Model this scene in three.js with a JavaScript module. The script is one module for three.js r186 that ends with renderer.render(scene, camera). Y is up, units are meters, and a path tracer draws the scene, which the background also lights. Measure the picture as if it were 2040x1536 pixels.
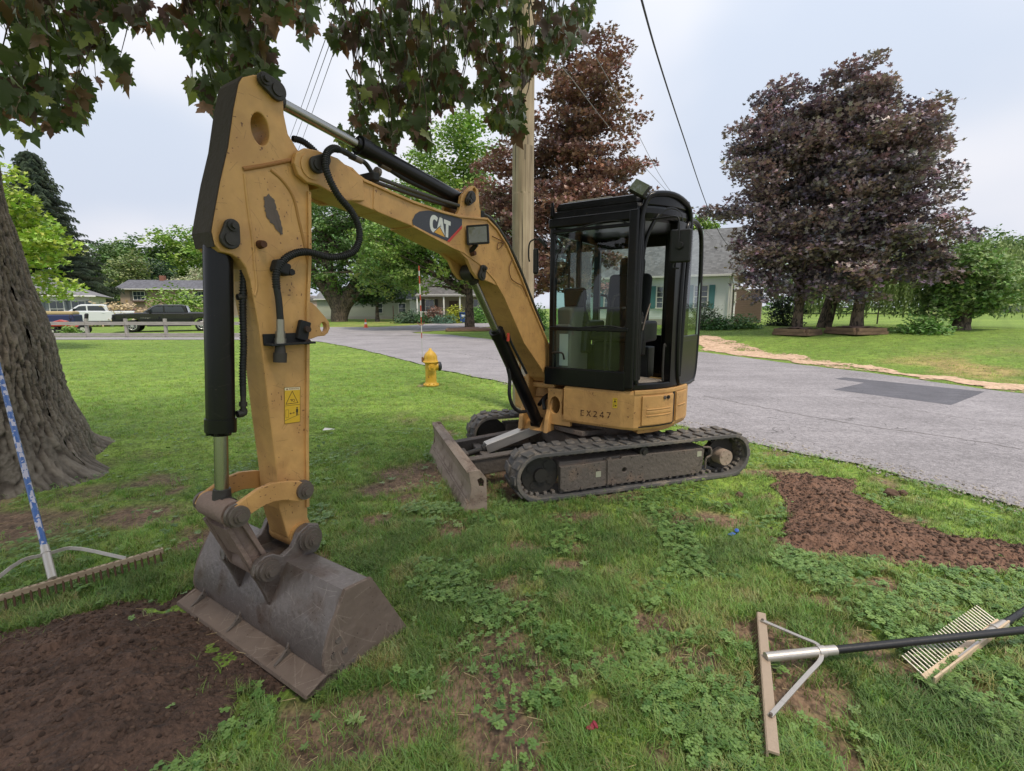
import * as THREE from 'three';
import { RoundedBoxGeometry } from 'three/addons/geometries/RoundedBoxGeometry.js';
import { mergeGeometries } from 'three/addons/utils/BufferGeometryUtils.js';

// ---------- camera, sky, sun, exposure ----------
const scene = new THREE.Scene();
const FPX = 950, CX = 1020, CY = 768, EYE = new THREE.Vector3(0, 1.6, 0), PITCH = Math.atan(150 / 950);
const camera = new THREE.PerspectiveCamera(2 * Math.atan(CY / FPX) * 180 / Math.PI, 2040 / 1536, 0.05, 1500);
camera.position.copy(EYE); camera.rotation.x = -PITCH;
const renderer = new THREE.WebGLRenderer({ antialias: true });
renderer.toneMapping = THREE.LinearToneMapping;
renderer.toneMappingExposure = 1.45;
renderer.shadowMap.enabled = true;

// ---------- noise ----------
function rngOf(seed) { let a = seed >>> 0; return () => { a = (a + 0x6D2B79F5) >>> 0; let t = a; t = Math.imul(t ^ (t >>> 15), t | 1); t ^= t + Math.imul(t ^ (t >>> 7), t | 61); return ((t ^ (t >>> 14)) >>> 0) / 4294967296; }; }
const HASH = new Float32Array(65536); { const r = rngOf(77); for (let i = 0; i < 65536; i++) HASH[i] = r(); }
const hsh = (x, y, s) => HASH[((x * 73 + y * 9277 + s * 2713) ^ (y * 151 + x * 31)) & 65535];
function vnoise(x, y, per = 0, s = 0) {
  let x0 = Math.floor(x), y0 = Math.floor(y); const fx = x - x0, fy = y - y0, u = fx * fx * (3 - 2 * fx), v = fy * fy * (3 - 2 * fy);
  let x1 = x0 + 1, y1 = y0 + 1;
  if (per) { x0 = ((x0 % per) + per) % per; x1 = ((x1 % per) + per) % per; y0 = ((y0 % per) + per) % per; y1 = ((y1 % per) + per) % per; }
  const a = hsh(x0, y0, s), b = hsh(x1, y0, s), c = hsh(x0, y1, s), d = hsh(x1, y1, s);
  return a + (b - a) * u + (c - a) * v + (a - b - c + d) * u * v;
}
function fbm(x, y, oct = 4, per = 0, s = 0) { let v = 0, a = 0.5, n = 0; for (let i = 0; i < oct; i++) { v += a * vnoise(x, y, per, s + i); n += a; a *= 0.5; x *= 2; y *= 2; per *= 2; } return v / n; }
const clamp = (x, a = 0, b = 1) => Math.min(b, Math.max(a, x)), sst = (a, b, x) => { const t = clamp((x - a) / (b - a)); return t * t * (3 - 2 * t); }, lerp = (a, b, t) => a + (b - a) * t;

{ // sky: thin bright overcast with faint bluer openings
  const w = 512, h = 256, d = new Float32Array(w * h * 4);
  for (let j = 0; j < h; j++) for (let i = 0; i < w; i++) {
    const el = ((j + 0.5) / h - 0.5) * Math.PI, az = (i + 0.5) / w * Math.PI * 2, up = Math.max(0.02, Math.sin(el));
    const px = Math.cos(az) / (up + 0.22), py = Math.sin(az) / (up + 0.22);
    const n = fbm(px * 1.1 + 40, py * 1.1 + 40, 5, 0, 3), c = sst(0.3, 0.68, n), b = 0.80 + 0.36 * up;
    let r = lerp(0.68, 0.93, c) * b, g = lerp(0.76, 0.94, c) * b, bl = lerp(0.90, 1.0, c) * b;
    const hz = Math.exp(-up * 7); r = lerp(r, 0.71, hz * 0.6); g = lerp(g, 0.73, hz * 0.6); bl = lerp(bl, 0.84, hz * 0.6);
    if (el < 0) { const k = sst(0, -0.25, el); r = lerp(r, 0.16, k); g = lerp(g, 0.17, k); bl = lerp(bl, 0.13, k); }
    const o = (j * w + i) * 4; d[o] = r * 0.76; d[o + 1] = g * 0.76; d[o + 2] = bl * 0.76; d[o + 3] = 1;
  }
  const sky = new THREE.DataTexture(d, w, h, THREE.RGBAFormat, THREE.FloatType);
  sky.mapping = THREE.EquirectangularReflectionMapping; sky.magFilter = sky.minFilter = THREE.LinearFilter; sky.wrapS = THREE.RepeatWrapping; sky.needsUpdate = true;
  scene.background = sky; scene.environment = sky;
}
const sun = new THREE.DirectionalLight(0xfff1dc, 2.3);
sun.position.set(6, 20, 3); sun.target.position.set(0, 0, -6); sun.castShadow = true; sun.shadow.radius = 20;
Object.assign(sun.shadow.camera, { left: -45, right: 45, top: 45, bottom: -45, near: 0.5, far: 120 }); sun.shadow.mapSize.set(2048, 2048);
scene.add(sun, sun.target);

// ---------- pixel of the photograph -> direction -> point on a known plane ----------
const CP = Math.cos(PITCH), SP = Math.sin(PITCH);
const rayOf = (x, y) => { const dx = (x - CX) / FPX, dy = (CY - y) / FPX; return new THREE.Vector3(dx, -SP + dy * CP, -CP - dy * SP); };
const atDepth = (x, y, z) => { const r = rayOf(x, y); return EYE.clone().addScaledVector(r, z / r.z); };           // z is negative in front
const project = (p) => { const q = p.clone().sub(EYE), zc = -q.y * SP - q.z * CP; return [CX + FPX * q.x / zc, CY - FPX * (q.y * CP - q.z * SP) / zc, zc]; };

// ---------- terrain ----------
const XE = [[0, 10.4], [-9, 9.9], [-12, 9.3], [-14, 8.5], [-18.3, 7.3], [-26, -0.9], [-31, -3.9], [-42, -1.5], [-70, 2], [-400, 2]];
function farEdgeX(z) { for (let i = 0; i < XE.length - 1; i++) if (z > XE[i + 1][0]) { const t = clamp((z - XE[i][0]) / (XE[i + 1][0] - XE[i][0])); return lerp(XE[i][1], XE[i + 1][1], t); } return 2; }
function groundH(x, z) {
  const lt = clamp(((x + 1.95) * 1.1 + (z + 2.53) * 0.75) / 1.7725), ld2 = (x + 1.95 - 1.1 * lt) ** 2 + (z + 2.53 - 0.75 * lt) ** 2;
  let h = -0.05 * Math.exp(-ld2 / 0.06) - 0.06 * Math.exp(-((x + 0.52) ** 2 + (z + 2.28) ** 2) / 0.32);
  const s = x - farEdgeX(z) - 0.3; if (s > 0 && z < 3) h += Math.min(0.72, 0.045 * s * sst(0, 4, s)) * sst(3, -3, z);
  if (z < -30) h += Math.min(1.6, 0.014 * (-z - 30));
  return h;
}
function gp(x, y, lift = 0) { const r = rayOf(x, y), above = (t) => EYE.y + r.y * t - groundH(r.x * t, r.z * t); let a = 0.8, b = a; while (b < 150 && above(b) > 0) { a = b; b *= 1.01; } for (let i = 0; i < 30; i++) { const m = (a + b) / 2; above(m) > 0 ? a = m : b = m; } return onGround(r.x * b, r.z * b, lift); }
const onGround = (x, z, lift = 0) => new THREE.Vector3(x, groundH(x, z) + lift, z);

// ---------- geometry helpers ----------
function prep(g) { const n = g.index ? g.toNonIndexed() : g; for (const k of Object.keys(n.attributes)) if (!['position', 'normal', 'uv', 'color'].includes(k)) n.deleteAttribute(k); n.morphAttributes = {}; if (!n.attributes.normal) n.computeVertexNormals(); return n; }
function boxUV(g, s = 1) { // planar uv in metres by the facet's main direction
  g = prep(g); const p = g.attributes.position, uv = new Float32Array(p.count * 2), a = new THREE.Vector3(), b = new THREE.Vector3(), c = new THREE.Vector3();
  for (let i = 0; i < p.count; i += 3) {
    a.fromBufferAttribute(p, i); b.fromBufferAttribute(p, i + 1).sub(a); c.fromBufferAttribute(p, i + 2).sub(a); b.cross(c);
    const X = Math.abs(b.x), Y = Math.abs(b.y), Z = Math.abs(b.z);
    for (let k = 0; k < 3; k++) { const x = p.getX(i + k), y = p.getY(i + k), z = p.getZ(i + k); let u, v; if (Z >= X && Z >= Y) { u = x; v = y; } else if (X >= Y) { u = z; v = y; } else { u = x; v = z; } uv[(i + k) * 2] = u * s; uv[(i + k) * 2 + 1] = v * s; }
  }
  g.setAttribute('uv', new THREE.BufferAttribute(uv, 2)); return g;
}
const V = (x, y, z) => new THREE.Vector3(x, y, z), v3 = (a) => a.isVector3 ? a : new THREE.Vector3(...a);
function box(w, h, d, x = 0, y = 0, z = 0, rx = 0, ry = 0, rz = 0, r = -1) {
  const m = Math.min(w, h, d); if (r < 0) r = Math.min(0.012, m * 0.22);
  const g = r > 0 ? new RoundedBoxGeometry(w, h, d, 2, r) : new THREE.BoxGeometry(w, h, d);
  if (rz) g.rotateZ(rz); if (rx) g.rotateX(rx); if (ry) g.rotateY(ry); g.translate(x, y, z); return prep(g);
}
function cyl(a, b, r1, r2 = r1, seg = 20, caps = true) {
  a = v3(a); b = v3(b); const d = b.clone().sub(a), L = d.length(), g = new THREE.CylinderGeometry(r2, r1, L, seg, 1, !caps);
  g.applyQuaternion(new THREE.Quaternion().setFromUnitVectors(V(0, 1, 0), d.normalize())); const m = a.clone().add(b).multiplyScalar(0.5); g.translate(m.x, m.y, m.z); return prep(g);
}
function bar(a, b, w, h, upv = V(0, 1, 0)) { // rectangular bar from a to b
  a = v3(a); b = v3(b); const d = b.clone().sub(a), L = d.length(), x = d.normalize(), z = new THREE.Vector3().crossVectors(x, upv).normalize(), y = new THREE.Vector3().crossVectors(z, x);
  const g = new RoundedBoxGeometry(L, h, w, 2, Math.min(w, h) * 0.18); g.applyMatrix4(new THREE.Matrix4().makeBasis(x, y, z)); const m = a.clone().add(b).multiplyScalar(0.5); g.translate(m.x, m.y, m.z); return prep(g);
}
function tube(pts, r, seg = 32, rad = 8, closed = false) { return prep(new THREE.TubeGeometry(new THREE.CatmullRomCurve3(pts.map(v3), closed, 'centripetal'), seg, r, rad, closed)); }
function taperTube(pts, r0, r1, seg = 24, rad = 8, wob = 0, sd = 0, pw = 1) {
  const c = new THREE.CatmullRomCurve3(pts.map(v3)), g = new THREE.TubeGeometry(c, seg, 1, rad, false), p = g.attributes.position;
  for (let i = 0; i <= seg; i++) { const t = i / seg, o = c.getPointAt(t), r = lerp(r0, r1, Math.pow(t, pw)); for (let j = 0; j <= rad; j++) { const k = i * (rad + 1) + j, w = 1 + wob * (vnoise(i * 0.5 + sd, (j % rad) * 1.3, 0, sd) - 0.5); p.setXYZ(k, o.x + (p.getX(k) - o.x) * r * w, o.y + (p.getY(k) - o.y) * r * w, o.z + (p.getZ(k) - o.z) * r * w); } }
  g.computeVertexNormals(); return prep(g);
}
function shapeOf(pts, smooth = false) {
  const s = new THREE.Shape(); let q = pts.map((p) => new THREE.Vector2(p[0], p[1]));
  if (smooth) q = new THREE.CatmullRomCurve3(q.map((p) => V(p.x, p.y, 0)), true, 'centripetal').getPoints(pts.length * 4).slice(0, -1).map((p) => new THREE.Vector2(p.x, p.y));
  if (THREE.ShapeUtils.area(q) < 0) q.reverse(); s.setFromPoints(q); return s;
}
const circlePts = (x, y, rx, ry = rx, n = 24) => Array.from({ length: n }, (_, i) => [x + rx * Math.cos(i / n * 6.28318), y + ry * Math.sin(i / n * 6.28318)]);
function extr(pts, th, { z = 0, bevel = 0.004, holes = [], smooth = false } = {}) {
  const s = shapeOf(pts, smooth); for (const h of holes) { const q = h.map((p) => new THREE.Vector2(p[0], p[1])); if (THREE.ShapeUtils.area(q) > 0) q.reverse(); s.holes.push(new THREE.Path(q)); }
  const b = Math.min(bevel, th * 0.4), g = new THREE.ExtrudeGeometry(s, { depth: th - 2 * b, bevelEnabled: b > 0, bevelThickness: b, bevelSize: b, bevelOffset: -b, bevelSegments: 2, curveSegments: 12 });
  g.translate(0, 0, z - th / 2 + b); return prep(g);
}
function strip(pts, t, w, z = 0) { // thin plate that follows a polyline in the xy plane, width w along z
  const a = [], b = []; for (let i = 0; i < pts.length; i++) { const p = pts[Math.max(0, i - 1)], q = pts[Math.min(pts.length - 1, i + 1)], dx = q[0] - p[0], dy = q[1] - p[1], L = Math.hypot(dx, dy); a.push([pts[i][0] - dy / L * t / 2, pts[i][1] + dx / L * t / 2]); b.push([pts[i][0] + dy / L * t / 2, pts[i][1] - dx / L * t / 2]); }
  return extr([...a, ...b.reverse()], w, { z, bevel: Math.min(0.003, t * 0.3) });
}
function lathe(pts, seg = 28) { return prep(new THREE.LatheGeometry(pts.map((p) => new THREE.Vector2(p[0], p[1])), seg)); }
const put = (g, x = 0, y = 0, z = 0, rx = 0, ry = 0, rz = 0) => { if (rz) g.rotateZ(rz); if (rx) g.rotateX(rx); if (ry) g.rotateY(ry); g.translate(x, y, z); return g; };

// ---------- naming ----------
const taken = {};
function numbered(n) { const k = taken[n] = (taken[n] ?? -1) + 1; return k ? n + '_' + String(k).padStart(3, '0') : n; }
function tag(o, label, category, group, kind) { Object.assign(o.userData, { label, category }); if (group) o.userData.group = group; if (kind) o.userData.kind = kind; return o; }
function mesh(name, geos, mat, parent, uvs = 1) {
  let g = Array.isArray(geos) ? geos : [geos]; g = g.map((q) => uvs ? boxUV(q, uvs) : prep(q)); const all = g.some((q) => q.attributes.color); if (!all) g.forEach((q) => q.deleteAttribute('color'));
  const m = new THREE.Mesh(g.length > 1 ? mergeGeometries(g) : g[0], mat); m.castShadow = m.receiveShadow = true;
  m.name = parent ? name : numbered(name); (parent ?? scene).add(m); return m;
}
function thing(name, label, category, pos = [0, 0, 0], ry = 0, group) { const g = new THREE.Group(); g.name = numbered(name); const p = v3(pos); g.position.copy(p); g.rotation.y = ry; scene.add(g); return tag(g, label, category, group); }
function partGroup(name, parent, ry = 0) { const g = new THREE.Group(); g.name = name; g.rotation.y = ry; parent.add(g); return g; }
function structure(name, geos, mat, uvs = 1) { const m = mesh(name, geos, mat, null, uvs); m.userData.kind = 'structure'; return m; }

// ---------- textures ----------
function dtex(w, h, fn, srgb = true) {
  const d = new Uint8Array(w * h * 4); for (let j = 0; j < h; j++) for (let i = 0; i < w; i++) { const c = fn(i / w, j / h), o = (j * w + i) * 4; if (typeof c === 'number') d[o] = d[o + 1] = d[o + 2] = clamp(c, 0, 255); else { d[o] = clamp(c[0], 0, 255); d[o + 1] = clamp(c[1], 0, 255); d[o + 2] = clamp(c[2], 0, 255); } d[o + 3] = 255; }
  const t = new THREE.DataTexture(d, w, h); if (srgb) t.colorSpace = THREE.SRGBColorSpace; t.wrapS = t.wrapT = THREE.RepeatWrapping; t.magFilter = THREE.LinearFilter; t.minFilter = THREE.LinearMipmapLinearFilter; t.generateMipmaps = true; t.needsUpdate = true; return t;
}
const rep = (t, x, y = x) => { const c = t.clone(); c.repeat.set(x, y); c.needsUpdate = true; return c; };
const mix3 = (a, b, t) => [lerp(a[0], b[0], t), lerp(a[1], b[1], t), lerp(a[2], b[2], t)];
const std = (color, roughness = 0.8, o = {}) => new THREE.MeshStandardMaterial({ color, roughness, ...o });
const phys = (color, roughness = 0.8, o = {}) => new THREE.MeshPhysicalMaterial({ color, roughness, ...o });
const ctex = (w, h, draw) => { const c = document.createElement('canvas'); c.width = w; c.height = h; draw(c.getContext('2d')); const t = new THREE.CanvasTexture(c); t.colorSpace = THREE.SRGBColorSpace; return t; };

const bumpFine = dtex(512, 512, (x, y) => 255 * fbm(x * 32, y * 32, 4, 32, 5), false);
const bumpCoarse = dtex(512, 512, (x, y) => 255 * fbm(x * 10, y * 10, 6, 10, 9), false);
function wearTex(base, dirt, rust, o = {}) { // paint with blotches, grime in patches, chips and scratches (tile of 1.6 m)
  const { chips = 0.80, grime = 0.5, scratch = 90, size = 1024, seed = 1, line = rust } = o; const R = rngOf(seed * 91 + 5), lines = new Uint8Array(size * size);
  for (let k = 0; k < scratch; k++) { let x = R() * size, y = R() * size; const a = R() * 6.28, L = 10 + R() * R() * 110, c = (R() - 0.5) * 0.02; for (let s = 0; s < L; s++) { lines[((y | 0) & (size - 1)) * size + ((x | 0) & (size - 1))] = 130 + 100 * R(); x += Math.cos(a + c * s); y += Math.sin(a + c * s); } }
  return dtex(size, size, (x, y) => {
    const n = fbm(x * 6, y * 6, 5, 6, seed), n2 = fbm(x * 40, y * 40, 3, 40, seed + 3), n3 = fbm(x * 14, y * 14, 4, 14, seed + 7), n4 = fbm(x * 130, y * 130, 2, 130, seed + 8);
    let c = mix3(base, base.map((v) => v * 0.88), n); c = c.map((v) => v * (0.96 + 0.08 * n2));
    c = mix3(c, dirt, grime * sst(0.5, 0.78, n3) * (0.4 + 0.6 * n2));
    const ch = sst(chips, chips + 0.04, n4 * 0.72 + n3 * 0.3); c = mix3(c, rust, ch);
    const L = lines[((y * size) | 0) * size + ((x * size) | 0)]; if (L) c = mix3(c, line, L / 400); return c;
  });
}
const sc = 1 / 1.6;
const T = {
  yellow: wearTex([210, 162, 100], [164, 120, 74], [110, 74, 48], { seed: 2, chips: 0.79, grime: 0.5, scratch: 260 }),
  black: wearTex([14, 14, 17], [58, 54, 50], [70, 60, 52], { size: 512, seed: 4, chips: 0.82, grime: 0.2 }),
  steel: wearTex([126, 117, 113], [92, 76, 66], [66, 50, 42], { seed: 6, chips: 0.8, grime: 0.8, scratch: 900, line: [186, 178, 170] }),
  mudDark: wearTex([122, 106, 95], [88, 72, 62], [66, 54, 48], { size: 512, seed: 9, chips: 0.76, grime: 0.9, scratch: 350, line: [164, 150, 136] }),
  mud: wearTex([166, 148, 133], [112, 93, 80], [96, 80, 70], { seed: 8, chips: 0.74, grime: 0.9, scratch: 500 }),
  frame: wearTex([108, 99, 92], [128, 108, 94], [46, 40, 37], { size: 512, seed: 10, chips: 0.72, grime: 0.9, scratch: 120 }),
  rubber: wearTex([96, 94, 93], [160, 145, 128], [40, 40, 41], { size: 512, seed: 12, chips: 0.8, grime: 0.8, scratch: 40 }),
};
for (const k in T) T[k].repeat.set(sc, sc);
const bf = rep(bumpFine, 1.3), bc = rep(bumpCoarse, 0.9);
const M = {
  yellow: std(0xffffff, 0.5, { map: T.yellow, bumpMap: bf, bumpScale: 0.0015 }),
  black: phys(0xffffff, 0.3, { map: T.black, specularIntensity: 0.55, clearcoat: 0.12, clearcoatRoughness: 0.2 }),
  blackMatt: std(0xffffff, 0.7, { map: T.black }),
  plastic: std(0x161618, 0.5, { bumpMap: bf, bumpScale: 0.0008 }),
  steel: std(0xffffff, 0.42, { map: T.steel, metalness: 0.4, bumpMap: bf, bumpScale: 0.003 }),
  mud: std(0xffffff, 0.8, { map: T.mud, bumpMap: bc, bumpScale: 0.012 }),
  mudDark: std(0xffffff, 0.75, { map: T.mudDark, bumpMap: bc, bumpScale: 0.012 }),
  frame: std(0xffffff, 0.8, { map: T.frame, bumpMap: bf, bumpScale: 0.006 }),
  rubber: std(0xffffff, 0.85, { map: T.rubber, bumpMap: bf, bumpScale: 0.004 }),
  chrome: std(0xa2a19c, 0.27, { metalness: 1 }),
  dark: std(0x17181a, 0.75), hose: std(0x1d1e20, 0.6, { bumpMap: bf, bumpScale: 0.001 }),
  pin: std(0x6d635c, 0.5, { metalness: 0.4, bumpMap: bf, bumpScale: 0.002 }), pinDark: std(0x35322f, 0.55, { metalness: 0.2, bumpMap: bf, bumpScale: 0.002 }),
  alu: std(0xc3bdb6, 0.42, { metalness: 0.65, bumpMap: bf, bumpScale: 0.001 }),
  glass: phys(0xe6f0ed, 0.03, { transmission: 1, thickness: 0, ior: 1.5 }),
  glassTint: phys(0xb4d6cd, 0.03, { transmission: 1, thickness: 0, ior: 1.5 }),
  glassDark: phys(0x202a2e, 0.05, { clearcoat: 1 }),
  white: std(0xdcdcd8, 0.6), concrete: std(0xa8a49c, 0.9),
};
// ---------- ground regions ----------
const inPoly = (P, x, z) => { let c = false; for (let i = 0, j = P.length - 1; i < P.length; j = i++) if ((P[i][1] > z) !== (P[j][1] > z) && x < (P[j][0] - P[i][0]) * (z - P[i][1]) / (P[j][1] - P[i][1]) + P[i][0]) c = !c; return c; };
const edgeDist = (P, x, z) => { let m = 1e9; for (let i = 0, j = P.length - 1; i < P.length; j = i++) { const ax = P[j][0], az = P[j][1], bx = P[i][0] - ax, bz = P[i][1] - az, t = clamp(((x - ax) * bx + (z - az) * bz) / (bx * bx + bz * bz)); m = Math.min(m, Math.hypot(x - ax - bx * t, z - az - bz * t)); } return m; };
const ROAD = [[8.6, 3.5], [6.2, -0.4], [4.16, -3.67], [3.99, -4.11], [3.59, -4.82], [2.93, -5.63], [1.4, -8.0], [-0.22, -10.57], [-1.91, -12.84], [-4.79, -17.45], [-7.42, -21.38], [-9.93, -24.6], [-13, -26.0], [-16.75, -26.2], [-23.5, -26.2], [-60, -26], [-60, -28.4], [-18.4, -28.6], [-17.7, -30], [-3.3, -30], [-0.96, -26.2], [3.2, -22.4], [7.33, -18.3], [8.54, -13.9], [9.31, -12], [9.6, -9.7], [9.9, -9], [11.5, -4], [14, 3.5]];
const SIDE = [[-17.7, -30], [-3.3, -30], [-3.9, -30.9], [-6.5, -32.6], [-7.1, -33.8], [-5.2, -36], [-1.9, -41.8], [-0.5, -50], [-7.4, -50], [-9.6, -44], [-11.4, -41.2], [-16.6, -41.0]];
const PATCH = [[1662, 756], [1683, 753], [1962, 782], [1894, 809], [1660, 778], [1722, 764]].map(([x, y]) => { const p = gp(x, y); return [p.x, p.z]; });
const SAND = [[8.2, -24], [7.75, -18.3], [8.8, -14], [9.5, -12], [9.8, -9.9], [10.1, -8.4], [10.9, -8.8], [10.6, -10.8], [10.2, -11.9], [10.2, -14], [9.7, -18], [9.8, -24]];
const SOIL_L = [[-3.6, -1.75], [-2.53, -2.14], [-2.22, -2.38], [-1.86, -2.66], [-1.2, -2.22], [-0.92, -2.0], [-1.1, -1.8], [-1.2, -1.62], [-1.2, -1.35], [-1.1, -0.6], [-3.6, -0.5]];
const SOIL_R = [[2.46, -4.44], [2.82, -4.51], [3.22, -4.3], [3.0, -3.99], [2.96, -3.44], [3.04, -3.27], [3.5, -3.07], [4.3, -2.8], [3.9, -2.5], [3.23, -2.74], [2.49, -2.8], [1.98, -2.9], [1.77, -3.14], [1.98, -3.27], [2.29, -3.83]];
const BARE = [[1.59, -3.5, 0.3, 0.2], [-0.21, -2.03, 0.13, 0.1], [0.72, -2.25, 0.22, 0.2], [0.86, -1.98, 0.24, 0.16], [0.10, -3.05, 0.2, 0.12], [0.32, -2.85, 0.2, 0.12], [-1.0, -4.4, 0.45, 0.5], [0.2, -4.4, 0.9, 0.7], [1.22, -1.5, 0.12, 0.2], [0.05, -2.45, 0.16, 0.1], [-3.9, -3.3, 0.9, 0.6], [-3.0, -3.6, 0.4, 0.3], [-1.75, -10.15, 0.35, 0.28], [1.75, -2.45, 0.22, 0.1], [0.5, -3.55, 0.3, 0.12], [-0.45, -3.4, 0.2, 0.2], [2.55, -4.62, 0.5, 0.12], [0.35, -1.75, 0.1, 0.08], [0.55, -1.5, 0.1, 0.07]];
const jit = (x, z, a, f, s) => [x + a * (fbm(x * f, z * f, 3, 0, s) - 0.5), z + a * (fbm(x * f + 31, z * f + 17, 3, 0, s) - 0.5)];
function bareness(x, z) {
  let b = 0; const n = fbm(x * 2.3 + 11, z * 2.3 + 7, 4, 0, 21);
  for (const [cx, cz, rx, rz] of BARE) { const d = Math.hypot((x - cx) / rx, (z - cz) / rz); if (d < 2) b = Math.max(b, 1 - sst(0.55, 1.15, d + (n - 0.5) * 1.5)); }
  const worn = sst(6.5, 3.8, Math.hypot(x - 0.6, (z + 2.6) * 1.1));
  b = Math.max(b, worn * sst(0.64, 0.74, n));
  return b;
}
const nearTree = (x, z) => sst(2.6, 1.2, Math.hypot(x + 4.4, z + 4));
const soilAt = (x, z) => { const [jx, jz] = jit(x, z, 0.22, 6, 31); return inPoly(SOIL_L, jx, jz) || inPoly(SOIL_R, jx, jz); };
const C_ = (r, g, b) => { const c = new THREE.Color().setRGB(r / 255, g / 255, b / 255, THREE.SRGBColorSpace); return [c.r, c.g, c.b]; };
const lawnTint = { green: C_(146, 172, 72), deep: C_(112, 144, 54), dry: C_(182, 162, 104), earth: C_(164, 134, 110), dark: C_(104, 86, 68) };
function lawnColor(x, z) {
  const n = fbm(x * 0.35 + 5, z * 0.35, 4, 0, 41), n2 = fbm(x * 3, z * 3, 3, 0, 45);
  let c = mix3(lawnTint.green, lawnTint.deep, clamp(n * 1.3 - 0.2));
  if (z < -4 && x < 0) c = mix3(c, lawnTint.deep, 0.35 * sst(0.45, 0.55, 0.5 + 0.5 * Math.sin((z * 0.96 + x * 0.2) * 3.3)));           // mower passes
  const dead = sst(0.42, 0.6, fbm(x * 0.5, z * 0.5 + 9, 3, 0, 51)) * sst(9.5, 12, x) * sst(-17, -12.5, z) + 0.75 * sst(0.5, 0.62, n2) * sst(-32, -36, z) * sst(-20, -14, x) * sst(-2, -8, x);
  c = mix3(c, lawnTint.dry, clamp(dead));
  return mix3(c, mix3(lawnTint.earth, lawnTint.dark, 0.25 + 0.4 * n2), bareness(x, z) * (Math.hypot(x, z + 3) < 14 ? 1 : 0));
}
const detailTex = dtex(1024, 1024, (x, y) => { const a = fbm(x * 60, y * 60, 4, 60, 3), b = vnoise(x * 300, y * 120, 0, 8), c = fbm(x * 8, y * 8, 3, 8, 2); return 255 * clamp(0.60 + 0.5 * a + 0.3 * (b - 0.5) + 0.3 * (c - 0.5)); });
detailTex.repeat.set(0.5, 0.5);
const lawnBump = rep(dtex(512, 512, (x, y) => 255 * fbm(x * 48, y * 48, 3, 48, 13), false), 0.8);
{
  const N = 400, S = 420, K = 6.2, pos = [], col = [], uv = [], idx = [], w = (t) => S * Math.sinh(K * t) / Math.sinh(K);
  for (let j = 0; j <= N; j++) for (let i = 0; i <= N; i++) {
    const x = w(i / N * 2 - 1) + 0.3, z = w(j / N * 2 - 1) - 3.2, near = Math.hypot(x, z + 3);
    let h = groundH(x, z); if (near < 14) h += (fbm(x * 3, z * 3, 3, 0, 61) - 0.5) * 0.03 * sst(14, 8, near) * (inPoly(ROAD, x, z) ? 0 : 1) - 0.012 * bareness(x, z);
    if (inPoly(ROAD, x, z) || inPoly(SIDE, x, z)) h -= 0.02;
    pos.push(x, h, z); uv.push(x, z); col.push(...lawnColor(x, z));
    if (i < N && j < N) { const a = j * (N + 1) + i; idx.push(a, a + N + 1, a + 1, a + 1, a + N + 1, a + N + 2); }
  }
  const g = new THREE.BufferGeometry(); g.setIndex(idx); g.setAttribute('position', new THREE.Float32BufferAttribute(pos, 3)); g.setAttribute('uv', new THREE.Float32BufferAttribute(uv, 2)); g.setAttribute('color', new THREE.Float32BufferAttribute(col, 3)); g.computeVertexNormals();
  const m = new THREE.Mesh(g, std(0xffffff, 0.95, { map: detailTex, vertexColors: true, bumpMap: lawnBump, bumpScale: 0.02 })); m.name = 'ground'; m.receiveShadow = true; tag(m, 'mown green lawn with bare earthy patches around the digger', 'ground', null, 'structure'); scene.add(m);
}
// ---------- roads ----------
function ragged(P, step, amp, sd) { const o = []; P.forEach((p, i) => { const q = P[(i + 1) % P.length], L = Math.hypot(q[0] - p[0], q[1] - p[1]), n = Math.min(200, Math.max(1, Math.round(L / step))), nx = -(q[1] - p[1]) / L, nz = (q[0] - p[0]) / L; for (let k = 0; k < n; k++) { const t = k / n, a = L > 30 ? 0 : amp * (fbm((p[0] + (q[0] - p[0]) * t) * 2.2, (p[1] + (q[1] - p[1]) * t) * 2.2, 4, 0, sd) - 0.5) * 2; o.push([lerp(p[0], q[0], t) + nx * a, lerp(p[1], q[1], t) + nz * a]); } }); return o; }
function sheet(P, lift) { const g = new THREE.ShapeGeometry(new THREE.Shape(P.map((p) => new THREE.Vector2(p[0], -p[1])))); g.rotateX(-Math.PI / 2); const p = g.attributes.position; for (let i = 0; i < p.count; i++) p.setY(i, groundH(p.getX(i), p.getZ(i)) + lift); g.computeVertexNormals(); return g; }
const asphaltFn = (base, crack) => (x, y) => {
  const a = fbm(x * 220, y * 220, 2, 220, 3), b = fbm(x * 9, y * 9, 5, 9, 7), s = hsh((x * 1024) | 0, (y * 1024) | 0, 9), k = Math.abs(fbm(x * 7, y * 7, 5, 7, 17) - 0.5), st = fbm(x * 3, y * 40, 3, 0, 19);
  let v = 0.80 + 0.22 * a + 0.20 * (b - 0.5) + (s > 0.94 ? 0.22 : s < 0.06 ? -0.22 : 0) + 0.10 * (st - 0.5); if (crack && k < 0.0022 && b > 0.5) v *= 0.72; return [base[0] * v, base[1] * v, base[2] * v];
};
const asphaltBump = rep(dtex(512, 512, (x, y) => 255 * fbm(x * 120, y * 120, 3, 120, 23), false), 0.9);
const asphalt = dtex(1024, 1024, asphaltFn([158, 154, 158], true)); asphalt.repeat.set(0.13, 0.13);
const asphaltNew = dtex(512, 512, asphaltFn([104, 104, 112], false)); asphaltNew.repeat.set(0.4, 0.4);
M.road = std(0xffffff, 0.85, { map: asphalt, bumpMap: asphaltBump, bumpScale: 0.012 });
structure('road', sheet(ragged(ROAD, 0.12, 0.09, 3), 0.012), M.road).userData.label = 'worn grey asphalt road passing behind the digger';
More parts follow.
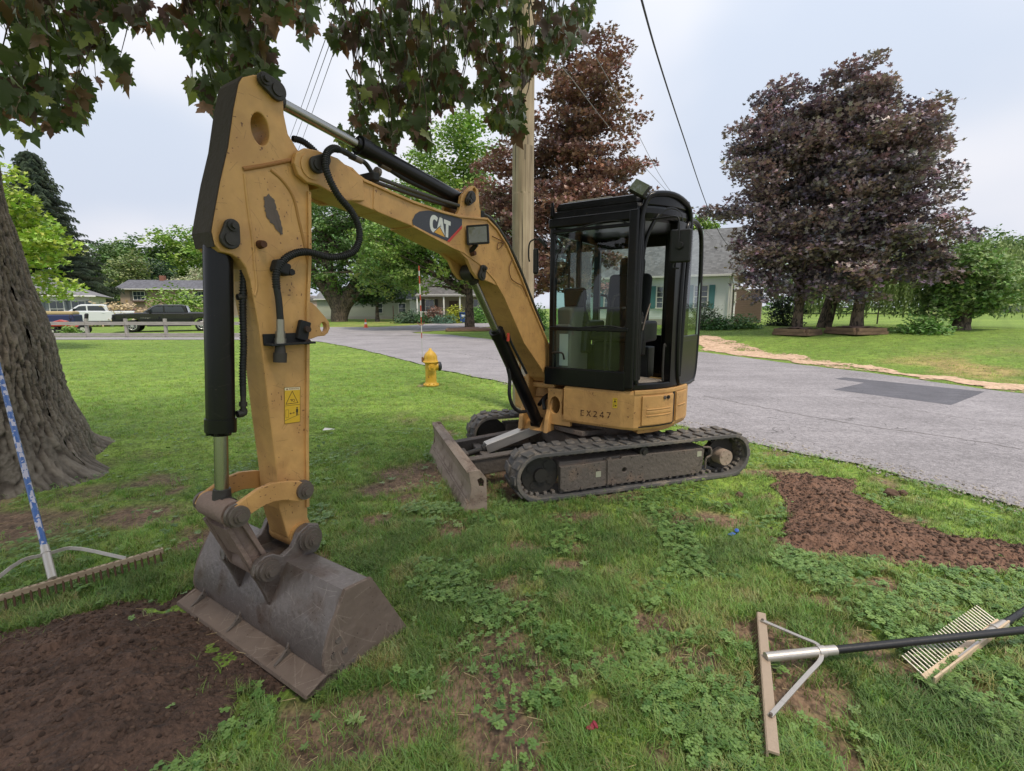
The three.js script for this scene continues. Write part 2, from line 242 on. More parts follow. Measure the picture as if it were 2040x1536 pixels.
structure('side_road', sheet(ragged(SIDE, 0.4, 0.12, 5), 0.02), M.road).userData.label = 'grey side road and driveway leading to the houses';
structure('asphalt_patch', sheet(ragged(PATCH, 0.1, 0.012, 7), 0.017), std(0xffffff, 0.85, { map: asphaltNew, bumpMap: asphaltBump, bumpScale: 0.01 })).userData.label = 'fresh dark asphalt patch in the road';
function crackRibbon(px, w, sd) { const P = new THREE.CatmullRomCurve3(px.map(([x, y]) => gp(x, y))).getPoints(160), pos = [], idx = []; P.forEach((p, i) => { const q = P[Math.min(160, i + 1)], o = P[Math.max(0, i - 1)], d = q.clone().sub(o).normalize(), n = 0.10 * (fbm(i * 0.22, sd, 4, 0, sd) - 0.5), ww = w * (0.25 + 1.3 * fbm(i * 0.5, sd + 9, 2, 0, sd)); for (const s of [-1, 1]) pos.push(p.x - d.z * (n + s * ww), groundH(p.x, p.z) + 0.016, p.z + d.x * (n + s * ww)); if (i) idx.push(2 * i - 2, 2 * i - 1, 2 * i, 2 * i, 2 * i - 1, 2 * i + 1); }); const g = new THREE.BufferGeometry(); g.setAttribute('position', new THREE.Float32BufferAttribute(pos, 3)); g.setIndex(idx); g.computeVertexNormals(); return g; }
{ const cm = std(0x6a6666, 0.95, { side: THREE.DoubleSide }); [[[[1400, 790], [1476, 805], [1606, 830], [1747, 854], [1887, 872], [2036, 897]], 0.012], [[[1560, 776], [1676, 796], [1817, 819], [2036, 852]], 0.009], [[[880, 700], [960, 712], [1010, 722]], 0.02]].forEach(([p, w], i) => { structure('road_crack', crackRibbon(p, w, 5 + i), cm).userData.label = 'thin dark crack running along the asphalt'; }); }
const soilFn = (a, b) => (x, y) => { const n = fbm(x * 14, y * 14, 5, 14, 33), m = fbm(x * 90, y * 90, 3, 90, 35); return mix3(a, b, clamp(n * 1.1 - 0.2 + (m - 0.5) * 0.8)); };
const sandTex = dtex(512, 512, soilFn([214, 186, 160], [158, 128, 104])); sandTex.repeat.set(0.7, 0.7);
{ // sandy verge beyond the road, lying a few millimetres over the lawn, with a broken edge
  const g = (() => { const st = 0.06, pos = [], idx = [], uv = [], id = {}; let n = 0; const vert = (i, j) => { const k = i + ',' + j; if (id[k] === undefined) { const x = i * st, z = j * st; pos.push(x, groundH(x, z) + 0.014 + 0.01 * fbm(x * 3, z * 3, 3, 0, 4), z); uv.push(x, z); id[k] = n++; } return id[k]; };
    for (let i = 120; i < 200; i++) for (let j = -410; j < -130; j++) { const x = i * st, z = j * st, [jx, jz] = jit(x, z, 1.1, 1.4, 71); if (inPoly(SAND, jx, jz) && !inPoly(ROAD, x - 0.12 * fbm(x * 5, z * 5, 2, 0, 74), z) && fbm(x * 1.1, z * 1.1, 4, 0, 73) + 0.2 * (hsh(i & 255, j & 255, 4) - 0.5) < 0.68) idx.push(vert(i, j), vert(i, j + 1), vert(i + 1, j), vert(i + 1, j), vert(i, j + 1), vert(i + 1, j + 1)); }
    const q = new THREE.BufferGeometry(); q.setIndex(idx); q.setAttribute('position', new THREE.Float32BufferAttribute(pos, 3)); q.setAttribute('uv', new THREE.Float32BufferAttribute(uv, 2)); q.computeVertexNormals(); return q; })();
  structure('sandy_verge', g, std(0xffffff, 0.95, { map: sandTex, bumpMap: bc, bumpScale: 0.03 })).userData.label = 'sandy bare verge along the far side of the road';
}
// ---------- loose soil ----------
const soilTex = dtex(1024, 1024, soilFn([96, 74, 62], [58, 44, 37])); soilTex.repeat.set(0.8, 0.8);
M.soil = std(0xffffff, 0.95, { map: soilTex, bumpMap: rep(bumpFine, 1.4), bumpScale: 0.03 });
const soilTexR = dtex(1024, 1024, soilFn([130, 99, 81], [84, 62, 51])); soilTexR.repeat.set(0.8, 0.8);
M.soilR = std(0xffffff, 0.95, { map: soilTexR, bumpMap: rep(bumpFine, 1.4), bumpScale: 0.03 });
const LIP = [[-1.9, -2.5], [-0.87, -1.8], [-0.9, -1.85]];
function soilSheet(name, P, height, mat, label, seed) {
  const st = 0.018, xs = P.map((p) => p[0]), zs = P.map((p) => p[1]), pos = [], idx = [], uv = [], id = {}; let n = 0;
  const hAt = (x, z) => { const d = edgeDist(P, x, z); const c = fbm(x * 16, z * 16, 3, 0, seed), f = fbm(x * 26, z * 26, 3, 0, seed + 2); const lip = sst(0.05, 0.45, edgeDist(LIP, x, z)); return groundH(x, z) - 0.012 * (1 - lip) + 0.006 + lip * height * sst(0, 0.4, d) * (0.4 + 1.1 * fbm(x * 1.6, z * 1.6, 3, 0, seed + 5)) + (0.008 + 0.018 * lip) * sst(0.4, 0.75, c) * sst(0, 0.15, d) + 0.015 * f; };
  const vert = (i, j) => { const k = i * 100000 + j; if (id[k] === undefined) { const x = i * st, z = j * st; pos.push(x, hAt(x, z), z); uv.push(x, z); id[k] = n++; } return id[k]; };
  for (let i = Math.floor(Math.min(...xs) / st); i < Math.max(...xs) / st; i++) for (let j = Math.floor(Math.min(...zs) / st); j < Math.max(...zs) / st; j++) { const [jx, jz] = jit(i * st, j * st, 0.22, 6, 31); if (inPoly(P, jx, jz)) idx.push(vert(i, j), vert(i, j + 1), vert(i + 1, j), vert(i + 1, j), vert(i, j + 1), vert(i + 1, j + 1)); }
  const g = new THREE.BufferGeometry(); g.setIndex(idx); g.setAttribute('position', new THREE.Float32BufferAttribute(pos, 3)); g.setAttribute('uv', new THREE.Float32BufferAttribute(uv, 2)); g.computeVertexNormals();
  const m = structure(name, g, mat, 0); m.userData.label = label; return hAt;
}
const soilH_L = soilSheet('loose_soil', SOIL_L, 0.045, M.soil, 'dark crumbly topsoil spread in front of the bucket', 81);
const soilH_R = soilSheet('loose_soil', SOIL_R, 0.05, M.soilR, 'brown topsoil raked over the lawn beside the road', 87);
// ================= mini excavator =================
const EXC = V(0.896, 0, -4.93), UA = Math.atan2(-0.836, -0.549), UD = V(-0.5489, 0, 0.8359), LD = V(0.8359, 0, 0.5489), BZ = 0.376;
const planeHit = (x, y, n, d) => { const r = rayOf(x, y); return EYE.clone().addScaledVector(r, (d - n.dot(EYE)) / n.dot(r)); };
const B = (x, y, off = 0.1) => { const p = planeHit(x, y, LD, EXC.dot(LD) - BZ + off); return [p.clone().sub(EXC).dot(UD), p.y, BZ - off]; };       // on a plane parallel to the boom
const FP = (x, y, u = 0.66) => { const p = planeHit(x, y, UD, EXC.dot(UD) + u); return [u, p.y, -p.clone().sub(EXC).dot(LD)]; };                  // on the cab's front plane
const z1 = (x, y) => [380 + x * 0.2604, 130 + y * 0.2604], z2 = (x, y) => [380 + x * 0.2604, 480 + y * 0.2604], z4 = (x, y) => [680 + x * 0.2865, 250 + y * 0.2865], z3 = (x, y) => [340 + x * 0.3385, 880 + y * 0.3385], z6 = (x, y) => [820 + x * 0.2605, 640 + y * 0.2605], z5 = (x, y) => [1030 + x * 0.293, 350 + y * 0.293], z7 = (x, y) => [1000 + x * 0.2549, 720 + y * 0.2549];
const BP = (zz, list, off) => list.map(([x, y]) => B(...zz(x, y), off));
const each = (n, list, m, p) => list.map((g) => mesh(n, g, m, p));
const exc = thing('mini_excavator', 'faded yellow tracked mini excavator with black open-door cab and wide grading bucket', 'excavator', EXC);

// pin assembly seen from the left of the boom: boss, plate and bolt
function pinPlate(name, c, off, ang, parent, s = 1, m = M.pinDark) {
  const z = BZ - off, [x, y] = c, dx = Math.cos(ang) * 0.045 * s, dy = Math.sin(ang) * 0.045 * s, g = [];
  const pill = []; for (let i = 0; i <= 12; i++) { const a = ang - Math.PI / 2 + Math.PI * i / 12; pill.push([x + dx * 0.75 + Math.cos(a) * 0.027 * s, y + dy * 0.75 + Math.sin(a) * 0.027 * s]); } for (let i = 0; i <= 12; i++) { const a = ang + Math.PI / 2 + Math.PI * i / 12; pill.push([x - dx * 0.3 + Math.cos(a) * 0.036 * s, y - dy * 0.3 + Math.sin(a) * 0.036 * s]); }
  g.push(extr(pill, 0.02, { z: z - 0.012 }));
  g.push(cyl([x - dx * 0.3, y - dy * 0.3, z - 0.015], [x - dx * 0.3, y - dy * 0.3, z - 0.03], 0.024 * s, 0.022 * s));
  g.push(cyl([x + dx * 0.8, y + dy * 0.8, z - 0.02], [x + dx * 0.8, y + dy * 0.8, z - 0.032], 0.02 * s, 0.02 * s), cyl([x + dx * 0.8, y + dy * 0.8, z - 0.03], [x + dx * 0.8, y + dy * 0.8, z - 0.045], 0.012 * s, 0.012 * s, 6));
  return mesh(name, g, m, parent);
}
function hydraulic(label, a, b, rb, rr, frac, extra = () => {}) { // barrel starts at a, rod ends at b
  const g = partGroup('hydraulic_cylinder', exc, UA); a = v3(a); b = v3(b); const m = a.clone().lerp(b, frac), d = b.clone().sub(a).normalize();
  const e = a.clone().addScaledVector(d, 0.04);
  mesh('barrel', [cyl(e, m, rb, rb, 28), cyl(m.clone().addScaledVector(d, -0.05), m.clone().addScaledVector(d, 0.012), rb * 1.1, rb * 1.1, 28), cyl(m.clone().addScaledVector(d, 0.01), m.clone().addScaledVector(d, 0.03), rb * 0.8, rb * 0.7, 28), cyl([a.x, a.y, a.z - 0.05], [a.x, a.y, a.z + 0.05], rb * 0.95)], M.black, g);
  mesh('rod', [cyl(m, b, rr, rr, 24)], M.chrome, g);
  mesh('rod_eye', [cyl([b.x, b.y, b.z - 0.05], [b.x, b.y, b.z + 0.05], rr * 1.9), cyl(b.clone().addScaledVector(d, -0.09), b, rr * 1.25, rr * 1.5)], M.pinDark, g);
  g.userData.label = label; extra(g, a, m, d); return g;
}
function spiralHose(name, pts, r, parent, guard = [0, 1], coil = 0.011) { // rubber hose inside a coiled guard
  const c = new THREE.CatmullRomCurve3(pts.map(v3), false, 'centripetal'), L = c.getLength();
  mesh(name, prep(new THREE.TubeGeometry(c, Math.ceil(L / 0.02), r, 9)), M.hose, parent);
  if (!guard) return; const turns = L * (guard[1] - guard[0]) / coil, n = Math.ceil(turns * 7), q = [], F = c.computeFrenetFrames(200, false);
  for (let i = 0; i <= n; i++) { const t = lerp(guard[0], guard[1], i / n), k = Math.min(200, Math.round(t * 200)), p = c.getPointAt(t), a = i / 7 * 6.28318; q.push(p.addScaledVector(F.normals[k], Math.cos(a) * r * 1.1).addScaledVector(F.binormals[k], Math.sin(a) * r * 1.1)); }
  mesh(name + '_guard', prep(new THREE.TubeGeometry(new THREE.CatmullRomCurve3(q), n, 0.0028, 4)), M.hose, parent);
}
// ---- boom ----
{
  const top = [[3.0, 2.372], [2.9, 2.366], [2.8, 2.356], [2.765, 2.334], [2.72, 2.316], [2.34, 2.268], [2.07, 2.252], [1.89, 2.252], [1.7, 2.27], [1.56, 2.285], [1.43, 2.226], [1.29, 2.12], [1.07, 1.874], [0.874, 1.62], [0.63, 1.336], [0.48, 1.13]];
  const bot = [[0.60, 0.955], [0.69, 1.043], [1.018, 1.315], [1.181, 1.52], [1.332, 1.71], [1.47, 1.84], [1.62, 1.93], [1.85, 2.012], [1.987, 2.037], [2.346, 2.122], [2.764, 2.184], [2.9, 2.2], [3.0, 2.22]];
  const body = extr([...top, [0.39, 1.02], [0.40, 0.93], [0.50, 0.9], ...bot], 0.19, { z: BZ, bevel: 0.005 });
  const fork = (z) => extr([[2.74, 2.31], [2.9, 2.385], [3.02, 2.392], [3.09, 2.385], [3.14, 2.35], [3.155, 2.30], [3.135, 2.25], [3.09, 2.225], [3.03, 2.225], [2.86, 2.18], [2.74, 2.2]], 0.03, { z, bevel: 0.006 });
  const boom = mesh('boom', [body, fork(BZ - 0.107), fork(BZ + 0.107), cyl([3.06, 2.305, BZ - 0.128], [3.06, 2.305, BZ + 0.128], 0.062), cyl([0.45, 0.985, BZ - 0.12], [0.45, 0.985, BZ + 0.12], 0.085),
    strip([[0.47, 1.14], ...top.slice(0, 15).reverse().slice(0, 14)], 0.016, 0.218, BZ), strip(bot.slice(1, 10), 0.014, 0.214, BZ), extr([[2.62, 2.16], [2.66, 2.175], [2.65, 2.30], [2.62, 2.30]].map((p) => [p[0], p[1]]), 0.20, { z: BZ })], M.yellow, exc); boom.rotation.y = UA;
  const lug = (z) => extr([[1.92, 2.24], [1.87, 2.3], [1.845, 2.4], [1.80, 2.44], [1.73, 2.492], [1.69, 2.50], [1.645, 2.475], [1.635, 2.36], [1.575, 2.27]], 0.028, { z, holes: [circlePts(1.695, 2.455, 0.022, 0.03, 16)] });
  each('cylinder_lug', [lug(BZ - 0.075), lug(BZ + 0.075)], M.yellow, boom);
  const lug2 = (z) => extr([[1.93, 2.03], [1.80, 1.965], [1.745, 1.885], [1.68, 1.835], [1.60, 1.83], [1.50, 1.81], [1.42, 1.79], [1.6, 1.94]], 0.03, { z });
  each('cylinder_lug', [lug2(BZ - 0.085), lug2(BZ + 0.085)], M.yellow, boom);
  pinPlate('pin_plate', [3.035, 2.322], 0.135, 2.5, boom, 1.15).rotation.y = 0; pinPlate('pin_plate', [1.765, 2.398], 0.095, -0.75, boom, 1.15); pinPlate('pin_plate', [1.645, 1.875], 0.103, 1.9, boom, 1.1);
  mesh('foot_pin', [cyl([0.45, 0.985, BZ - 0.155], [0.45, 0.985, BZ + 0.155], 0.035), cyl([0.45, 0.985, BZ - 0.17], [0.45, 0.985, BZ - 0.15], 0.05)], M.pinDark, boom);
  { // maker's decal
    const out = [[495, 660], [515, 618], [545, 597], [610, 590], [700, 608], [842, 650], [841, 716], [752, 813], [738, 804], [620, 752], [500, 690]].map(([x, y]) => B(...z4(x, y), 0.1));
    const us = out.map((p) => p[0]), ys = out.map((p) => p[1]), u0 = Math.max(...us), u1 = Math.min(...us), y0 = Math.min(...ys), y1 = Math.max(...ys), W = 1024, H = Math.round(W * (y1 - y0) / (u0 - u1));
    const px = (x, y) => { const b = B(...z4(x, y), 0.1); return [(u0 - b[0]) / (u0 - u1) * W, (y1 - b[1]) / (y1 - y0) * H]; };
    const t = ctex(W, H, (c) => {
      c.fillStyle = '#3b3d47'; c.fillRect(0, 0, W, H);
      const poly = (f, l) => { c.fillStyle = f; c.beginPath(); l.forEach(([x, y], i) => { const q = px(x, y); i ? c.lineTo(...q) : c.moveTo(...q); }); c.closePath(); c.fill(); };
      poly('#c4413a', [[845, 688], [845, 720], [752, 816], [736, 806]]);
      const a = px(617, 612), b = px(757, 668), d = px(614, 728), glyphs = ['C', 'A', 'T'], font = 'bold 100px sans-serif'; c.font = font;
      const ws = glyphs.map((g) => c.measureText(g).width * 0.9), tot = ws.reduce((p, q) => p + q, 0); const ex = [(b[0] - a[0]) / tot, (b[1] - a[1]) / tot], ey = [(d[0] - a[0]) / 74, (d[1] - a[1]) / 74];
      c.save(); c.setTransform(ex[0], ex[1], ey[0], ey[1], a[0], a[1]); c.fillStyle = '#d9d9d6'; c.strokeStyle = '#d9d9d6'; c.lineWidth = 7; let x = 0; glyphs.forEach((g, i) => { c.fillText(g, x, 74); c.strokeText(g, x, 74); x += ws[i]; }); c.restore();
      poly('#3b3d47', [[640, 745], [685, 698], [735, 790]]); poly('#d9a13c', [[648, 742], [686, 706], [722, 776]]);
      const R = rngOf(9); for (let i = 0; i < 260; i++) { c.fillStyle = i % 3 ? 'rgba(190,180,165,0.35)' : 'rgba(30,28,28,0.5)'; const s = R() * 3 + 0.5; c.fillRect(R() * W, R() * H, s * 3 * R() + 1, s); }
    });
    const g = new THREE.ShapeGeometry(new THREE.Shape(out.map((p) => new THREE.Vector2(p[0], p[1])))), p = g.attributes.position, uv = []; for (let i = 0; i < p.count; i++) uv.push((u0 - p.getX(i)) / (u0 - u1), (p.getY(i) - y0) / (y1 - y0)); g.setAttribute('uv', new THREE.Float32BufferAttribute(uv, 2)); g.translate(0, 0, BZ - 0.0975);
    mesh('maker_decal', g, std(0xffffff, 0.5, { map: t, side: THREE.DoubleSide }), boom, 0).userData.label = 'dark decal with light CAT lettering, yellow triangle and red corner';
  }
  { // work light on the boom
    const c = B(...z4(955, 765), 0.17), g = partGroup('work_light', exc, UA); g.userData.label = 'rectangular black work light on the boom';
    const q = (geo) => put(geo, 0, 0, 0, 0.05, -1.12, -0.05).translate(c[0], c[1], c[2]);
    mesh('lamp_housing', [q(box(0.14, 0.12, 0.07, 0, 0, 0, 0, 0, 0, 0.025)), q(box(0.155, 0.013, 0.02, 0, 0.062, -0.03)), q(box(0.155, 0.013, 0.02, 0, -0.062, -0.03)), q(box(0.013, 0.13, 0.02, 0.075, 0, -0.03)), q(box(0.013, 0.13, 0.02, -0.075, 0, -0.03)), cyl([c[0] - 0.0, c[1] - 0.06, c[2] + 0.02], [c[0] - 0.0, c[1] - 0.11, BZ - 0.09], 0.018)], M.plastic, g);
    mesh('lens', [q(box(0.135, 0.112, 0.008, 0, 0, -0.034))], phys(0x6d6c58, 0.12, { clearcoat: 1, bumpMap: bf, bumpScale: 0.002 }), g);
    mesh('bolt', cyl([c[0] - 0.01, c[1] - 0.12, BZ - 0.09], [c[0] - 0.01, c[1] - 0.12, BZ - 0.13], 0.022, 0.016, 8), std(0x5c3a2a, 0.8), g);
  }
  // pipes and wire along the back of the boom
  const pipe = [z4(240, 375), z4(420, 440), z4(700, 535), z4(950, 620), z4(1040, 670), z4(1110, 760), z4(1170, 860), z4(1240, 1010), z4(1330, 1240), z4(1410, 1440)].map((q) => B(...q, 0.075)).map(([u, y, z], i) => [u, y + (i < 3 ? 0.012 : 0.02), z]);
  each('hydraulic_pipe', [tube(pipe, 0.013, 60, 8), tube(pipe.map(([u, y, z]) => [u, y + 0.01, z + 0.1]), 0.013, 60, 8)], std(0x4a4842, 0.5, { metalness: 0.3 }), boom);
  each('pipe_clamp', [box(0.05, 0.06, 0.15, 1.60, 2.31, BZ - 0.02), box(0.05, 0.05, 0.15, 2.62, 2.36, BZ - 0.02), box(0.04, 0.05, 0.13, 1.05, 1.90, BZ - 0.02)], M.dark, boom);
  mesh('lamp_wire', tube([z4(1050, 770), z4(1090, 790), z4(1130, 815), z4(1120, 835), z4(1085, 860), z4(1090, 820), z4(1140, 815)].map((q) => B(...q, 0.105)), 0.0035, 30, 6), std(0x6e4a2a, 0.7), boom);
  mesh('lamp_wire', tube([z4(1190, 930), z4(1168, 990), z4(1180, 1060), z4(1220, 1095), z4(1255, 1115), z4(1290, 1190)].map((q) => B(...q, 0.105)), 0.0035, 30, 6), std(0x6e4a2a, 0.7), boom);
  // stick-cylinder hoses between boom and barrel
  each('hose', [tube([z4(20, 190), z4(110, 230), z4(170, 265), z4(220, 340), z4(245, 375)].map((q) => B(...q, 0.06)), 0.013, 24, 8), tube([z4(230, 200), z4(260, 260), z4(330, 300), z4(440, 370), z4(640, 465), z4(780, 525), z4(830, 545)].map((q) => B(...q, 0.0)), 0.017, 40, 8)], M.hose, boom);
  each('hose_fitting', [cyl(B(...z4(60, 212), 0.06), B(...z4(140, 250), 0.06), 0.017, 0.017, 8), cyl(B(...z4(232, 205), 0.0), B(...z4(250, 250), 0), 0.018), cyl(B(...z4(270, 265), 0), B(...z4(335, 300), 0), 0.023, 0.023, 8), cyl(B(...z4(240, 320), 0.04), B(...z4(262, 330), 0.04), 0.028, 0.028, 10)], M.pin, boom);
}
// ---- stick ----
{
  const P = [[3.356, 2.612], [3.30, 2.645], [3.236, 2.664], [3.19, 2.666], [3.162, 2.64], [3.165, 2.52], [3.151, 2.438], [3.11, 2.385], [3.066, 2.33], [3.053, 2.195], [3.08, 1.883], [3.11, 1.62], [3.125, 1.42], [3.167, 0.916], [3.19, 0.5], [3.17, 0.44], [3.18, 0.38], [3.235, 0.355], [3.29, 0.38], [3.31, 0.44], [3.342, 0.6], [3.34, 0.763], [3.346, 0.914], [3.354, 1.082], [3.363, 1.34], [3.372, 1.527], [3.386, 1.66], [3.393, 1.735], [3.407, 1.79], [3.43, 1.825], [3.465, 1.845], [3.51, 1.853], [3.536, 1.88], [3.543, 1.935], [3.53, 1.99], [3.487, 2.153], [3.441, 2.302], [3.404, 2.467], [3.373, 2.58]];
  const st = mesh('stick', [extr(P, 0.17, { z: BZ, bevel: 0.006, holes: [circlePts(3.289, 2.42, 0.042, 0.07)] }), strip([[3.062, 2.19], [3.082, 1.883], [3.112, 1.62], [3.127, 1.42], [3.169, 0.916], [3.192, 0.56]], 0.018, 0.196, BZ), cyl([3.235, 0.42, BZ - 0.1], [3.235, 0.42, BZ + 0.1], 0.07), cyl([3.205, 2.61, BZ - 0.09], [3.205, 2.61, BZ + 0.09], 0.045)], M.yellow, exc); st.rotation.y = UA; const zf = BZ - 0.086;
  mesh('front_shade_strip', strip([[3.536, 1.872], [3.5455, 1.935], [3.532, 1.99], [3.489, 2.154], [3.443, 2.303], [3.406, 2.468], [3.372, 2.59], [3.352, 2.618]], 0.006, 0.168, BZ), std(0x33291f, 0.75, { bumpMap: bf, bumpScale: 0.003 }), st);  // strip added over the stick's upper front, its dark brown stands for shade there
  const rib = (list, r) => { const g = tube(list.map(([zz, x, y]) => { const b = B(...zz(x, y), 0.086); return [b[0], b[1], zf + 0.002]; }), r, 40, 6); return g; };
  mesh('weld_rib', rib([[z1, 400, 795], [z1, 600, 760], [z1, 770, 725]], 0.011), std(0x9a6a3a, 0.7, { bumpMap: bf, bumpScale: 0.004 }), st);
  mesh('weld_rib', rib([[z1, 410, 830], [z1, 440, 1100], [z1, 475, 1350], [z1, 490, 1536], [z2, 505, 350], [z2, 490, 420]], 0.007), M.yellow, st);
  mesh('weld_rib', rib([[z1, 610, 800], [z1, 700, 880], [z1, 780, 1000], [z1, 830, 1200], [z1, 880, 1420], [z1, 900, 1536]], 0.008), std(0xa67a42, 0.65), st);
  { // scraped patch of bare primer
    const o = [[560, 1010], [600, 985], [640, 1030], [655, 1100], [690, 1200], [705, 1280], [690, 1300], [620, 1215], [575, 1150], [560, 1080]].map(([x, y]) => B(...z1(x, y), 0.086)), R = rngOf(5), q = []; o.forEach((p, i) => { const n = o[(i + 1) % o.length]; for (let k = 0; k < 5; k++) q.push([lerp(p[0], n[0], k / 5) + (R() - 0.5) * 0.009, lerp(p[1], n[1], k / 5) + (R() - 0.5) * 0.009]); });
    mesh('scraped_patch', put(prep(new THREE.ShapeGeometry(shapeOf(q))), 0, 0, zf - 0.002), std(0x5f5450, 0.75, { bumpMap: bf, bumpScale: 0.003, side: THREE.DoubleSide }), st);
  }
  pinPlate('pin_plate', [3.222, 2.615], 0.09, 0.4, st, 1.25); pinPlate('pin_plate', [3.474, 1.925], 0.09, 1.8, st, 1.2);
  mesh('bolt', [cyl([...B(...z1(530, 1372), 0.086).slice(0, 2), zf + 0.01], [...B(...z1(530, 1372), 0.086).slice(0, 2), zf - 0.035], 0.022, 0.016, 10)], std(0x50301f, 0.8, { bumpMap: bf, bumpScale: 0.004 }), st);
  mesh('lifting_lug', extr([[910, 470], [945, 500], [1010, 575], [1045, 620], [1052, 665], [1035, 705], [1010, 725], [960, 730], [912, 748], [880, 748], [880, 470]].map(([x, y]) => B(...z2(x, y), 0.02)), 0.035, { z: BZ - 0.02, holes: [circlePts(...B(...z2(1002, 660), 0.02).slice(0, 2), 0.02, 0.028, 18)] }), M.yellow, st);
  { // warning sticker
    const a = B(...z2(714, 1120), 0.086), b = B(...z2(838, 1114), 0.086), c = B(...z2(838, 1385), 0.086), d = B(...z2(716, 1402), 0.086), W = 256, H = 560;
    const t = ctex(W, H, (x) => {
      x.fillStyle = '#d9ae2c'; x.fillRect(0, 0, W, H); const R = rngOf(3); for (let i = 0; i < 160; i++) { x.fillStyle = i % 2 ? 'rgba(235,205,110,0.25)' : 'rgba(160,110,30,0.22)'; x.fillRect(R() * W, R() * H, R() * 30, R() * 8); }
      x.fillStyle = '#e4d9b8'; x.fillRect(8, 8, W - 16, 40); x.fillStyle = '#7a3a22'; x.font = 'bold 34px sans-serif'; x.fillText('WARNING', 70, 40); x.beginPath(); x.moveTo(45, 14); x.lineTo(64, 42); x.lineTo(26, 42); x.fill();
      x.strokeStyle = '#4d3413'; x.lineWidth = 9; x.beginPath(); x.moveTo(126, 66); x.lineTo(216, 250); x.lineTo(26, 258); x.closePath(); x.stroke(); x.lineWidth = 6; x.strokeRect(4, 4, W - 8, H - 8); x.beginPath(); x.moveTo(4, 284); x.lineTo(W - 4, 278); x.stroke();
      x.lineWidth = 7; x.beginPath(); x.moveTo(90, 195); x.lineTo(130, 190); x.moveTo(108, 190); x.lineTo(112, 226); x.moveTo(108, 210); x.lineTo(132, 205); x.stroke(); x.beginPath(); x.arc(146, 210, 18, 0, 6.3); x.stroke();
      x.lineWidth = 4; x.strokeRect(22, 345, 42, 120); x.lineWidth = 8; x.beginPath(); x.moveTo(86, 408); x.lineTo(158, 402); x.moveTo(102, 396); x.lineTo(86, 408); x.lineTo(104, 418); x.moveTo(144, 390); x.lineTo(158, 402); x.lineTo(144, 414); x.stroke();
      x.fillStyle = '#33301a'; x.beginPath(); x.arc(202, 330, 12, 0, 6.3); x.fill(); x.fillRect(184, 346, 36, 52); x.fillRect(188, 396, 12, 52); x.fillRect(206, 396, 12, 46); x.strokeStyle = '#8a7430'; x.lineWidth = 9; x.beginPath(); x.moveTo(10, 510); x.lineTo(130, 470); x.lineTo(240, 440); x.stroke();
    });
    const g = new THREE.BufferGeometry(); g.setAttribute('position', new THREE.Float32BufferAttribute([...a, ...b, ...c, ...d], 3)); g.setAttribute('uv', new THREE.Float32BufferAttribute([0, 1, 1, 1, 1, 0, 0, 0], 2)); g.setIndex([0, 1, 2, 0, 2, 3]); g.computeVertexNormals(); g.translate(0, 0, -0.001);
    mesh('warning_sticker', g, std(0xffffff, 0.5, { map: t, side: THREE.DoubleSide }), st, 0).userData.label = 'yellow warning sticker with black triangle and figure';
  }
  // quick coupler on its bracket, with the auxiliary hose
  const cb = (x, y, o) => B(...z2(x, y), o);
  { const y0 = cb(700, 755, 0.1)[1], ua = cb(562, 755, 0.1)[0], ub = cb(900, 755, 0.1)[0];
    mesh('coupler_bracket', [box(Math.abs(ua - ub), 0.05, 0.012, (ua + ub) / 2, y0 + 0.005, zf - 0.006), box(Math.abs(ua - ub), 0.01, 0.075, (ua + ub) / 2, y0 - 0.02, zf - 0.04), box(0.06, 0.1, 0.03, ub + 0.03, y0 + 0.04, zf - 0.018, 0, 0, 0.3)], M.dark, st);
    each('bracket_bolt', [cyl([...cb(870, 675, 0.1).slice(0, 2), zf], [...cb(870, 675, 0.1).slice(0, 2), zf - 0.05], 0.02, 0.016, 8), cyl([...cb(880, 770, 0.1).slice(0, 2), zf], [...cb(880, 770, 0.1).slice(0, 2), zf - 0.04], 0.016, 0.014, 8)], std(0x3b2c24, 0.8), st);
    const q = (x, y) => { const p = cb(x, y, 0.14); return [p[0], p[1], zf - 0.045]; };
    mesh('quick_coupler', [cyl(q(693, 800), q(692, 860), 0.022, 0.026, 16), cyl(q(692, 856), q(691, 930), 0.031, 0.03, 20)], std(0x3f3a36, 0.55, { metalness: 0.3 }), st);
    each('hose_fitting', [cyl(q(693, 600), q(694, 690), 0.018, 0.018, 14), cyl(q(694, 690), q(694, 750), 0.022, 0.022, 6), cyl(q(694, 745), q(694, 790), 0.026, 0.026, 6)], std(0x9c978c, 0.4, { metalness: 0.6 }), st);
    mesh('hose_clamp', [box(0.075, 0.06, 0.06, cb(690, 200, 0.12)[0], cb(690, 205, 0.12)[1], zf - 0.03, 0, 0, 0.35), cyl([cb(755, 240, 0.12)[0], cb(755, 240, 0.12)[1], zf], [cb(755, 240, 0.12)[0], cb(755, 240, 0.12)[1], zf - 0.06], 0.016, 0.016, 6)], M.dark, st);
    spiralHose('auxiliary_hose', [q(693, 610), q(680, 450), q(662, 330), q(665, 240), q(690, 190), q(740, 130), q(830, 88), q(920, 86), ...[[1060, 1470, 0.17], [1160, 1460, 0.19], [1250, 1420, 0.2], [1290, 1330, 0.2], [1285, 1240, 0.2], [1230, 1120, 0.2], [1130, 1000, 0.2], [1065, 880, 0.2], [1030, 770, 0.19], [1040, 680, 0.18], [1080, 640, 0.16], [1150, 650, 0.12], [1250, 705, 0.08]].map(([x, y, o]) => B(...z1(x, y), o))], 0.016, st, [0.1, 0.9]);
    spiralHose('auxiliary_hose', [[780, 560], [850, 580], [920, 630], [980, 690]].map(([x, y]) => B(...z1(x, y), -0.04)), 0.014, st, [0, 1]);
  }
}
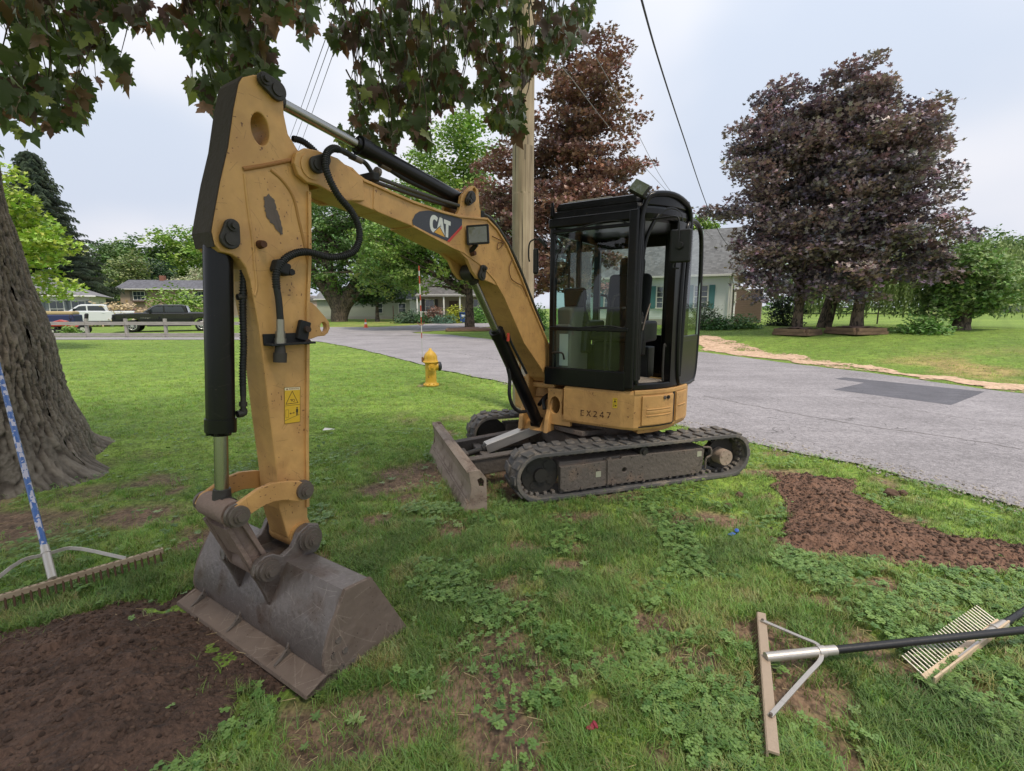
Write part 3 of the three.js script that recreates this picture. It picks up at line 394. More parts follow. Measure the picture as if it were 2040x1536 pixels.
// ---- the three working cylinders ----
hydraulic('black stick cylinder with chrome rod above the boom', [1.765, 2.40, BZ], [3.205, 2.615, BZ], 0.05, 0.027, 0.615, (g) => {});
hydraulic('black bucket cylinder hanging along the stick', [3.478, 1.93, BZ], [3.572, 0.675, BZ], 0.06, 0.03, 0.70, (g, a, m) => {
  const q = (x, y) => { const p = B(...z2(x, y), 0.0); return [p[0], p[1], BZ - 0.03]; };
  spiralHose('cylinder_hose', [q(375, 130), q(378, 300), q(372, 480), q(378, 800), q(372, 1000), q(375, 1180)], 0.014, g, [0.05, 0.92], 0.013);
  each('hose_elbow', [cyl(q(376, 1170), q(376, 1290), 0.013, 0.013, 8), cyl(q(376, 1225), q(376, 1260), 0.018, 0.018, 6), tube([q(376, 1280), q(378, 1310), q(330, 1320)], 0.018, 10, 8), cyl(q(330, 430), q(390, 430), 0.015, 0.015, 8)], M.pinDark, g);
  for (let i = 0; i < 8; i++) mesh('gland_nut', cyl([m.x + Math.cos(i * 0.785) * 0.056, m.y + 0.0, m.z + Math.sin(i * 0.785) * 0.056], [m.x + Math.cos(i * 0.785) * 0.056, m.y - 0.02, m.z + Math.sin(i * 0.785) * 0.056], 0.01, 0.01, 6), M.black, g);
});
hydraulic('black boom cylinder under the boom', [0.60, 0.50, BZ], [1.65, 1.885, BZ], 0.058, 0.032, 0.665, (g, a, m) => {
  mesh('cylinder_hose', tube([z6(740, 100), z6(760, 160), z6(830, 300), z6(880, 400)].map((q) => B(...q, 0.08)), 0.011, 20, 8), M.hose, g);
  mesh('cylinder_hose', tube([z6(735, 360), z6(750, 430), z6(748, 560), z6(770, 640), z6(820, 690), z6(870, 690)].map((q) => B(...q, 0.02)), 0.016, 24, 8), M.hose, g);
  mesh('hose_tag', box(0.03, 0.07, 0.012, ...B(...z6(738, 122), 0.09)), std(0xb8402c, 0.6), g);
});
// ---- bucket and its linkage ----
{
  const bk = partGroup('bucket', exc, UA); bk.userData.label = 'wide smooth-lipped grading bucket resting on the soil';
  const HW = 0.6, prof = [[3.225, 0.325], [3.30, 0.335], [3.363, 0.338], [3.39, 0.292], ...new THREE.CatmullRomCurve3([[3.424, 0.232], [3.452, 0.18], [3.474, 0.125], [3.486, 0.07], [3.482, 0.02], [3.466, -0.02]].map((p) => V(p[0], p[1], 0))).getPoints(22).map((p) => [p.x, p.y])];
  mesh('shell', [strip(prof, 0.016, 2 * HW - 0.012, BZ), strip([[3.225, 0.325], [3.12, 0.15], [2.985, -0.085]], 0.016, 2 * HW - 0.012, BZ)], M.steel, bk);
  mesh('cutting_edge', extr([[3.425, -0.005], [3.47, 0.004], [3.585, -0.028], [3.59, -0.044], [3.43, -0.035]], 2 * HW + 0.02, { z: BZ, bevel: 0.003 }), M.mudDark, bk);
  for (const s of [-1, 1]) {
    const z = BZ + s * HW; const sp = mesh('side_plate', extr([[3.215, 0.335], [3.363, 0.348], [3.40, 0.285], [3.436, 0.228], [3.464, 0.172], [3.486, 0.11], [3.496, 0.05], [3.49, 0.005], [3.588, -0.03], [3.58, -0.045], [3.45, -0.06], [3.3, -0.085], [2.975, -0.1]], 0.02, { z, bevel: 0.003 }), M.mudDark, bk);
    if (s < 0) for (const [x, y] of [[985, 1165], [1025, 1225], [960, 1255], [1075, 1290], [1005, 1320]]) { const p = B(...z3(x, y), HW + 0.01); mesh('hole_plug', cyl([p[0], p[1], z - 0.008], [p[0], p[1], z - 0.016], 0.017, 0.015, 14), M.frame, sp); }
  }
  mesh('rear_lip', box(0.09, 0.02, 2 * HW + 0.03, 3.0, -0.085, BZ, 0, 0, 0.15), M.steel, bk);
  for (const f of [0.10, 0.42, 0.78]) { const z = BZ + HW - 2 * HW * f; mesh('gusset', extr([[3.475, 0.02], [3.49, 0.062], [3.506, 0.03], [3.535, 0.003], [3.57, -0.02], [3.45, -0.01]], 0.014, { z, smooth: false }), M.frame, bk); }
  for (const s of [-1, 1]) { const z = BZ + s * 0.14;
    mesh('hinge_ear', [extr([[3.16, 0.41], [3.175, 0.475], [3.235, 0.497], [3.29, 0.47], [3.335, 0.405], [3.385, 0.385], [3.43, 0.42], [3.475, 0.425], [3.52, 0.395], [3.535, 0.35], [3.51, 0.29], [3.485, 0.22], [3.46, 0.13], [3.44, 0.19], [3.40, 0.26], [3.36, 0.33], [3.20, 0.325], [3.175, 0.345]], 0.03, { z, bevel: 0.005 }), cyl([3.235, 0.42, z - 0.032], [3.235, 0.42, z + 0.032], 0.065), cyl([3.47, 0.358, z - 0.032], [3.47, 0.358, z + 0.032], 0.055)], M.steel, bk);
    mesh('side_link', [extr([[3.215, 0.66], [3.225, 0.71], [3.265, 0.74], [3.33, 0.76], [3.41, 0.775], [3.48, 0.766], [3.54, 0.742], [3.60, 0.715], [3.625, 0.675], [3.60, 0.635], [3.56, 0.632], [3.52, 0.658], [3.47, 0.674], [3.41, 0.68], [3.35, 0.668], [3.30, 0.645], [3.27, 0.628], [3.235, 0.63]], 0.024, { z: BZ + s * 0.145, bevel: 0.004 })], M.yellow, bk);
  }
  const pin = (x, y, w, r, n) => { const p = mesh(n, [cyl([x, y, BZ - w], [x, y, BZ + w], r * 0.62), cyl([x, y, BZ - w + 0.012], [x, y, BZ - w + 0.03], r), cyl([x, y, BZ + w - 0.03], [x, y, BZ + w - 0.012], r), cyl([x, y, BZ - w + 0.03], [x, y, BZ - w + 0.05], r * 1.15), cyl([x, y, BZ - w - 0.012], [x, y, BZ - w], r * 0.45, r * 0.45, 6)], M.pin, bk); return p; };
  pin(3.245, 0.685, 0.185, 0.045, 'linkage_pin'); pin(3.578, 0.672, 0.185, 0.048, 'linkage_pin'); pin(3.235, 0.42, 0.205, 0.05, 'linkage_pin'); pin(3.47, 0.358, 0.205, 0.05, 'linkage_pin');
  mesh('bucket_link', [cyl([3.578, 0.672, BZ - 0.12], [3.578, 0.672, BZ + 0.12], 0.058), cyl([3.47, 0.358, BZ - 0.115], [3.47, 0.358, BZ + 0.115], 0.05), ...[-1, 1].map((s) => extr([[3.53, 0.66], [3.62, 0.65], [3.525, 0.35], [3.42, 0.37]], 0.02, { z: BZ + s * 0.085, bevel: 0.004 })), ...[-1, 1].flatMap((s) => [bar([3.545, 0.63, BZ + s * 0.1], [3.44, 0.385, BZ + s * 0.1], 0.03, 0.022), bar([3.605, 0.61, BZ + s * 0.1], [3.51, 0.365, BZ + s * 0.1], 0.03, 0.022)]), extr([[3.55, 0.6], [3.6, 0.59], [3.535, 0.42], [3.475, 0.44]], 0.15, { z: BZ })], std(0x7d6a60, 0.7, { bumpMap: bf, bumpScale: 0.006 }), bk);
}
// ---- swing post ----
{
  const P = [[0.443, 1.06], [0.385, 1.02], [0.355, 0.96], [0.32, 0.88], [0.40, 0.80], [0.43, 0.68], [0.41, 0.57], [0.53, 0.43], [0.70, 0.43], [0.68, 0.56], [0.62, 0.68], [0.575, 0.824], [0.56, 1.0], [0.51, 1.06]];
  const sp = mesh('swing_post', [extr(P, 0.05, { z: BZ - 0.145, bevel: 0.012 }), extr(P, 0.05, { z: BZ + 0.145, bevel: 0.012 }), extr([[0.36, 0.72], [0.33, 0.60], [0.40, 0.43], [0.66, 0.43], [0.50, 0.62], [0.46, 0.72]], 0.25, { z: BZ, bevel: 0.01 }), cyl([0.45, 0.985, BZ - 0.185], [0.45, 0.985, BZ - 0.13], 0.072)], M.yellow, exc); sp.rotation.y = UA;
  mesh('swing_bracket', [box(0.42, 0.06, 0.34, 0.28, 0.855, BZ, 0, 0, 0, 0.02), box(0.5, 0.06, 0.36, 0.30, 0.55, BZ, 0, 0, 0, 0.02), extr([[0.18, 0.86], [0.02, 0.86], [0.03, 0.62], [-0.06, 0.56], [-0.06, 0.51], [0.19, 0.51]], 0.05, { z: 0, holes: [circlePts(0.105, 0.70, 0.055, 0.085, 20)] }).rotateY(-Math.PI / 2).translate(0.61, 0, 0.06)], M.yellow, sp);
  each('hose', [tube([[0.2, 0.80, BZ - 0.1], [0.42, 0.76, BZ - 0.06], [0.56, 0.72, BZ - 0.05], [0.6, 0.64, BZ - 0.08]], 0.02, 20, 8), tube([[0.2, 0.74, BZ + 0.05], [0.42, 0.72, BZ + 0.02], [0.6, 0.68, BZ - 0.02]], 0.02, 20, 8), tube([[0.45, 1.3, BZ - 0.13], [0.30, 1.25, BZ - 0.2], [0.25, 1.05, BZ - 0.16], [0.2, 0.9, BZ - 0.1]], 0.024, 20, 8), tube([[0.55, 1.34, BZ - 0.11], [0.34, 1.34, BZ - 0.2], [0.22, 1.1, BZ - 0.14], [0.15, 0.9, BZ - 0.05]], 0.02, 20, 8)], M.hose, sp);
}
// ---- upper body ----
const rad = (d) => d * Math.PI / 180, arc = (R, a0, a1, n) => Array.from({ length: n + 1 }, (_, i) => { const a = rad(lerp(a0, a1, i / n)); return [R * Math.cos(a), R * Math.sin(a)]; }); // [u, l]
function plan(pts, y0, y1, bevel = 0.02, holes = []) { // footprint [u, l] lifted from y0 to y1
  const g = extr(pts, y1 - y0, { z: 0, bevel, holes }); g.rotateX(-Math.PI / 2); g.translate(0, (y0 + y1) / 2, 0); return g; // (u, l, z) -> (u, z, -l)
}
function shellArc(R, a0, a1, y0, y1, th, n = 14) { return plan([...arc(R, a0, a1, n), ...arc(R - th, a1, a0, n)], y0, y1, 0.006); }
{
  const foot = [[0.655, 0.50], ...arc(0.885, 44, 290, 60), [0.42, -0.66], [0.28, -0.62], [0.26, -0.10], [0.655, -0.06]];
  const ub = mesh('upper_body', [plan(foot, 0.55, 0.905, 0.03), plan([...arc(0.86, 150, 285, 40), [0.05, -0.30], [-0.35, -0.26], [-0.6, 0.2]], 0.895, 1.18, 0.06), shellArc(0.893, 44, 92, 0.875, 0.912, 0.03), plan([...arc(0.8, 50, 290, 40), [0.3, -0.5], [0.3, 0.4]], 0.50, 0.56, 0.01)], M.yellow, exc); ub.rotation.y = UA;
  mesh('access_door', [shellArc(0.902, 48.5, 71.5, 0.60, 0.862, 0.03), shellArc(0.908, 51, 69, 0.735, 0.748, 0.02), shellArc(0.908, 51, 69, 0.68, 0.69, 0.02), shellArc(0.906, 51, 69, 0.70, 0.73, 0.02)], M.yellow, ub);
  mesh('panel_gap', shellArc(0.889, 72.3, 74.2, 0.59, 0.875, 0.012, 4), M.dark, ub);
  mesh('panel_gap', shellArc(0.889, 47, 73, 0.580, 0.592, 0.012, 10), M.dark, ub);
  mesh('side_panel', [shellArc(0.899, 75, 89, 0.60, 0.87, 0.03), shellArc(0.905, 77, 88, 0.735, 0.748, 0.02)], M.yellow, ub);
  for (const a of [63.6, 66.4]) { const c = Math.cos(rad(a)), s = Math.sin(rad(a)); mesh('door_lock', [cyl([0.89 * c, 0.838, -0.89 * s], [0.912 * c, 0.838, -0.912 * s], 0.016), cyl([0.905 * c, 0.838, -0.905 * s], [0.916 * c, 0.838, -0.916 * s], 0.007)], a < 65 ? M.pin : M.dark, ub); }
  { // stencilled fleet number and small stickers on the front panel
    const dec = (a, b, c, d, draw, W, H) => { const g = new THREE.BufferGeometry(); g.setAttribute('position', new THREE.Float32BufferAttribute([...a, ...b, ...c, ...d].map((v, i) => i % 3 ? v : 0.657), 3)); g.setAttribute('uv', new THREE.Float32BufferAttribute([0, 1, 1, 1, 1, 0, 0, 0], 2)); g.setIndex([0, 3, 2, 0, 2, 1]); g.computeVertexNormals(); return [g, ctex(W, H, draw)]; };
    const chars = 'EX247', [cw, chh] = [84, 110];
    const R = rngOf(4); const f = (x, y) => FP(...z7(x, y), 0.657);
    const tx = ctex(512, 160, (c) => { c.fillStyle = '#000'; c.fillRect(0, 0, 512, 160); c.font = 'bold 120px monospace'; c.fillStyle = '#fff'; [...chars].forEach((ch, i) => c.fillText(ch, 10 + i * 100, 118)); c.fillStyle = '#000'; c.fillRect(0, 70, 512, 7); for (let i = 0; i < 420; i++) c.fillRect(R() * 512, R() * 160, R() * 9, R() * 7); });
    tx.colorSpace = THREE.NoColorSpace; const [g] = dec(f(605, 362), f(870, 385), f(868, 470), f(603, 442), () => {}, 4, 4);
    mesh('fleet_number', g, std(0x4a2a1a, 0.7, { alphaMap: tx, transparent: true, side: THREE.DoubleSide }), ub, 0).userData.label = 'worn stencilled number EX247 on the front panel';
    const t2 = ctex(64, 128, (c) => { c.fillStyle = '#d8b62c'; c.fillRect(0, 0, 64, 128); c.fillStyle = '#57461a'; c.fillRect(8, 12, 48, 6); c.fillRect(8, 62, 48, 5); c.beginPath(); c.moveTo(32, 20); c.lineTo(52, 54); c.lineTo(12, 54); c.fill(); c.fillRect(14, 76, 10, 40); c.fillRect(32, 84, 20, 24); });
    const [g2] = dec(f(866, 285), f(902, 287), f(900, 366), f(864, 362), () => {}, 4, 4); mesh('safety_sticker', g2, std(0xffffff, 0.5, { map: t2, side: THREE.DoubleSide }), ub, 0);
  }
  mesh('hazard_panel', [box(0.03, 0.22, 0.1, 0.30, 0.98, 0.70)], std(0xffffff, 0.5, { map: ctex(64, 128, (c) => { c.fillStyle = '#d8d4cc'; c.fillRect(0, 0, 64, 128); c.fillStyle = '#a8352a'; for (let i = -2; i < 8; i++) { c.beginPath(); c.moveTo(0, i * 32); c.lineTo(64, i * 32 - 30); c.lineTo(64, i * 32 - 14); c.lineTo(0, i * 32 + 16); c.fill(); } }) }), ub, 6);
  mesh('slew_ring', [cyl([0, 0.40, 0], [0, 0.52, 0], 0.42, 0.42, 40)], M.frame, ub);
}
// ---- cab ----
{
  const cab = partGroup('cab', exc, UA); cab.userData.label = 'black glazed cab with its door swung open'; const y0 = 0.905, yT = 2.40, rF = 0.855, lR = -0.235, uB = -0.42;
  const footC = [[0.645, 0.52], ...arc(rF, 42, 112, 20), [uB, 0.6], [uB, lR], [0.645, lR]], inner = [[0.60, 0.48], ...arc(rF - 0.06, 42, 112, 20), [uB + 0.05, 0.55], [uB + 0.05, lR + 0.05], [0.60, lR + 0.05]];
  const roofPts = [[0.63, 0.53], ...arc(rF - 0.005, 42, 112, 20), [uB, 0.6], [uB, lR], [0.63, lR]];
  const post = (u, l, w, d, ya, yb, tilt = 0) => box(w, yb - ya, d, u, (ya + yb) / 2, -l, 0, 0, tilt, 0.018);
  // hoop over the doorway follows the curve of the side
  const hoop = (R, pts, r) => tube(pts.map(([a, y]) => { const c = rad(a); return [R * Math.cos(c), y, -R * Math.sin(c)]; }), r, 60, 10);
  const fr = mesh('frame', [
    plan(footC, y0, 0.965, 0.012, [inner]), plan(roofPts, yT - 0.06, yT + 0.09, 0.055),
    box(0.05, 0.17, 0.80, 0.637, 0.985, -0.13), box(0.035, 0.035, 0.76, 0.652, 1.432, -0.165), box(0.05, 0.09, 0.8, 0.63, 2.375, -0.15, 0, 0, 0, 0.02), box(0.03, 0.03, 0.74, 0.645, 2.30, -0.165),
    post(0.62, -0.205, 0.055, 0.06, 0.93, 2.42), post(0.615, 0.555, 0.09, 0.085, 0.92, 2.42), post(0.585, 0.60, 0.05, 0.05, 0.95, 2.36), post(uB + 0.03, lR + 0.03, 0.07, 0.07, 0.93, 2.4), post(0.06, lR + 0.02, 0.06, 0.05, 0.93, 2.38), post(uB + 0.03, 0.57, 0.08, 0.08, 0.93, 2.4),
    shellArc(rF, 71.5, 84, 0.92, 2.36, 0.075), shellArc(rF - 0.03, 84, 112, 0.92, 1.35, 0.03), shellArc(rF - 0.03, 84, 112, 2.2, 2.4, 0.03), shellArc(rF, 105, 113, 0.92, 2.38, 0.06),
    box(uB + 0.9, 0.36, 0.03, 0.1, 1.1, -lR - 0.02), box(0.03, 0.45, 0.8, uB + 0.02, 1.12, -0.18), box(1.0, 0.09, 0.03, 0.1, 2.33, -lR - 0.02), box(0.03, 0.12, 0.8, uB + 0.02, 2.3, -0.18),
    hoop(rF + 0.004, [[44, 1.0], [43.8, 1.8], [44.3, 2.25], [45.5, 2.42], [49, 2.525], [57, 2.555], [66, 2.557], [75, 2.53], [83, 2.485], [87, 2.38], [87, 2.2], [84, 1.8], [81, 1.0]], 0.024), hoop(rF - 0.02, [[47.5, 1.0], [46.8, 1.9], [48.5, 2.16], [52, 2.29], [57, 2.39], [63, 2.445], [70, 2.45], [76, 2.41], [78, 2.3], [75.5, 1.9], [73.4, 1.0]], 0.017),
    shellArc(rF - 0.004, 47, 86, 2.46, 2.545, 0.06), plan(roofPts.map(([u, l]) => [u * 0.93 - 0.01, l * 0.93 + 0.015]), yT + 0.05, yT + 0.165, 0.05)], M.black, cab);
  mesh('roof_hatch', [plan([[0.52, 0.3], [0.52, -0.12], [0.0, -0.12], [0.0, 0.3]], yT + 0.16, yT + 0.178, 0.008)], std(0x8d8a84, 0.6), cab);
  mesh('roof_fin', [extr([[0.62, 2.40], [0.66, 2.44], [0.645, 2.56], [0.625, 2.56], [0.60, 2.46], [0.40, 2.48], [0.3, 2.46]], 0.02, { z: 0.215 })], M.black, cab);
  const pane = (a, b, c, d, n, m) => { const g = new THREE.BufferGeometry(); g.setAttribute('position', new THREE.Float32BufferAttribute([...a, ...b, ...c, ...d], 3)); g.setAttribute('uv', new THREE.Float32BufferAttribute([0, 0, 1, 0, 1, 1, 0, 1], 2)); g.setIndex([0, 1, 2, 0, 2, 3]); g.computeVertexNormals(); return mesh(n, g, m, cab, 0); };
  pane([0.645, 1.45, 0.175], [0.645, 1.45, -0.515], [0.645, 2.29, -0.515], [0.645, 2.29, 0.175], 'windshield', M.glass);
  pane([0.645, 1.065, 0.175], [0.645, 1.065, -0.515], [0.645, 1.415, -0.515], [0.645, 1.415, 0.175], 'lower_windshield', M.glass);
  pane([0.08, 1.28, -lR - 0.02], [0.6, 1.28, -lR - 0.02], [0.6, 2.29, -lR - 0.02], [0.08, 2.29, -lR - 0.02], 'side_window', M.glassTint);
  pane([uB + 0.05, 1.28, -lR - 0.02], [0.04, 1.28, -lR - 0.02], [0.04, 2.29, -lR - 0.02], [uB + 0.05, 2.29, -lR - 0.02], 'side_window', M.glassTint);
  mesh('rear_window', put(prep(new THREE.ShapeGeometry(shapeOf([[-0.34, 0], [0.34, 0], [0.36, 0.02], [0.36, 0.84], [0.30, 0.9], [-0.30, 0.9], [-0.36, 0.84], [-0.36, 0.02]]))), uB + 0.02, 1.345, -0.18, 0, Math.PI / 2, 0), M.glass, cab, 0);
  mesh('window_seal', [...[[1.06, 1.42], [1.448, 2.292]].map(([a, b]) => tube([[0.650, a, 0.175], [0.650, a, -0.5], [0.650, a + 0.02, -0.52], [0.650, b, -0.52], [0.650, b, 0.175]], 0.008, 60, 6)), box(0.02, 0.86, 0.02, 0.3, 1.8, -lR - 0.03)], M.hose, cab);
  // door swung back past the rear post, seen nearly edge on
  { const hx = rF * Math.cos(rad(80)), hz = -rF * Math.sin(rad(80)), hp = V(hx, 0, hz), toEye = EYE.clone().sub(EXC); const du = toEye.dot(UD) - hx, dl = toEye.dot(LD) + hz; // direction away from the viewer, turned a little outwards
    const L = Math.hypot(du, dl), ca = Math.cos(-0.33), sa = Math.sin(-0.33); let ex = -du / L, el = -dl / L; [ex, el] = [ex * ca - el * sa, ex * sa + el * ca];
    const at = (t, y, o = 0) => [hp.x + ex * t - el * o, y, hp.z - el * t - ex * o];
    const dg = mesh('door', [tube([at(0.02, 0.95), at(0.02, 2.2), at(0.08, 2.36), at(0.25, 2.40), at(0.42, 2.34), at(0.48, 2.2), at(0.48, 0.98), at(0.42, 0.92), at(0.1, 0.92)], 0.022, 90, 8, true), bar(at(0.02, 1.34), at(0.48, 1.34), 0.03, 0.05), bar(at(0.02, 1.12), at(0.48, 1.12), 0.025, 0.44)], M.black, cab);
    const g = new THREE.BufferGeometry(); g.setAttribute('position', new THREE.Float32BufferAttribute([...at(0.03, 1.36), ...at(0.47, 1.36), ...at(0.47, 2.32), ...at(0.03, 2.32)], 3)); g.setIndex([0, 1, 2, 0, 2, 3]); g.computeVertexNormals(); mesh('door_glass', g, M.glass, cab, 0);
    mesh('door_latch', box(0.05, 0.09, 0.05, ...at(0.0, 1.45, 0.04)), M.plastic, cab);
    mesh('door_edge_glass', bar(at(0.50, 1.3, 0.0), at(0.50, 2.35, 0.0), 0.012, 0.02, V(1, 0, 0)), std(0x9db3ab, 0.1, { metalness: 0.2 }), cab);
  }
  // inside
  mesh('floor_mat', [plan([[0.58, 0.46], ...arc(rF - 0.07, 45, 75, 8), [0.1, 0.4], [0.1, -0.2], [0.58, -0.2]], 0.955, 0.97, 0.004)], std(0x8f857a, 0.9, { bumpMap: bc, bumpScale: 0.01 }), cab);
  const seatM = std(0x17171a, 0.85, { bumpMap: bf, bumpScale: 0.002 });
  mesh('seat', [box(0.46, 0.14, 0.46, 0.02, 1.36, -0.22, 0, 0, 0.06, 0.05), box(0.13, 0.62, 0.44, -0.22, 1.66, -0.22, 0, 0, 0.16, 0.05), box(0.1, 0.22, 0.26, -0.30, 2.03, -0.22, 0, 0, 0.12, 0.045), box(0.4, 0.36, 0.4, 0.0, 1.12, -0.22, 0, 0, 0, 0.03)], seatM, cab);
  const joy = (u, l) => [lathe([[0.001, 0.30], [0.012, 0.295], [0.014, 0.12], [0.03, 0.1], [0.04, 0.085], [0.035, 0.07], [0.052, 0.05], [0.045, 0.035], [0.065, 0.0]], 16).translate(u, 1.48, -l), box(0.045, 0.12, 0.04, u + 0.01, 1.75, -l, 0, 0, -0.2, 0.018)];
  for (const [u, l, n] of [[0.26, 0.50, 'left'], [0.26, -0.05, 'right']]) {
    const cn = mesh('control_console', [box(0.44, 0.2, 0.13, 0.10, 1.40, -l, 0, 0, 0, 0.03), box(0.14, 0.3, 0.12, 0.26, 1.33, -l, 0, 0, 0.1, 0.03), box(0.2, 0.3, 0.1, 0.0, 1.1, -l)], M.plastic, cab);
    mesh('joystick', joy(u, l), M.dark, cab);
    if (n === 'left') { mesh('console_lever', tube([[0.36, 1.42, -l - 0.07], [0.30, 1.55, -l - 0.08], [0.20, 1.66, -l - 0.08]], 0.008, 10, 6), M.pin, cab); mesh('console_sticker', box(0.004, 0.1, 0.05, 0.335, 1.34, -l, 0, 0, 0.1, 0), std(0xffffff, 0.5, { map: ctex(64, 128, (c) => { c.fillStyle = '#c9c7c0'; c.fillRect(0, 0, 64, 128); c.fillStyle = '#333'; for (let i = 0; i < 4; i++) { c.fillRect(14, 10 + i * 30, 12, 16); c.fillRect(36, 10 + i * 30, 14, 10); } }) }), cab, 10); }
  }
  mesh('travel_lever', [tube([[0.45, 0.97, -0.30], [0.44, 1.3, -0.30], [0.40, 1.72, -0.31], [0.40, 1.74, -0.36]], 0.011, 16, 6), tube([[0.45, 0.97, -0.25], [0.44, 1.3, -0.25], [0.40, 1.72, -0.24], [0.40, 1.74, -0.18]], 0.011, 16, 6), box(0.10, 0.02, 0.28, 0.44, 1.62, -0.28)], M.pinDark, cab);
  mesh('side_cabinet', [box(0.42, 0.50, 0.17, 0.36, 1.22, 0.13, 0, 0, 0, 0.03), box(0.3, 0.24, 0.16, 0.40, 1.52, 0.12, 0, 0, -0.12, 0.03)], std(0x6d6d66, 0.6, { bumpMap: bf, bumpScale: 0.001 }), cab);
  mesh('monitor', [box(0.07, 0.18, 0.2, 0.42, 1.72, 0.08, 0, 0.25, -0.25, 0.02), box(0.01, 0.13, 0.16, 0.385, 1.725, 0.075, 0, 0.25, -0.25, 0)], M.plastic, cab);
  mesh('instruction_sheet', box(0.003, 0.3, 0.09, 0.575, 1.23, 0.11, 0, 0, 0, 0), std(0xffffff, 0.6, { map: ctex(96, 256, (c) => { c.fillStyle = '#cfd8d6'; c.fillRect(0, 0, 96, 256); const R = rngOf(8); c.fillStyle = '#4a5556'; for (let i = 0; i < 60; i++) c.fillRect(6 + R() * 60, 8 + R() * 236, 4 + R() * 22, 2 + R() * 4); c.fillStyle = '#2e3436'; for (let i = 0; i < 7; i++) c.fillRect(10 + R() * 55, 20 + i * 32, 14, 12); }) }), cab, 3.2);
  mesh('warning_sticker', [box(0.06, 0.16, 0.003, 0.10, 1.50, -lR - 0.035, 0, 0, 0, 0), box(0.12, 0.05, 0.003, 0.16, 1.41, -lR - 0.035, 0, 0, 0, 0)], std(0xffffff, 0.5, { map: ctex(64, 64, (c) => { c.fillStyle = '#d9b02a'; c.fillRect(0, 0, 64, 64); c.fillStyle = '#54421a'; for (let i = 0; i < 5; i++) c.fillRect(6, 6 + i * 12, 40, 4); }) }), cab, 12);
  mesh('safety_notice', box(0.1, 0.13, 0.003, 0.30, 1.45, -lR - 0.035, 0, 0, 0, 0), M.white, cab);
  mesh('wiper', [tube([[0.655, 2.25, 0.1], [0.66, 2.1, 0.14], [0.66, 2.0, 0.16]], 0.006, 8, 6)], M.dark, cab);
  mesh('grab_handle', tube([[0.66, 1.20, 0.10], [0.70, 1.21, 0.10], [0.70, 1.21, 0.0], [0.66, 1.15, -0.0]].map(([u, y, z]) => [u, y, z + 0.06]), 0.009, 20, 6), M.pinDark, cab);
  mesh('grab_handle', hoop(rF - 0.04, [[69, 1.28], [68, 1.30], [67.5, 1.25], [67.5, 1.05], [68, 0.97]], 0.011), M.pinDark, cab);
  // mirrors
  { const c = FP(...z5(1112, 478), 0.60); mesh('mirror', [put(box(0.035, 0.26, 0.165, 0, 0, 0, 0, 0, 0, 0.022), c[0], c[1], c[2], 0, 0.12, 0), put(cyl([0, 0, 0], [0.05, 0, 0], 0.035, 0.025), c[0], c[1] - 0.0, c[2]), tube([FP(...z5(905, 300), 0.6), FP(...z5(1000, 285), 0.62), FP(...z5(1080, 278), 0.63), FP(...z5(1098, 290), 0.64), FP(...z5(1098, 470), 0.645)], 0.0075, 30, 6), tube([FP(...z5(1065, 590), 0.6), FP(...z5(1060, 625), 0.6), FP(...z5(1100, 630), 0.6)], 0.007, 12, 6)], M.plastic, cab);
    const d = FP(...z5(128, 585), 0.55); mesh('mirror', [put(box(0.12, 0.24, 0.05, 0, 0, 0, 0, 0, 0, 0.02), d[0], d[1], d[2], 0, 0.5, 0), tube([FP(...z5(200, 450), 0.6), FP(...z5(150, 430), 0.57), FP(...z5(90, 450), 0.57), FP(...z5(80, 560), 0.56), FP(...z5(85, 585), 0.55)], 0.0075, 24, 6), bar(FP(...z5(150, 425), 0.6), FP(...z5(200, 480), 0.6), 0.03, 0.03)], M.plastic, cab); }
  { const c = FP(...z5(832, 112), 0.69); c[1] += 0.03; const q = (g) => put(g, 0, 0, 0, -0.55, 0, 0.35).translate(...c); mesh('work_light', [q(box(0.06, 0.115, 0.15, -0.01, 0, 0, 0, 0, 0, 0.025)), cyl([c[0] - 0.02, c[1] - 0.04, c[2]], [c[0] - 0.07, 2.5, c[2] - 0.03], 0.015)], M.plastic, cab); mesh('work_light_lens', q(box(0.008, 0.095, 0.128, 0.02, 0, 0)), phys(0x5f6659, 0.12, { clearcoat: 1, bumpMap: bf, bumpScale: 0.002 }), cab); }
}
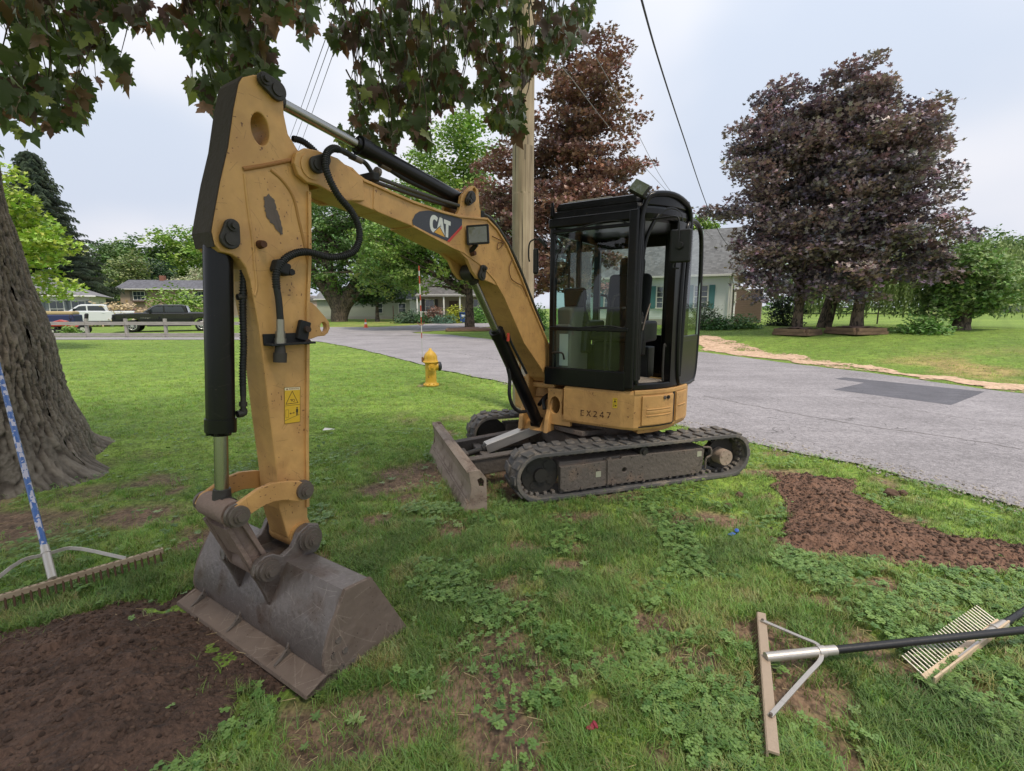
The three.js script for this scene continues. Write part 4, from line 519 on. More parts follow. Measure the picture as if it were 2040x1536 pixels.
// ---- undercarriage ----
{
  const TA = Math.atan2(-0.318, -0.948), HWT = 0.15; const R0 = 0.222, XF = 0.99, XR = -0.99;
  const car = mesh('undercarriage', [box(1.0, 0.2, 1.2, 0, 0.3, 0, 0, 0, 0, 0.03), box(0.7, 0.16, 0.7, 0, 0.40, 0, 0, 0, 0, 0.04), box(0.5, 0.05, 0.5, 0.3, 0.44, -0.2, 0, 0.4, 0.1)], M.frame, exc); car.rotation.y = TA;
  const path = (t, r) => { const straight = XF - XR, half = Math.PI * R0, tot = 2 * straight + 2 * half; let s = ((t % 1) + 1) % 1 * tot; if (s < straight) return [XF - s, R0 - r, -Math.PI / 2]; s -= straight; if (s < half) { const a = -Math.PI / 2 - s / R0; return [XR + r * Math.cos(a), R0 + r * Math.sin(a), a]; } s -= half; if (s < straight) return [XR + s, R0 + r, Math.PI / 2]; s -= straight; const a = Math.PI / 2 - s / R0; return [XF + r * Math.cos(a), R0 + r * Math.sin(a), a]; };
  const loop = (r) => Array.from({ length: 120 }, (_, i) => path(i / 120, r).slice(0, 2));
  for (const s of [-1, 1]) {
    const zc = s * 0.73, tr = mesh('track', [extr(loop(R0 - 0.012), 2 * HWT, { z: zc, bevel: 0.006, holes: [loop(R0 - 0.045)] })], M.rubber, exc); tr.rotation.y = TA; tr.userData.label = s < 0 ? 'dusty rubber track on the cab-door side' : 'dusty rubber track on the far side of the blade';
    const N = 40, lugG = [-1, 1].map((q) => boxUV(extr([[-0.105, -0.028], [-0.02, -0.045], [0.01, -0.045], [0.01, 0.02], [-0.02, 0.03], [-0.105, 0.045]].map(([x, y]) => [x * q, y]), 0.02, { bevel: 0.006 }).rotateX(Math.PI / 2).rotateY(0)));
    for (let i = 0; i < N; i++) for (const q of [-1, 1]) { const [x, y, a] = path((i + (q > 0 ? 0.5 : 0)) / N, R0 - 0.004), m = new THREE.Mesh(lugG[q > 0 ? 1 : 0], M.rubber); m.name = 'track_lug'; m.castShadow = m.receiveShadow = true; m.rotation.set(0, 0, 0); const nx = Math.cos(a), ny = Math.sin(a); m.matrixAutoUpdate = true; m.quaternion.setFromRotationMatrix(new THREE.Matrix4().makeBasis(V(0, 0, 1), V(nx, ny, 0), V(-ny, nx, 0))); m.position.set(x, y, zc + q * -0.035 * 1); tr.add(m); }
    const tg = boxUV(box(0.032, 0.03, 0.05));
    for (let i = 0; i < 72; i++) { const [x, y, a] = path(i / 72, R0 - 0.058), m = new THREE.Mesh(tg, M.rubber); m.name = 'drive_tooth'; m.castShadow = m.receiveShadow = true; m.position.set(x, y, zc + s * 0.06); m.rotation.z = a + Math.PI / 2; tr.add(m); }
    const side = (x0, x1) => extr([[0.80, 0.29], [0.80, 0.10], [0.76, 0.065], [0.35, 0.075], [-0.62, 0.08], [-0.66, 0.11], [-0.68, 0.32], [0.2, 0.325], [0.22, 0.305]], 0.05, { z: zc + s * 0.10, bevel: 0.006, holes: [circlePts(0.18, 0.2, 0.022)] });
    const tf = mesh('track_frame', [side(), box(1.5, 0.13, 0.18, 0.05, 0.26, zc), extr([[0.34, 0.09], [0.355, 0.09], [0.36, 0.31], [0.32, 0.33], [0.335, 0.25]], 0.06, { z: zc + s * 0.11 }), ...[0.6, 0.3, -0.02, -0.3, -0.55].map((x) => cyl([x, 0.085, zc + s * 0.09], [x, 0.085, zc + s * 0.14], 0.014, 0.012, 8)), tube([[-0.66, 0.33, zc + s * 0.12], [-0.73, 0.32, zc + s * 0.14], [-0.74, 0.25, zc + s * 0.14], [-0.70, 0.22, zc + s * 0.13], [-0.70, 0.12, zc + s * 0.12]], 0.011, 24, 6)], M.frame, exc); tf.rotation.y = TA;
    for (const [x, y] of [[0.44, 0.19], [-0.62, 0.27]]) mesh('worn_sticker', box(0.05, 0.05, 0.003, x, y, zc + s * 0.1265, 0, 0, 0, 0), std(0xa5a591, 0.7, { bumpMap: bf, bumpScale: 0.001 }), tf);
    mesh('idler_wheel', [cyl([XF - 0.03, R0, zc - 0.06], [XF - 0.03, R0, zc + 0.06], 0.165, 0.165, 32), cyl([XF - 0.03, R0, zc + s * 0.06], [XF - 0.03, R0, zc + s * 0.09], 0.06), ...[0.6, 2.2, 3.7, 5.3].map((a) => cyl([XF - 0.03 + 0.105 * Math.cos(a), R0 + 0.105 * Math.sin(a), zc + s * 0.055], [XF - 0.03 + 0.105 * Math.cos(a), R0 + 0.105 * Math.sin(a), zc + s * 0.066], 0.034, 0.034, 20))], M.pinDark, tf);
    mesh('travel_motor_cover', [cyl([XR + 0.07, R0 - 0.015, zc + s * 0.02], [XR + 0.07, R0 - 0.015, zc + s * 0.145], 0.078, 0.075, 30), ...[0.3, 2.4, 4.5].map((a) => cyl([XR + 0.07 + 0.05 * Math.cos(a), R0 - 0.015 + 0.05 * Math.sin(a), zc + s * 0.14], [XR + 0.07 + 0.05 * Math.cos(a), R0 - 0.015 + 0.05 * Math.sin(a), zc + s * 0.15], 0.009, 0.009, 8))], M.mud, tf);
    mesh('sprocket', [cyl([XR + 0.04, R0, zc - 0.03], [XR + 0.04, R0, zc + 0.03], 0.15, 0.15, 30), ...Array.from({ length: 14 }, (_, i) => { const a = i * 0.4488; return box(0.035, 0.035, 0.05, XR + 0.04 + 0.15 * Math.cos(a), R0 + 0.15 * Math.sin(a), zc, 0, 0, a); })], M.pinDark, tf);
    mesh('carrier_roller', [cyl([-0.02, 0.345, zc + s * 0.0], [-0.02, 0.345, zc + s * 0.12], 0.045), cyl([-0.02, 0.345, zc + s * 0.11], [-0.02, 0.345, zc + s * 0.135], 0.022)], M.pinDark, tf);
  }
  // dozer blade
  const XB = 1.60, bl = partGroup('dozer_blade', exc, TA); bl.userData.label = 'mud-caked dozer blade in front of the tracks';
  const prof = [[XB - 0.03, 0.345], [XB - 0.005, 0.335], [XB - 0.025, 0.28], [XB - 0.04, 0.2], [XB - 0.03, 0.12], [XB + 0.01, 0.04]];
  mesh('mouldboard', [strip(prof, 0.022, 1.74, 0), cyl([XB - 0.035, 0.325, -0.87], [XB - 0.035, 0.325, 0.87], 0.026), box(0.07, 0.035, 1.74, XB - 0.07, 0.31, 0)], M.mud, bl);
  mesh('cutting_edge', [extr([[XB + 0.0, 0.075], [XB + 0.018, 0.075], [XB + 0.055, -0.03], [XB + 0.03, -0.03]], 1.75, { z: 0 }), cyl([XB + 0.004, 0.083, -0.87], [XB + 0.004, 0.083, 0.87], 0.011)], M.mud, bl);
  for (const s of [-1, 1]) mesh('end_plate', extr([[XB, 0.35], [XB - 0.09, 0.355], [XB - 0.145, 0.28], [XB - 0.15, -0.03], [XB + 0.05, -0.03], [XB + 0.0, 0.08], [XB - 0.02, 0.2]], 0.018, { z: s * 0.875, holes: [[[XB - 0.125, 0.26], [XB - 0.10, 0.29], [XB - 0.07, 0.275], [XB - 0.085, 0.22], [XB - 0.12, 0.215]]] }), M.mud, bl);
  for (const s of [-1, 1]) mesh('push_arm', [bar([XB - 0.06, 0.17, s * 0.30], [0.45, 0.26, s * 0.36], 0.07, 0.15), bar([XB - 0.06, 0.255, s * 0.30], [0.45, 0.34, s * 0.36], 0.1, 0.015), extr([[XB - 0.04, 0.33], [XB - 0.12, 0.26], [XB - 0.28, 0.235], [XB - 0.28, 0.1], [XB - 0.03, 0.06]], 0.03, { z: s * 0.30 })], M.frame, bl);
  mesh('blade_cylinder_guard', [bar([1.22, 0.30, 0.0], [0.62, 0.48, 0.0], 0.13, 0.02), bar([1.22, 0.26, 0.055], [0.62, 0.44, 0.055], 0.012, 0.08), bar([1.22, 0.26, -0.055], [0.62, 0.44, -0.055], 0.012, 0.08)], M.alu, bl);
  mesh('blade_cylinder', [cyl([XB - 0.12, 0.2, 0], [1.2, 0.26, 0], 0.028), cyl([1.25, 0.25, 0], [0.66, 0.42, 0], 0.045)], M.pinDark, bl);
  mesh('cross_member', [box(0.08, 0.1, 0.66, 1.25, 0.19, 0), box(0.12, 0.11, 0.2, XB - 0.13, 0.2, 0)], M.frame, bl);
}
// ================= near things =================
const atH = (x, y, h) => { const r = rayOf(x, y); return EYE.clone().addScaledVector(r, (h - EYE.y) / r.y); };
// ---- landscape rakes ----
function tineSet(parent, a, b, n, dir, len, r, mat, skip = 0.01) { const g = boxUV(cyl([0, 0, 0], [0, len, 0], r, r * 0.75, 6)); const q = new THREE.Quaternion().setFromUnitVectors(V(0, 1, 0), dir.clone().normalize()); for (let i = 0; i < n; i++) { const m = new THREE.Mesh(g, mat); m.name = 'tooth'; m.castShadow = m.receiveShadow = true; m.position.lerpVectors(a, b, (i + 0.5) / n); m.quaternion.copy(q); parent.add(m); } }
const blueChip = dtex(512, 512, (x, y) => { const n = fbm(x * 16, y * 16, 4, 16, 7), m = fbm(x * 60, y * 60, 2, 60, 9); return n + 0.25 * (m - 0.5) > 0.56 ? [178, 176, 190] : [46 + 20 * m, 82 + 24 * m, 146 + 20 * m]; }); blueChip.repeat.set(1.4, 1.4);
const woodBar = dtex(256, 256, (x, y) => { const n = fbm(x * 4, y * 30, 4, 0, 3); return mix3([196, 182, 160], [140, 118, 96], n); }); woodBar.repeat.set(1.5, 1.5);
{
  const t = thing('landscape_rake', 'landscape rake with chipped blue handle leaning against the maple trunk', 'rake');
  const tip = atH(325, 1096, 0.085), mid = atH(106, 1160, 0.085), dir = tip.clone().sub(mid).normalize(), end = mid.clone().addScaledVector(dir, -0.53); const perp = V(-dir.z, 0, dir.x);
  mesh('head_bar', bar(end, tip, 0.022, 0.034), std(0xffffff, 0.7, { map: woodBar }), t);
  tineSet(t, end.clone().add(V(0, 0.018, 0)), tip.clone().add(V(0, 0.018, 0)), 32, V(perp.x * 0.25, -1, perp.z * 0.25), 0.085, 0.007, std(0x5a4332, 0.8));
  const top = atDepth(-4, 728, -3.75), base = mid.clone().add(V(0, 0.02, 0)), d = top.clone().sub(base); const L = d.length(); d.normalize();
  mesh('ferrule', [cyl(base, base.clone().addScaledVector(d, 0.25), 0.021, 0.021, 20), cyl(base.clone().addScaledVector(d, 0.19), base.clone().addScaledVector(d, 0.205), 0.024, 0.024, 20)], M.alu, t);
  mesh('handle', [cyl(base.clone().addScaledVector(d, 0.2), base.clone().addScaledVector(d, L + 0.45), 0.0165, 0.0165, 20)], std(0xffffff, 0.4, { map: blueChip }), t);
  const c = base.clone().addScaledVector(d, 0.19);
  for (const s of [1, -1]) { const e = mid.clone().addScaledVector(dir, s * 0.32).add(V(0, 0.02, 0)), k = c.clone().addScaledVector(dir, s * 0.10).add(V(0, 0.0, 0)); const pts = new THREE.CatmullRomCurve3([c.clone().addScaledVector(dir, s * 0.02), k, e]).getPoints(8); mesh('brace', pts.slice(1).map((p, i) => bar(pts[i], p.clone().addScaledVector(p.clone().sub(pts[i]).normalize(), 0.004), 0.02, 0.006, perp)), M.alu, t); }
}
{
  const t = thing('landscape_rake', 'aluminium landscape rake with black handle lying teeth down on the grass', 'rake');
  const a = atH(1517, 1222, 0.06), b = atH(1541, 1500, 0.06), m = a.clone().lerp(b, 0.42), dir = b.clone().sub(a).normalize(), side = V(-dir.z, 0, dir.x);
  mesh('head_bar', [bar(a, b, 0.038, 0.012), bar(a.clone().addScaledVector(side, 0.018).add(V(0, -0.012, 0)), b.clone().addScaledVector(side, 0.018).add(V(0, -0.012, 0)), 0.008, 0.03)], std(0xb9a590, 0.6, { metalness: 0.3, bumpMap: bf, bumpScale: 0.002 }), t);
  tineSet(t, a.clone().addScaledVector(side, 0.02).add(V(0, -0.01, 0)), b.clone().addScaledVector(side, 0.02).add(V(0, -0.01, 0)), 34, V(side.x * 0.35, -1, side.z * 0.35), 0.075, 0.0035, std(0x8f7a66, 0.6, { metalness: 0.4 }));
  const far = atH(2060, 1253, 0.13), st = m.clone().add(V(0, 0.012, 0)), d = far.clone().sub(st).normalize();
  mesh('ferrule', [cyl(st, st.clone().addScaledVector(d, 0.33), 0.021, 0.021, 20), cyl(st.clone().addScaledVector(d, 0.245), st.clone().addScaledVector(d, 0.275), 0.025, 0.025, 20)], M.alu, t);
  mesh('handle', cyl(st.clone().addScaledVector(d, 0.28), st.clone().addScaledVector(d, 1.95), 0.0175, 0.0165, 20), std(0x1b1b1e, 0.42, { bumpMap: bf, bumpScale: 0.001 }), t);
  const c = st.clone().addScaledVector(d, 0.26); for (const s of [-0.28, 0.34]) { const e = m.clone().addScaledVector(dir, s).add(V(0, 0.012, 0)), k = c.clone().addScaledVector(dir, Math.sign(s) * 0.055).addScaledVector(d, -0.01); const pts = new THREE.CatmullRomCurve3([c.clone().addScaledVector(dir, Math.sign(s) * 0.02), k, k.clone().lerp(e, 0.3), e], false, 'centripetal').getPoints(10); mesh('brace', pts.slice(1).map((p, i) => bar(pts[i], p.clone().addScaledVector(p.clone().sub(pts[i]).normalize(), 0.004), 0.018, 0.007)), M.alu, t); mesh('rivet', cyl(e.clone().add(V(0, -0.01, 0)), e.clone().add(V(0, 0.009, 0)), 0.008, 0.006, 10), M.pin, t); }
}
{
  const t = thing('landscape_rake', 'aluminium landscape rake lying with its comb of teeth turned up', 'rake');
  const a = atH(1846, 1356, 0.03), b = atH(1996, 1242, 0.03), dir = b.clone().sub(a).normalize(), m = a.clone().lerp(b, 0.78); const up = V(-0.62, 0.35, -0.62 * 0.9).addScaledVector(dir, -V(-0.62, 0.35, -0.558).dot(dir)).normalize();
  mesh('head_bar', [bar(a, b, 0.05, 0.008, V(0.4, 1, 0.5)), bar(a.clone().add(V(0.016, 0.012, 0.016)), b.clone().add(V(0.016, 0.012, 0.016)), 0.008, 0.034)], std(0xcdb79d, 0.6, { metalness: 0.2, bumpMap: bf, bumpScale: 0.002 }), t);
  tineSet(t, a, b, 30, up, 0.11, 0.0042, std(0xcfc8bd, 0.4, { metalness: 0.5 }));
  const far = atH(2075, 1196, 0.055), d = far.clone().sub(m).normalize();
  mesh('ferrule', [cyl(m.clone().addScaledVector(d, -0.06), m.clone().addScaledVector(d, 0.17), 0.023, 0.021, 20), cyl(m.clone().addScaledVector(d, 0.06), m.clone().addScaledVector(d, 0.08), 0.027, 0.027, 20)], M.alu, t);
  mesh('handle', cyl(m.clone().addScaledVector(d, 0.16), m.clone().addScaledVector(d, 1.75), 0.0175, 0.0165, 20), std(0x1b1b1e, 0.42, { bumpMap: bf, bumpScale: 0.001 }), t);
  mesh('brace', [bar(m.clone().addScaledVector(d, 0.07), a.clone().lerp(b, 0.3).add(V(0.01, 0.012, 0.01)), 0.018, 0.007), bar(m.clone().addScaledVector(d, 0.07), b.clone().add(V(0, 0.01, 0)), 0.018, 0.007)], M.alu, t);
}
// ---- fire hydrant with its marker rod ----
{
  const p = gp(859, 768), t = thing('fire_hydrant', 'yellow fire hydrant with black hose cap and striped marker rod', 'hydrant', p, 0.25);
  const hyTex = dtex(256, 256, (x, y) => { const n = fbm(x * 10, y * 10, 4, 10, 4), m = fbm(x * 50, y * 50, 2, 50, 5); return n + 0.3 * m > 0.95 ? [120, 78, 40] : mix3([222, 182, 66], [196, 150, 46], n); }); const y = std(0xffffff, 0.45, { map: hyTex, bumpMap: bf, bumpScale: 0.003 });
  mesh('barrel', [lathe([[0.001, -0.02], [0.17, -0.02], [0.17, 0.03], [0.15, 0.035], [0.125, 0.06], [0.118, 0.1], [0.115, 0.44], [0.125, 0.48], [0.14, 0.5], [0.165, 0.5], [0.165, 0.535], [0.001, 0.535]], 32), ...Array.from({ length: 10 }, (_, i) => cyl([0.146 * Math.cos(i * 0.628), 0.02, 0.146 * Math.sin(i * 0.628)], [0.146 * Math.cos(i * 0.628), 0.055, 0.146 * Math.sin(i * 0.628)], 0.014, 0.014, 6))], y, t);
  mesh('bonnet', [lathe([[0.15, 0.535], [0.15, 0.555], [0.138, 0.56], [0.135, 0.62], [0.122, 0.67], [0.095, 0.71], [0.06, 0.735], [0.05, 0.755], [0.03, 0.76], [0.028, 0.80], [0.001, 0.80]], 28), ...Array.from({ length: 6 }, (_, i) => box(0.012, 0.09, 0.012, 0.136 * Math.cos(i * 1.047), 0.60, 0.136 * Math.sin(i * 1.047), 0.0, -i * 1.047, 0.05))], y, t);
  mesh('nozzle', [cyl([0, 0.41, 0], [0.02, 0.41, 0.17], 0.085, 0.075, 24), cyl([0.018, 0.41, 0.16], [0.02, 0.41, 0.185], 0.04, 0.038, 16), cyl([0.02, 0.41, 0.18], [0.022, 0.41, 0.21], 0.018, 0.016, 5)], y, t);
  mesh('hose_cap', [cyl([0.06, 0.41, 0], [0.165, 0.41, 0], 0.09, 0.085, 26)], y, t); mesh('storz_cap', [cyl([0.16, 0.41, 0], [0.19, 0.41, 0], 0.1, 0.1, 28), cyl([0.19, 0.41, 0], [0.22, 0.41, 0], 0.105, 0.09, 28), cyl([0.2, 0.41, 0], [0.235, 0.41, 0], 0.06, 0.055, 20)], std(0x2c2e33, 0.5), t);
  const rod = [-0.17, 0.02]; mesh('rod_bracket', [box(0.05, 0.09, 0.03, -0.165, 0.56, 0.02), cyl([rod[0], 0.52, rod[1]], [rod[0], 0.62, rod[1]], 0.018)], std(0x7c5a3a, 0.7), t);
  let y0 = 0.6; [[0.42, 0xbfc0c0], [0.12, 0xb4452f], [0.16, 0xd9d5cf], [0.16, 0xb4452f], [0.12, 0xcfc9c6], [0.12, 0xb4452f], [0.10, 0xcfc9c6], [0.12, 0xb4452f], [0.22, 0xd4d0cc], [0.16, 0xb4452f], [0.10, 0xcfc9c6], [0.10, 0xb4452f]].forEach(([h, c], i) => { const w = (yy) => [rod[0] - 0.018 * Math.pow((yy - 0.6) / 1.9, 2), yy, rod[1]]; const r = i < 1 ? 0.007 : i < 4 ? 0.009 : 0.013; mesh('rod_band', cyl(w(y0), w(y0 + h), r, r, 10), std(c, 0.6), t); y0 += h; });
  mesh('rod_loop', [prep(new THREE.TorusGeometry(0.07, 0.008, 6, 24, Math.PI)).rotateZ(Math.PI).translate(rod[0] - 0.01, 1.36, rod[1])], std(0x8a4a52, 0.6), t);
}
// ---- utility pole and overhead lines ----
{
  const t = thing('utility_pole', 'tall bare wooden utility pole standing behind the excavator', 'pole', onGround(0.19, -7.6));
  const pt = dtex(512, 1024, (x, y) => { const g = fbm(x * 40, y * 5, 4, 0, 5), n = fbm(x * 5, y * 9, 4, 0, 9), k = vnoise(x * 90, y * 3, 0, 14); let c = mix3([186, 171, 145], [130, 116, 96], clamp(g * 0.9 + (n - 0.5) * 0.9)); if (k > 0.87) c = c.map((v) => v * 0.62); return c; }); pt.repeat.set(1, 0.25);
  const g = taperTube([[0, -0.3, 0], [-0.02, 4, 0], [0.05, 11, 0.02]], 0.178, 0.13, 40, 28, 0.05, 3), pp = g.attributes.position, uv = []; for (let i = 0; i < pp.count; i++) uv.push((Math.atan2(pp.getZ(i), -pp.getX(i)) / 6.2832 + 0.5) * 1.0, pp.getY(i)); g.setAttribute('uv', new THREE.Float32BufferAttribute(uv, 2));
  mesh('shaft', g, std(0xffffff, 0.85, { map: pt, bumpMap: rep(dtex(256, 256, (x, y) => 255 * fbm(x * 40, y * 4, 3, 0, 6), false), 1, 0.3), bumpScale: 0.012 }), t, 0);
  mesh('crossarm', box(2.4, 0.12, 0.1, -0.1, 10.2, 0.2), std(0x8d7a60, 0.9), t);
  mesh('bolt', [cyl([-0.10, 1.93, 0.13], [-0.11, 1.93, 0.19], 0.03, 0.028, 6), cyl([-0.14, 1.99, 0.1], [-0.16, 1.99, 0.15], 0.02, 0.02, 6)], M.pin, t);
  for (const x of [-1.1, -0.4, 0.5, 0.95]) mesh('insulator', lathe([[0.001, 0], [0.05, 0], [0.05, 0.03], [0.03, 0.05], [0.045, 0.08], [0.025, 0.12], [0.001, 0.13]], 12).translate(x, 10.26, 0.2), std(0x8f8f8a, 0.3), t);
}
function wire(name, label, pts, r, group, col = 0x2c2c30) { const m = mesh(name, tube(pts, r, 60, 5), std(col, 0.6)); tag(m, label, 'wire', group); return m; }
for (const [i, dx] of [[0, 0], [1, 12], [2, 26]]) { const f = (y) => 653 + dx + (65 - y) * 0.36; wire('overhead_wire', 'thin overhead wire crossing the sky between boom and leaves', [atDepth(f(-900) - i * 4, -900, -5.0), atDepth(f(-200), -200, -9), atDepth(f(80), 80, -15), atDepth(f(270), 270, -27), atDepth(f(470), 455, -55)], 0.011, 'overhead wires along the street'); }
for (const s of [0, 1]) wire('service_wire', 'thin service wire running from the pole past the purple maple', [atDepth(1048 + s * 8, 92 - s * 40, -7.6), atDepth(1105 + s * 40, 120 - s * 72 + s * 18, -9), atDepth(1215 + s * 33, 255 - s * 30, -14), atDepth(1325 + s * 8, 377, -22), atDepth(1420 + s * 5, 478, -31)], 0.008, 'service wires from the pole', 0x8b8a8c);
wire('service_cable', 'thick black cable dropping from above to the white house', [atDepth(1235, -170, -4.5), atDepth(1278, 0, -6), atDepth(1312, 120, -8.2), atDepth(1360, 268, -12), atDepth(1412, 418, -20), atDepth(1442, 478, -25), atDepth(1478, 520, -29.2)], 0.014);
// ---- litter ----
tag(mesh('bottle_cap', [put(lathe([[0.001, 0.014], [0.013, 0.014], [0.015, 0.01], [0.015, 0], [0.012, 0]], 16), ...atH(1468, 1058, 0.03).toArray(), 0.5, 0, 0.4), box(0.05, 0.004, 0.03, ...atH(1458, 1064, 0.02).toArray(), 0, 0.5, 0.1)], std(0x3a62b8, 0.5)), 'small blue plastic scrap beside a bare patch', 'litter');
tag(mesh('red_petal', [0, 1, 2].map((i) => put(prep(new THREE.SphereGeometry(0.018, 8, 6).scale(1, 0.3, 0.6)), ...atH(1176 + i * 5, 1449 - i * 3, 0.025 + i * 0.004).toArray(), 0.3 * i, i, 0.2)), std(0x8e2f3c, 0.7)), 'small dark red petal lying in the foreground grass', 'litter');
{ const c = gp(655, 862), g = new THREE.PlaneGeometry(0.14, 0.09, 8, 6), p = g.attributes.position; for (let i = 0; i < p.count; i++) p.setZ(i, 0.03 * fbm(p.getX(i) * 18, p.getY(i) * 18, 2, 0, 3)); g.rotateX(-Math.PI / 2); g.computeVertexNormals(); g.translate(c.x, 0.035, c.z); tag(mesh('paper_scrap', g, std(0xd9d6d0, 0.9, { side: THREE.DoubleSide })), 'crumpled white paper scrap on the lawn behind the stick', 'litter'); }
// ================= foliage tools =================
const leafMat = (color, tr = 0.25, o = {}) => phys(color, 0.72, { transmission: tr, thickness: 0, side: THREE.DoubleSide, ...o });
function flatLeaf(half, fold = 0.1, droop = 0.12, s = 1) { const pts = [...half, ...half.slice(1, -1).reverse().map(([x, y]) => [-x, y])]; const g = new THREE.ShapeGeometry(new THREE.Shape(pts.map((p) => new THREE.Vector2(p[0] * s, p[1] * s)))), p = g.attributes.position; for (let i = 0; i < p.count; i++) { const x = p.getX(i) / s, y = p.getY(i) / s; p.setZ(i, s * (fold * Math.abs(x) - droop * y * y)); } g.computeVertexNormals(); return prep(g); }
const MAPLE = [[0, 0], [0.14, -0.1], [0.36, -0.16], [0.33, -0.03], [0.52, 0.05], [0.40, 0.13], [0.57, 0.30], [0.62, 0.44], [0.44, 0.40], [0.38, 0.48], [0.21, 0.40], [0.25, 0.58], [0.17, 0.66], [0.12, 0.74], [0, 0.95]], MAPLE_LOW = [[0, 0], [0.36, -0.14], [0.3, 0.05], [0.6, 0.4], [0.24, 0.4], [0, 0.95]];
const OVAL = [[0, 0], [0.22, 0.2], [0.28, 0.5], [0.16, 0.8], [0, 1]];
function spray(leafHalf, n, R, size, seed) { // a twig end with n leaves, about R across
  const r = rngOf(seed), out = []; for (let i = 0; i < n; i++) { const g = flatLeaf(leafHalf, 0.12, 0.15, size * (0.7 + 0.6 * r())); g.rotateZ(r() * 6.28); g.rotateX(-Math.PI / 2 + (r() - 0.5) * 1.5 + 0.35); g.rotateY(r() * 6.28); const a = r() * 6.28, q = R * Math.sqrt(r()); g.translate(Math.cos(a) * q, (r() - 0.6) * R * 0.55, Math.sin(a) * q); g.deleteAttribute('uv'); out.push(g); } return mergeGeometries(out);
}
function instances(name, geo, mat, list, parent, kind = 'stuff') { // list of [position, quaternion, scale, color]
  const m = new THREE.InstancedMesh(geo, mat, list.length), M4 = new THREE.Matrix4(), c = new THREE.Color(); list.forEach(([p, q, s, col], i) => { m.setMatrixAt(i, M4.compose(p, q, s.isVector3 ? s : V(s, s, s))); if (col) m.setColorAt(i, c.setRGB(...col)); });
  m.name = parent ? name : numbered(name); m.castShadow = m.receiveShadow = true; if (kind) m.userData.kind = kind; (parent ?? scene).add(m); return m;
}
const barkTex = dtex(512, 512, (x, y) => { const n = fbm(x * 14, y * 5, 5, 0, 3), k = Math.abs(fbm(x * 20, y * 4, 3, 0, 8) - 0.5) * 2; return mix3(mix3([126, 110, 94], [88, 76, 66], n), [48, 42, 37], sst(0.22, 0.0, k)); }); barkTex.repeat.set(0.6, 0.6);
const barkBump = rep(dtex(512, 512, (x, y) => 255 * clamp(Math.abs(fbm(x * 20, y * 5, 4, 0, 8) - 0.5) * 3), false), 0.7);
M.bark = std(0xffffff, 0.9, { map: barkTex, bumpMap: barkBump, bumpScale: 0.04 }); M.barkDark = M.bark;
const randQ = (r) => new THREE.Quaternion().setFromEuler(new THREE.Euler((r() - 0.5) * 0.9, r() * 6.283, (r() - 0.5) * 0.9));
// a broadleaf tree: lobes are ellipsoids [cx, cy, cz, rx, ry, rz] about the base
function tree(o) {
  const t = thing(o.name, o.label, 'tree', o.pos, 0, o.group), r = rngOf(o.seed), P = o.lobes, vol = P.map((l) => l[3] * l[4] * l[5]), sum = vol.reduce((a, b) => a + b, 0);
  const th = o.trunkH, tr = o.trunkR, lean = o.lean ?? [0, 0]; const trunkTop = V(lean[0], th, lean[1]), wood = [];
  if (!o.stems) wood.push(taperTube([[0, -0.2, 0], [lean[0] * 0.3, th * 0.45, lean[1] * 0.3], trunkTop, [lean[0] * 1.2, th * 1.45, lean[1] * 1.2]], tr * 1.15, tr * 0.45, 24, 12, 0.25, o.seed), cyl([0, -0.2, 0], [0, 0.35, 0], tr * 1.55, tr * 1.02, 14, false));
  for (const s of o.stems ?? []) wood.push(taperTube(s.map((q) => q.slice(0, 3)), s[0][3], s[s.length - 1][3], 24, 10, 0.2, o.seed));
  const clumps = []; P.forEach((l, i) => { const n = Math.round(o.clumps * vol[i] / sum) + 1; for (let k = 0; k < n; k++) { const a = r() * 6.283, c = r() * 2 - 1, s = Math.sqrt(1 - c * c), q = Math.pow(r(), 0.42), wob = 0.86 + 0.34 * fbm(Math.cos(a) * s * 2 + 9, c * 2 + Math.sin(a) * s * 2, 3, 0, o.seed); clumps.push(V(l[0] + l[3] * s * Math.cos(a) * q * wob, l[1] + l[4] * c * q * wob, l[2] + l[5] * s * Math.sin(a) * q * wob)); } });
  const nl = o.limbs ?? 14; for (let i = 0; i < nl; i++) { const c = clumps[(r() * clumps.length) | 0], y0 = th * (0.75 + 0.5 * r()), s0 = V(lean[0] * y0 / th, Math.min(y0, c.y * 0.85), lean[1] * y0 / th); if (o.stems) { const q = o.stems[i % o.stems.length].at(-1); s0.set(q[0], q[1], q[2]); } const mid = s0.clone().lerp(c, 0.5).add(V(0, 0.15 * c.y * (r() - 0.2), 0)); wood.push(taperTube([s0, mid, c], tr * (0.22 + 0.2 * r()), tr * 0.04, 12, 6)); }
  mesh('trunk', wood, o.bark ?? M.bark, t);
  const list = [], cs = o.colors; for (const c of clumps) { const n = o.per, tone = r(); for (let k = 0; k < n; k++) { const a = r() * 6.283, d = o.clumpR * Math.cbrt(r()), cc = r() * 2 - 1, s = Math.sqrt(1 - cc * cc); const p = c.clone().add(V(d * s * Math.cos(a), d * cc * (o.flat ?? 0.62), d * s * Math.sin(a))); const u = clamp(tone * 0.65 + r() * 0.5 - 0.08), col = mix3(cs[0], cs[1], u).map((v) => v * (0.85 + 0.3 * r())); list.push([p, randQ(r), o.scale * (0.7 + 0.6 * r()), col]); } }
  instances('crown', o.leaf, o.mat, list, t); return t;
}
const SPR = { maple: spray(MAPLE_LOW, 8, 0.27, 0.175, 5), far: spray(OVAL, 9, 0.5, 0.26, 8), small: spray(OVAL, 8, 0.2, 0.1, 9) };
M.leaf = leafMat(0xffffff, 0.3); M.leafDark = leafMat(0xffffff, 0.15);
const lin = (h) => { const c = new THREE.Color(h); return [c.r, c.g, c.b]; };
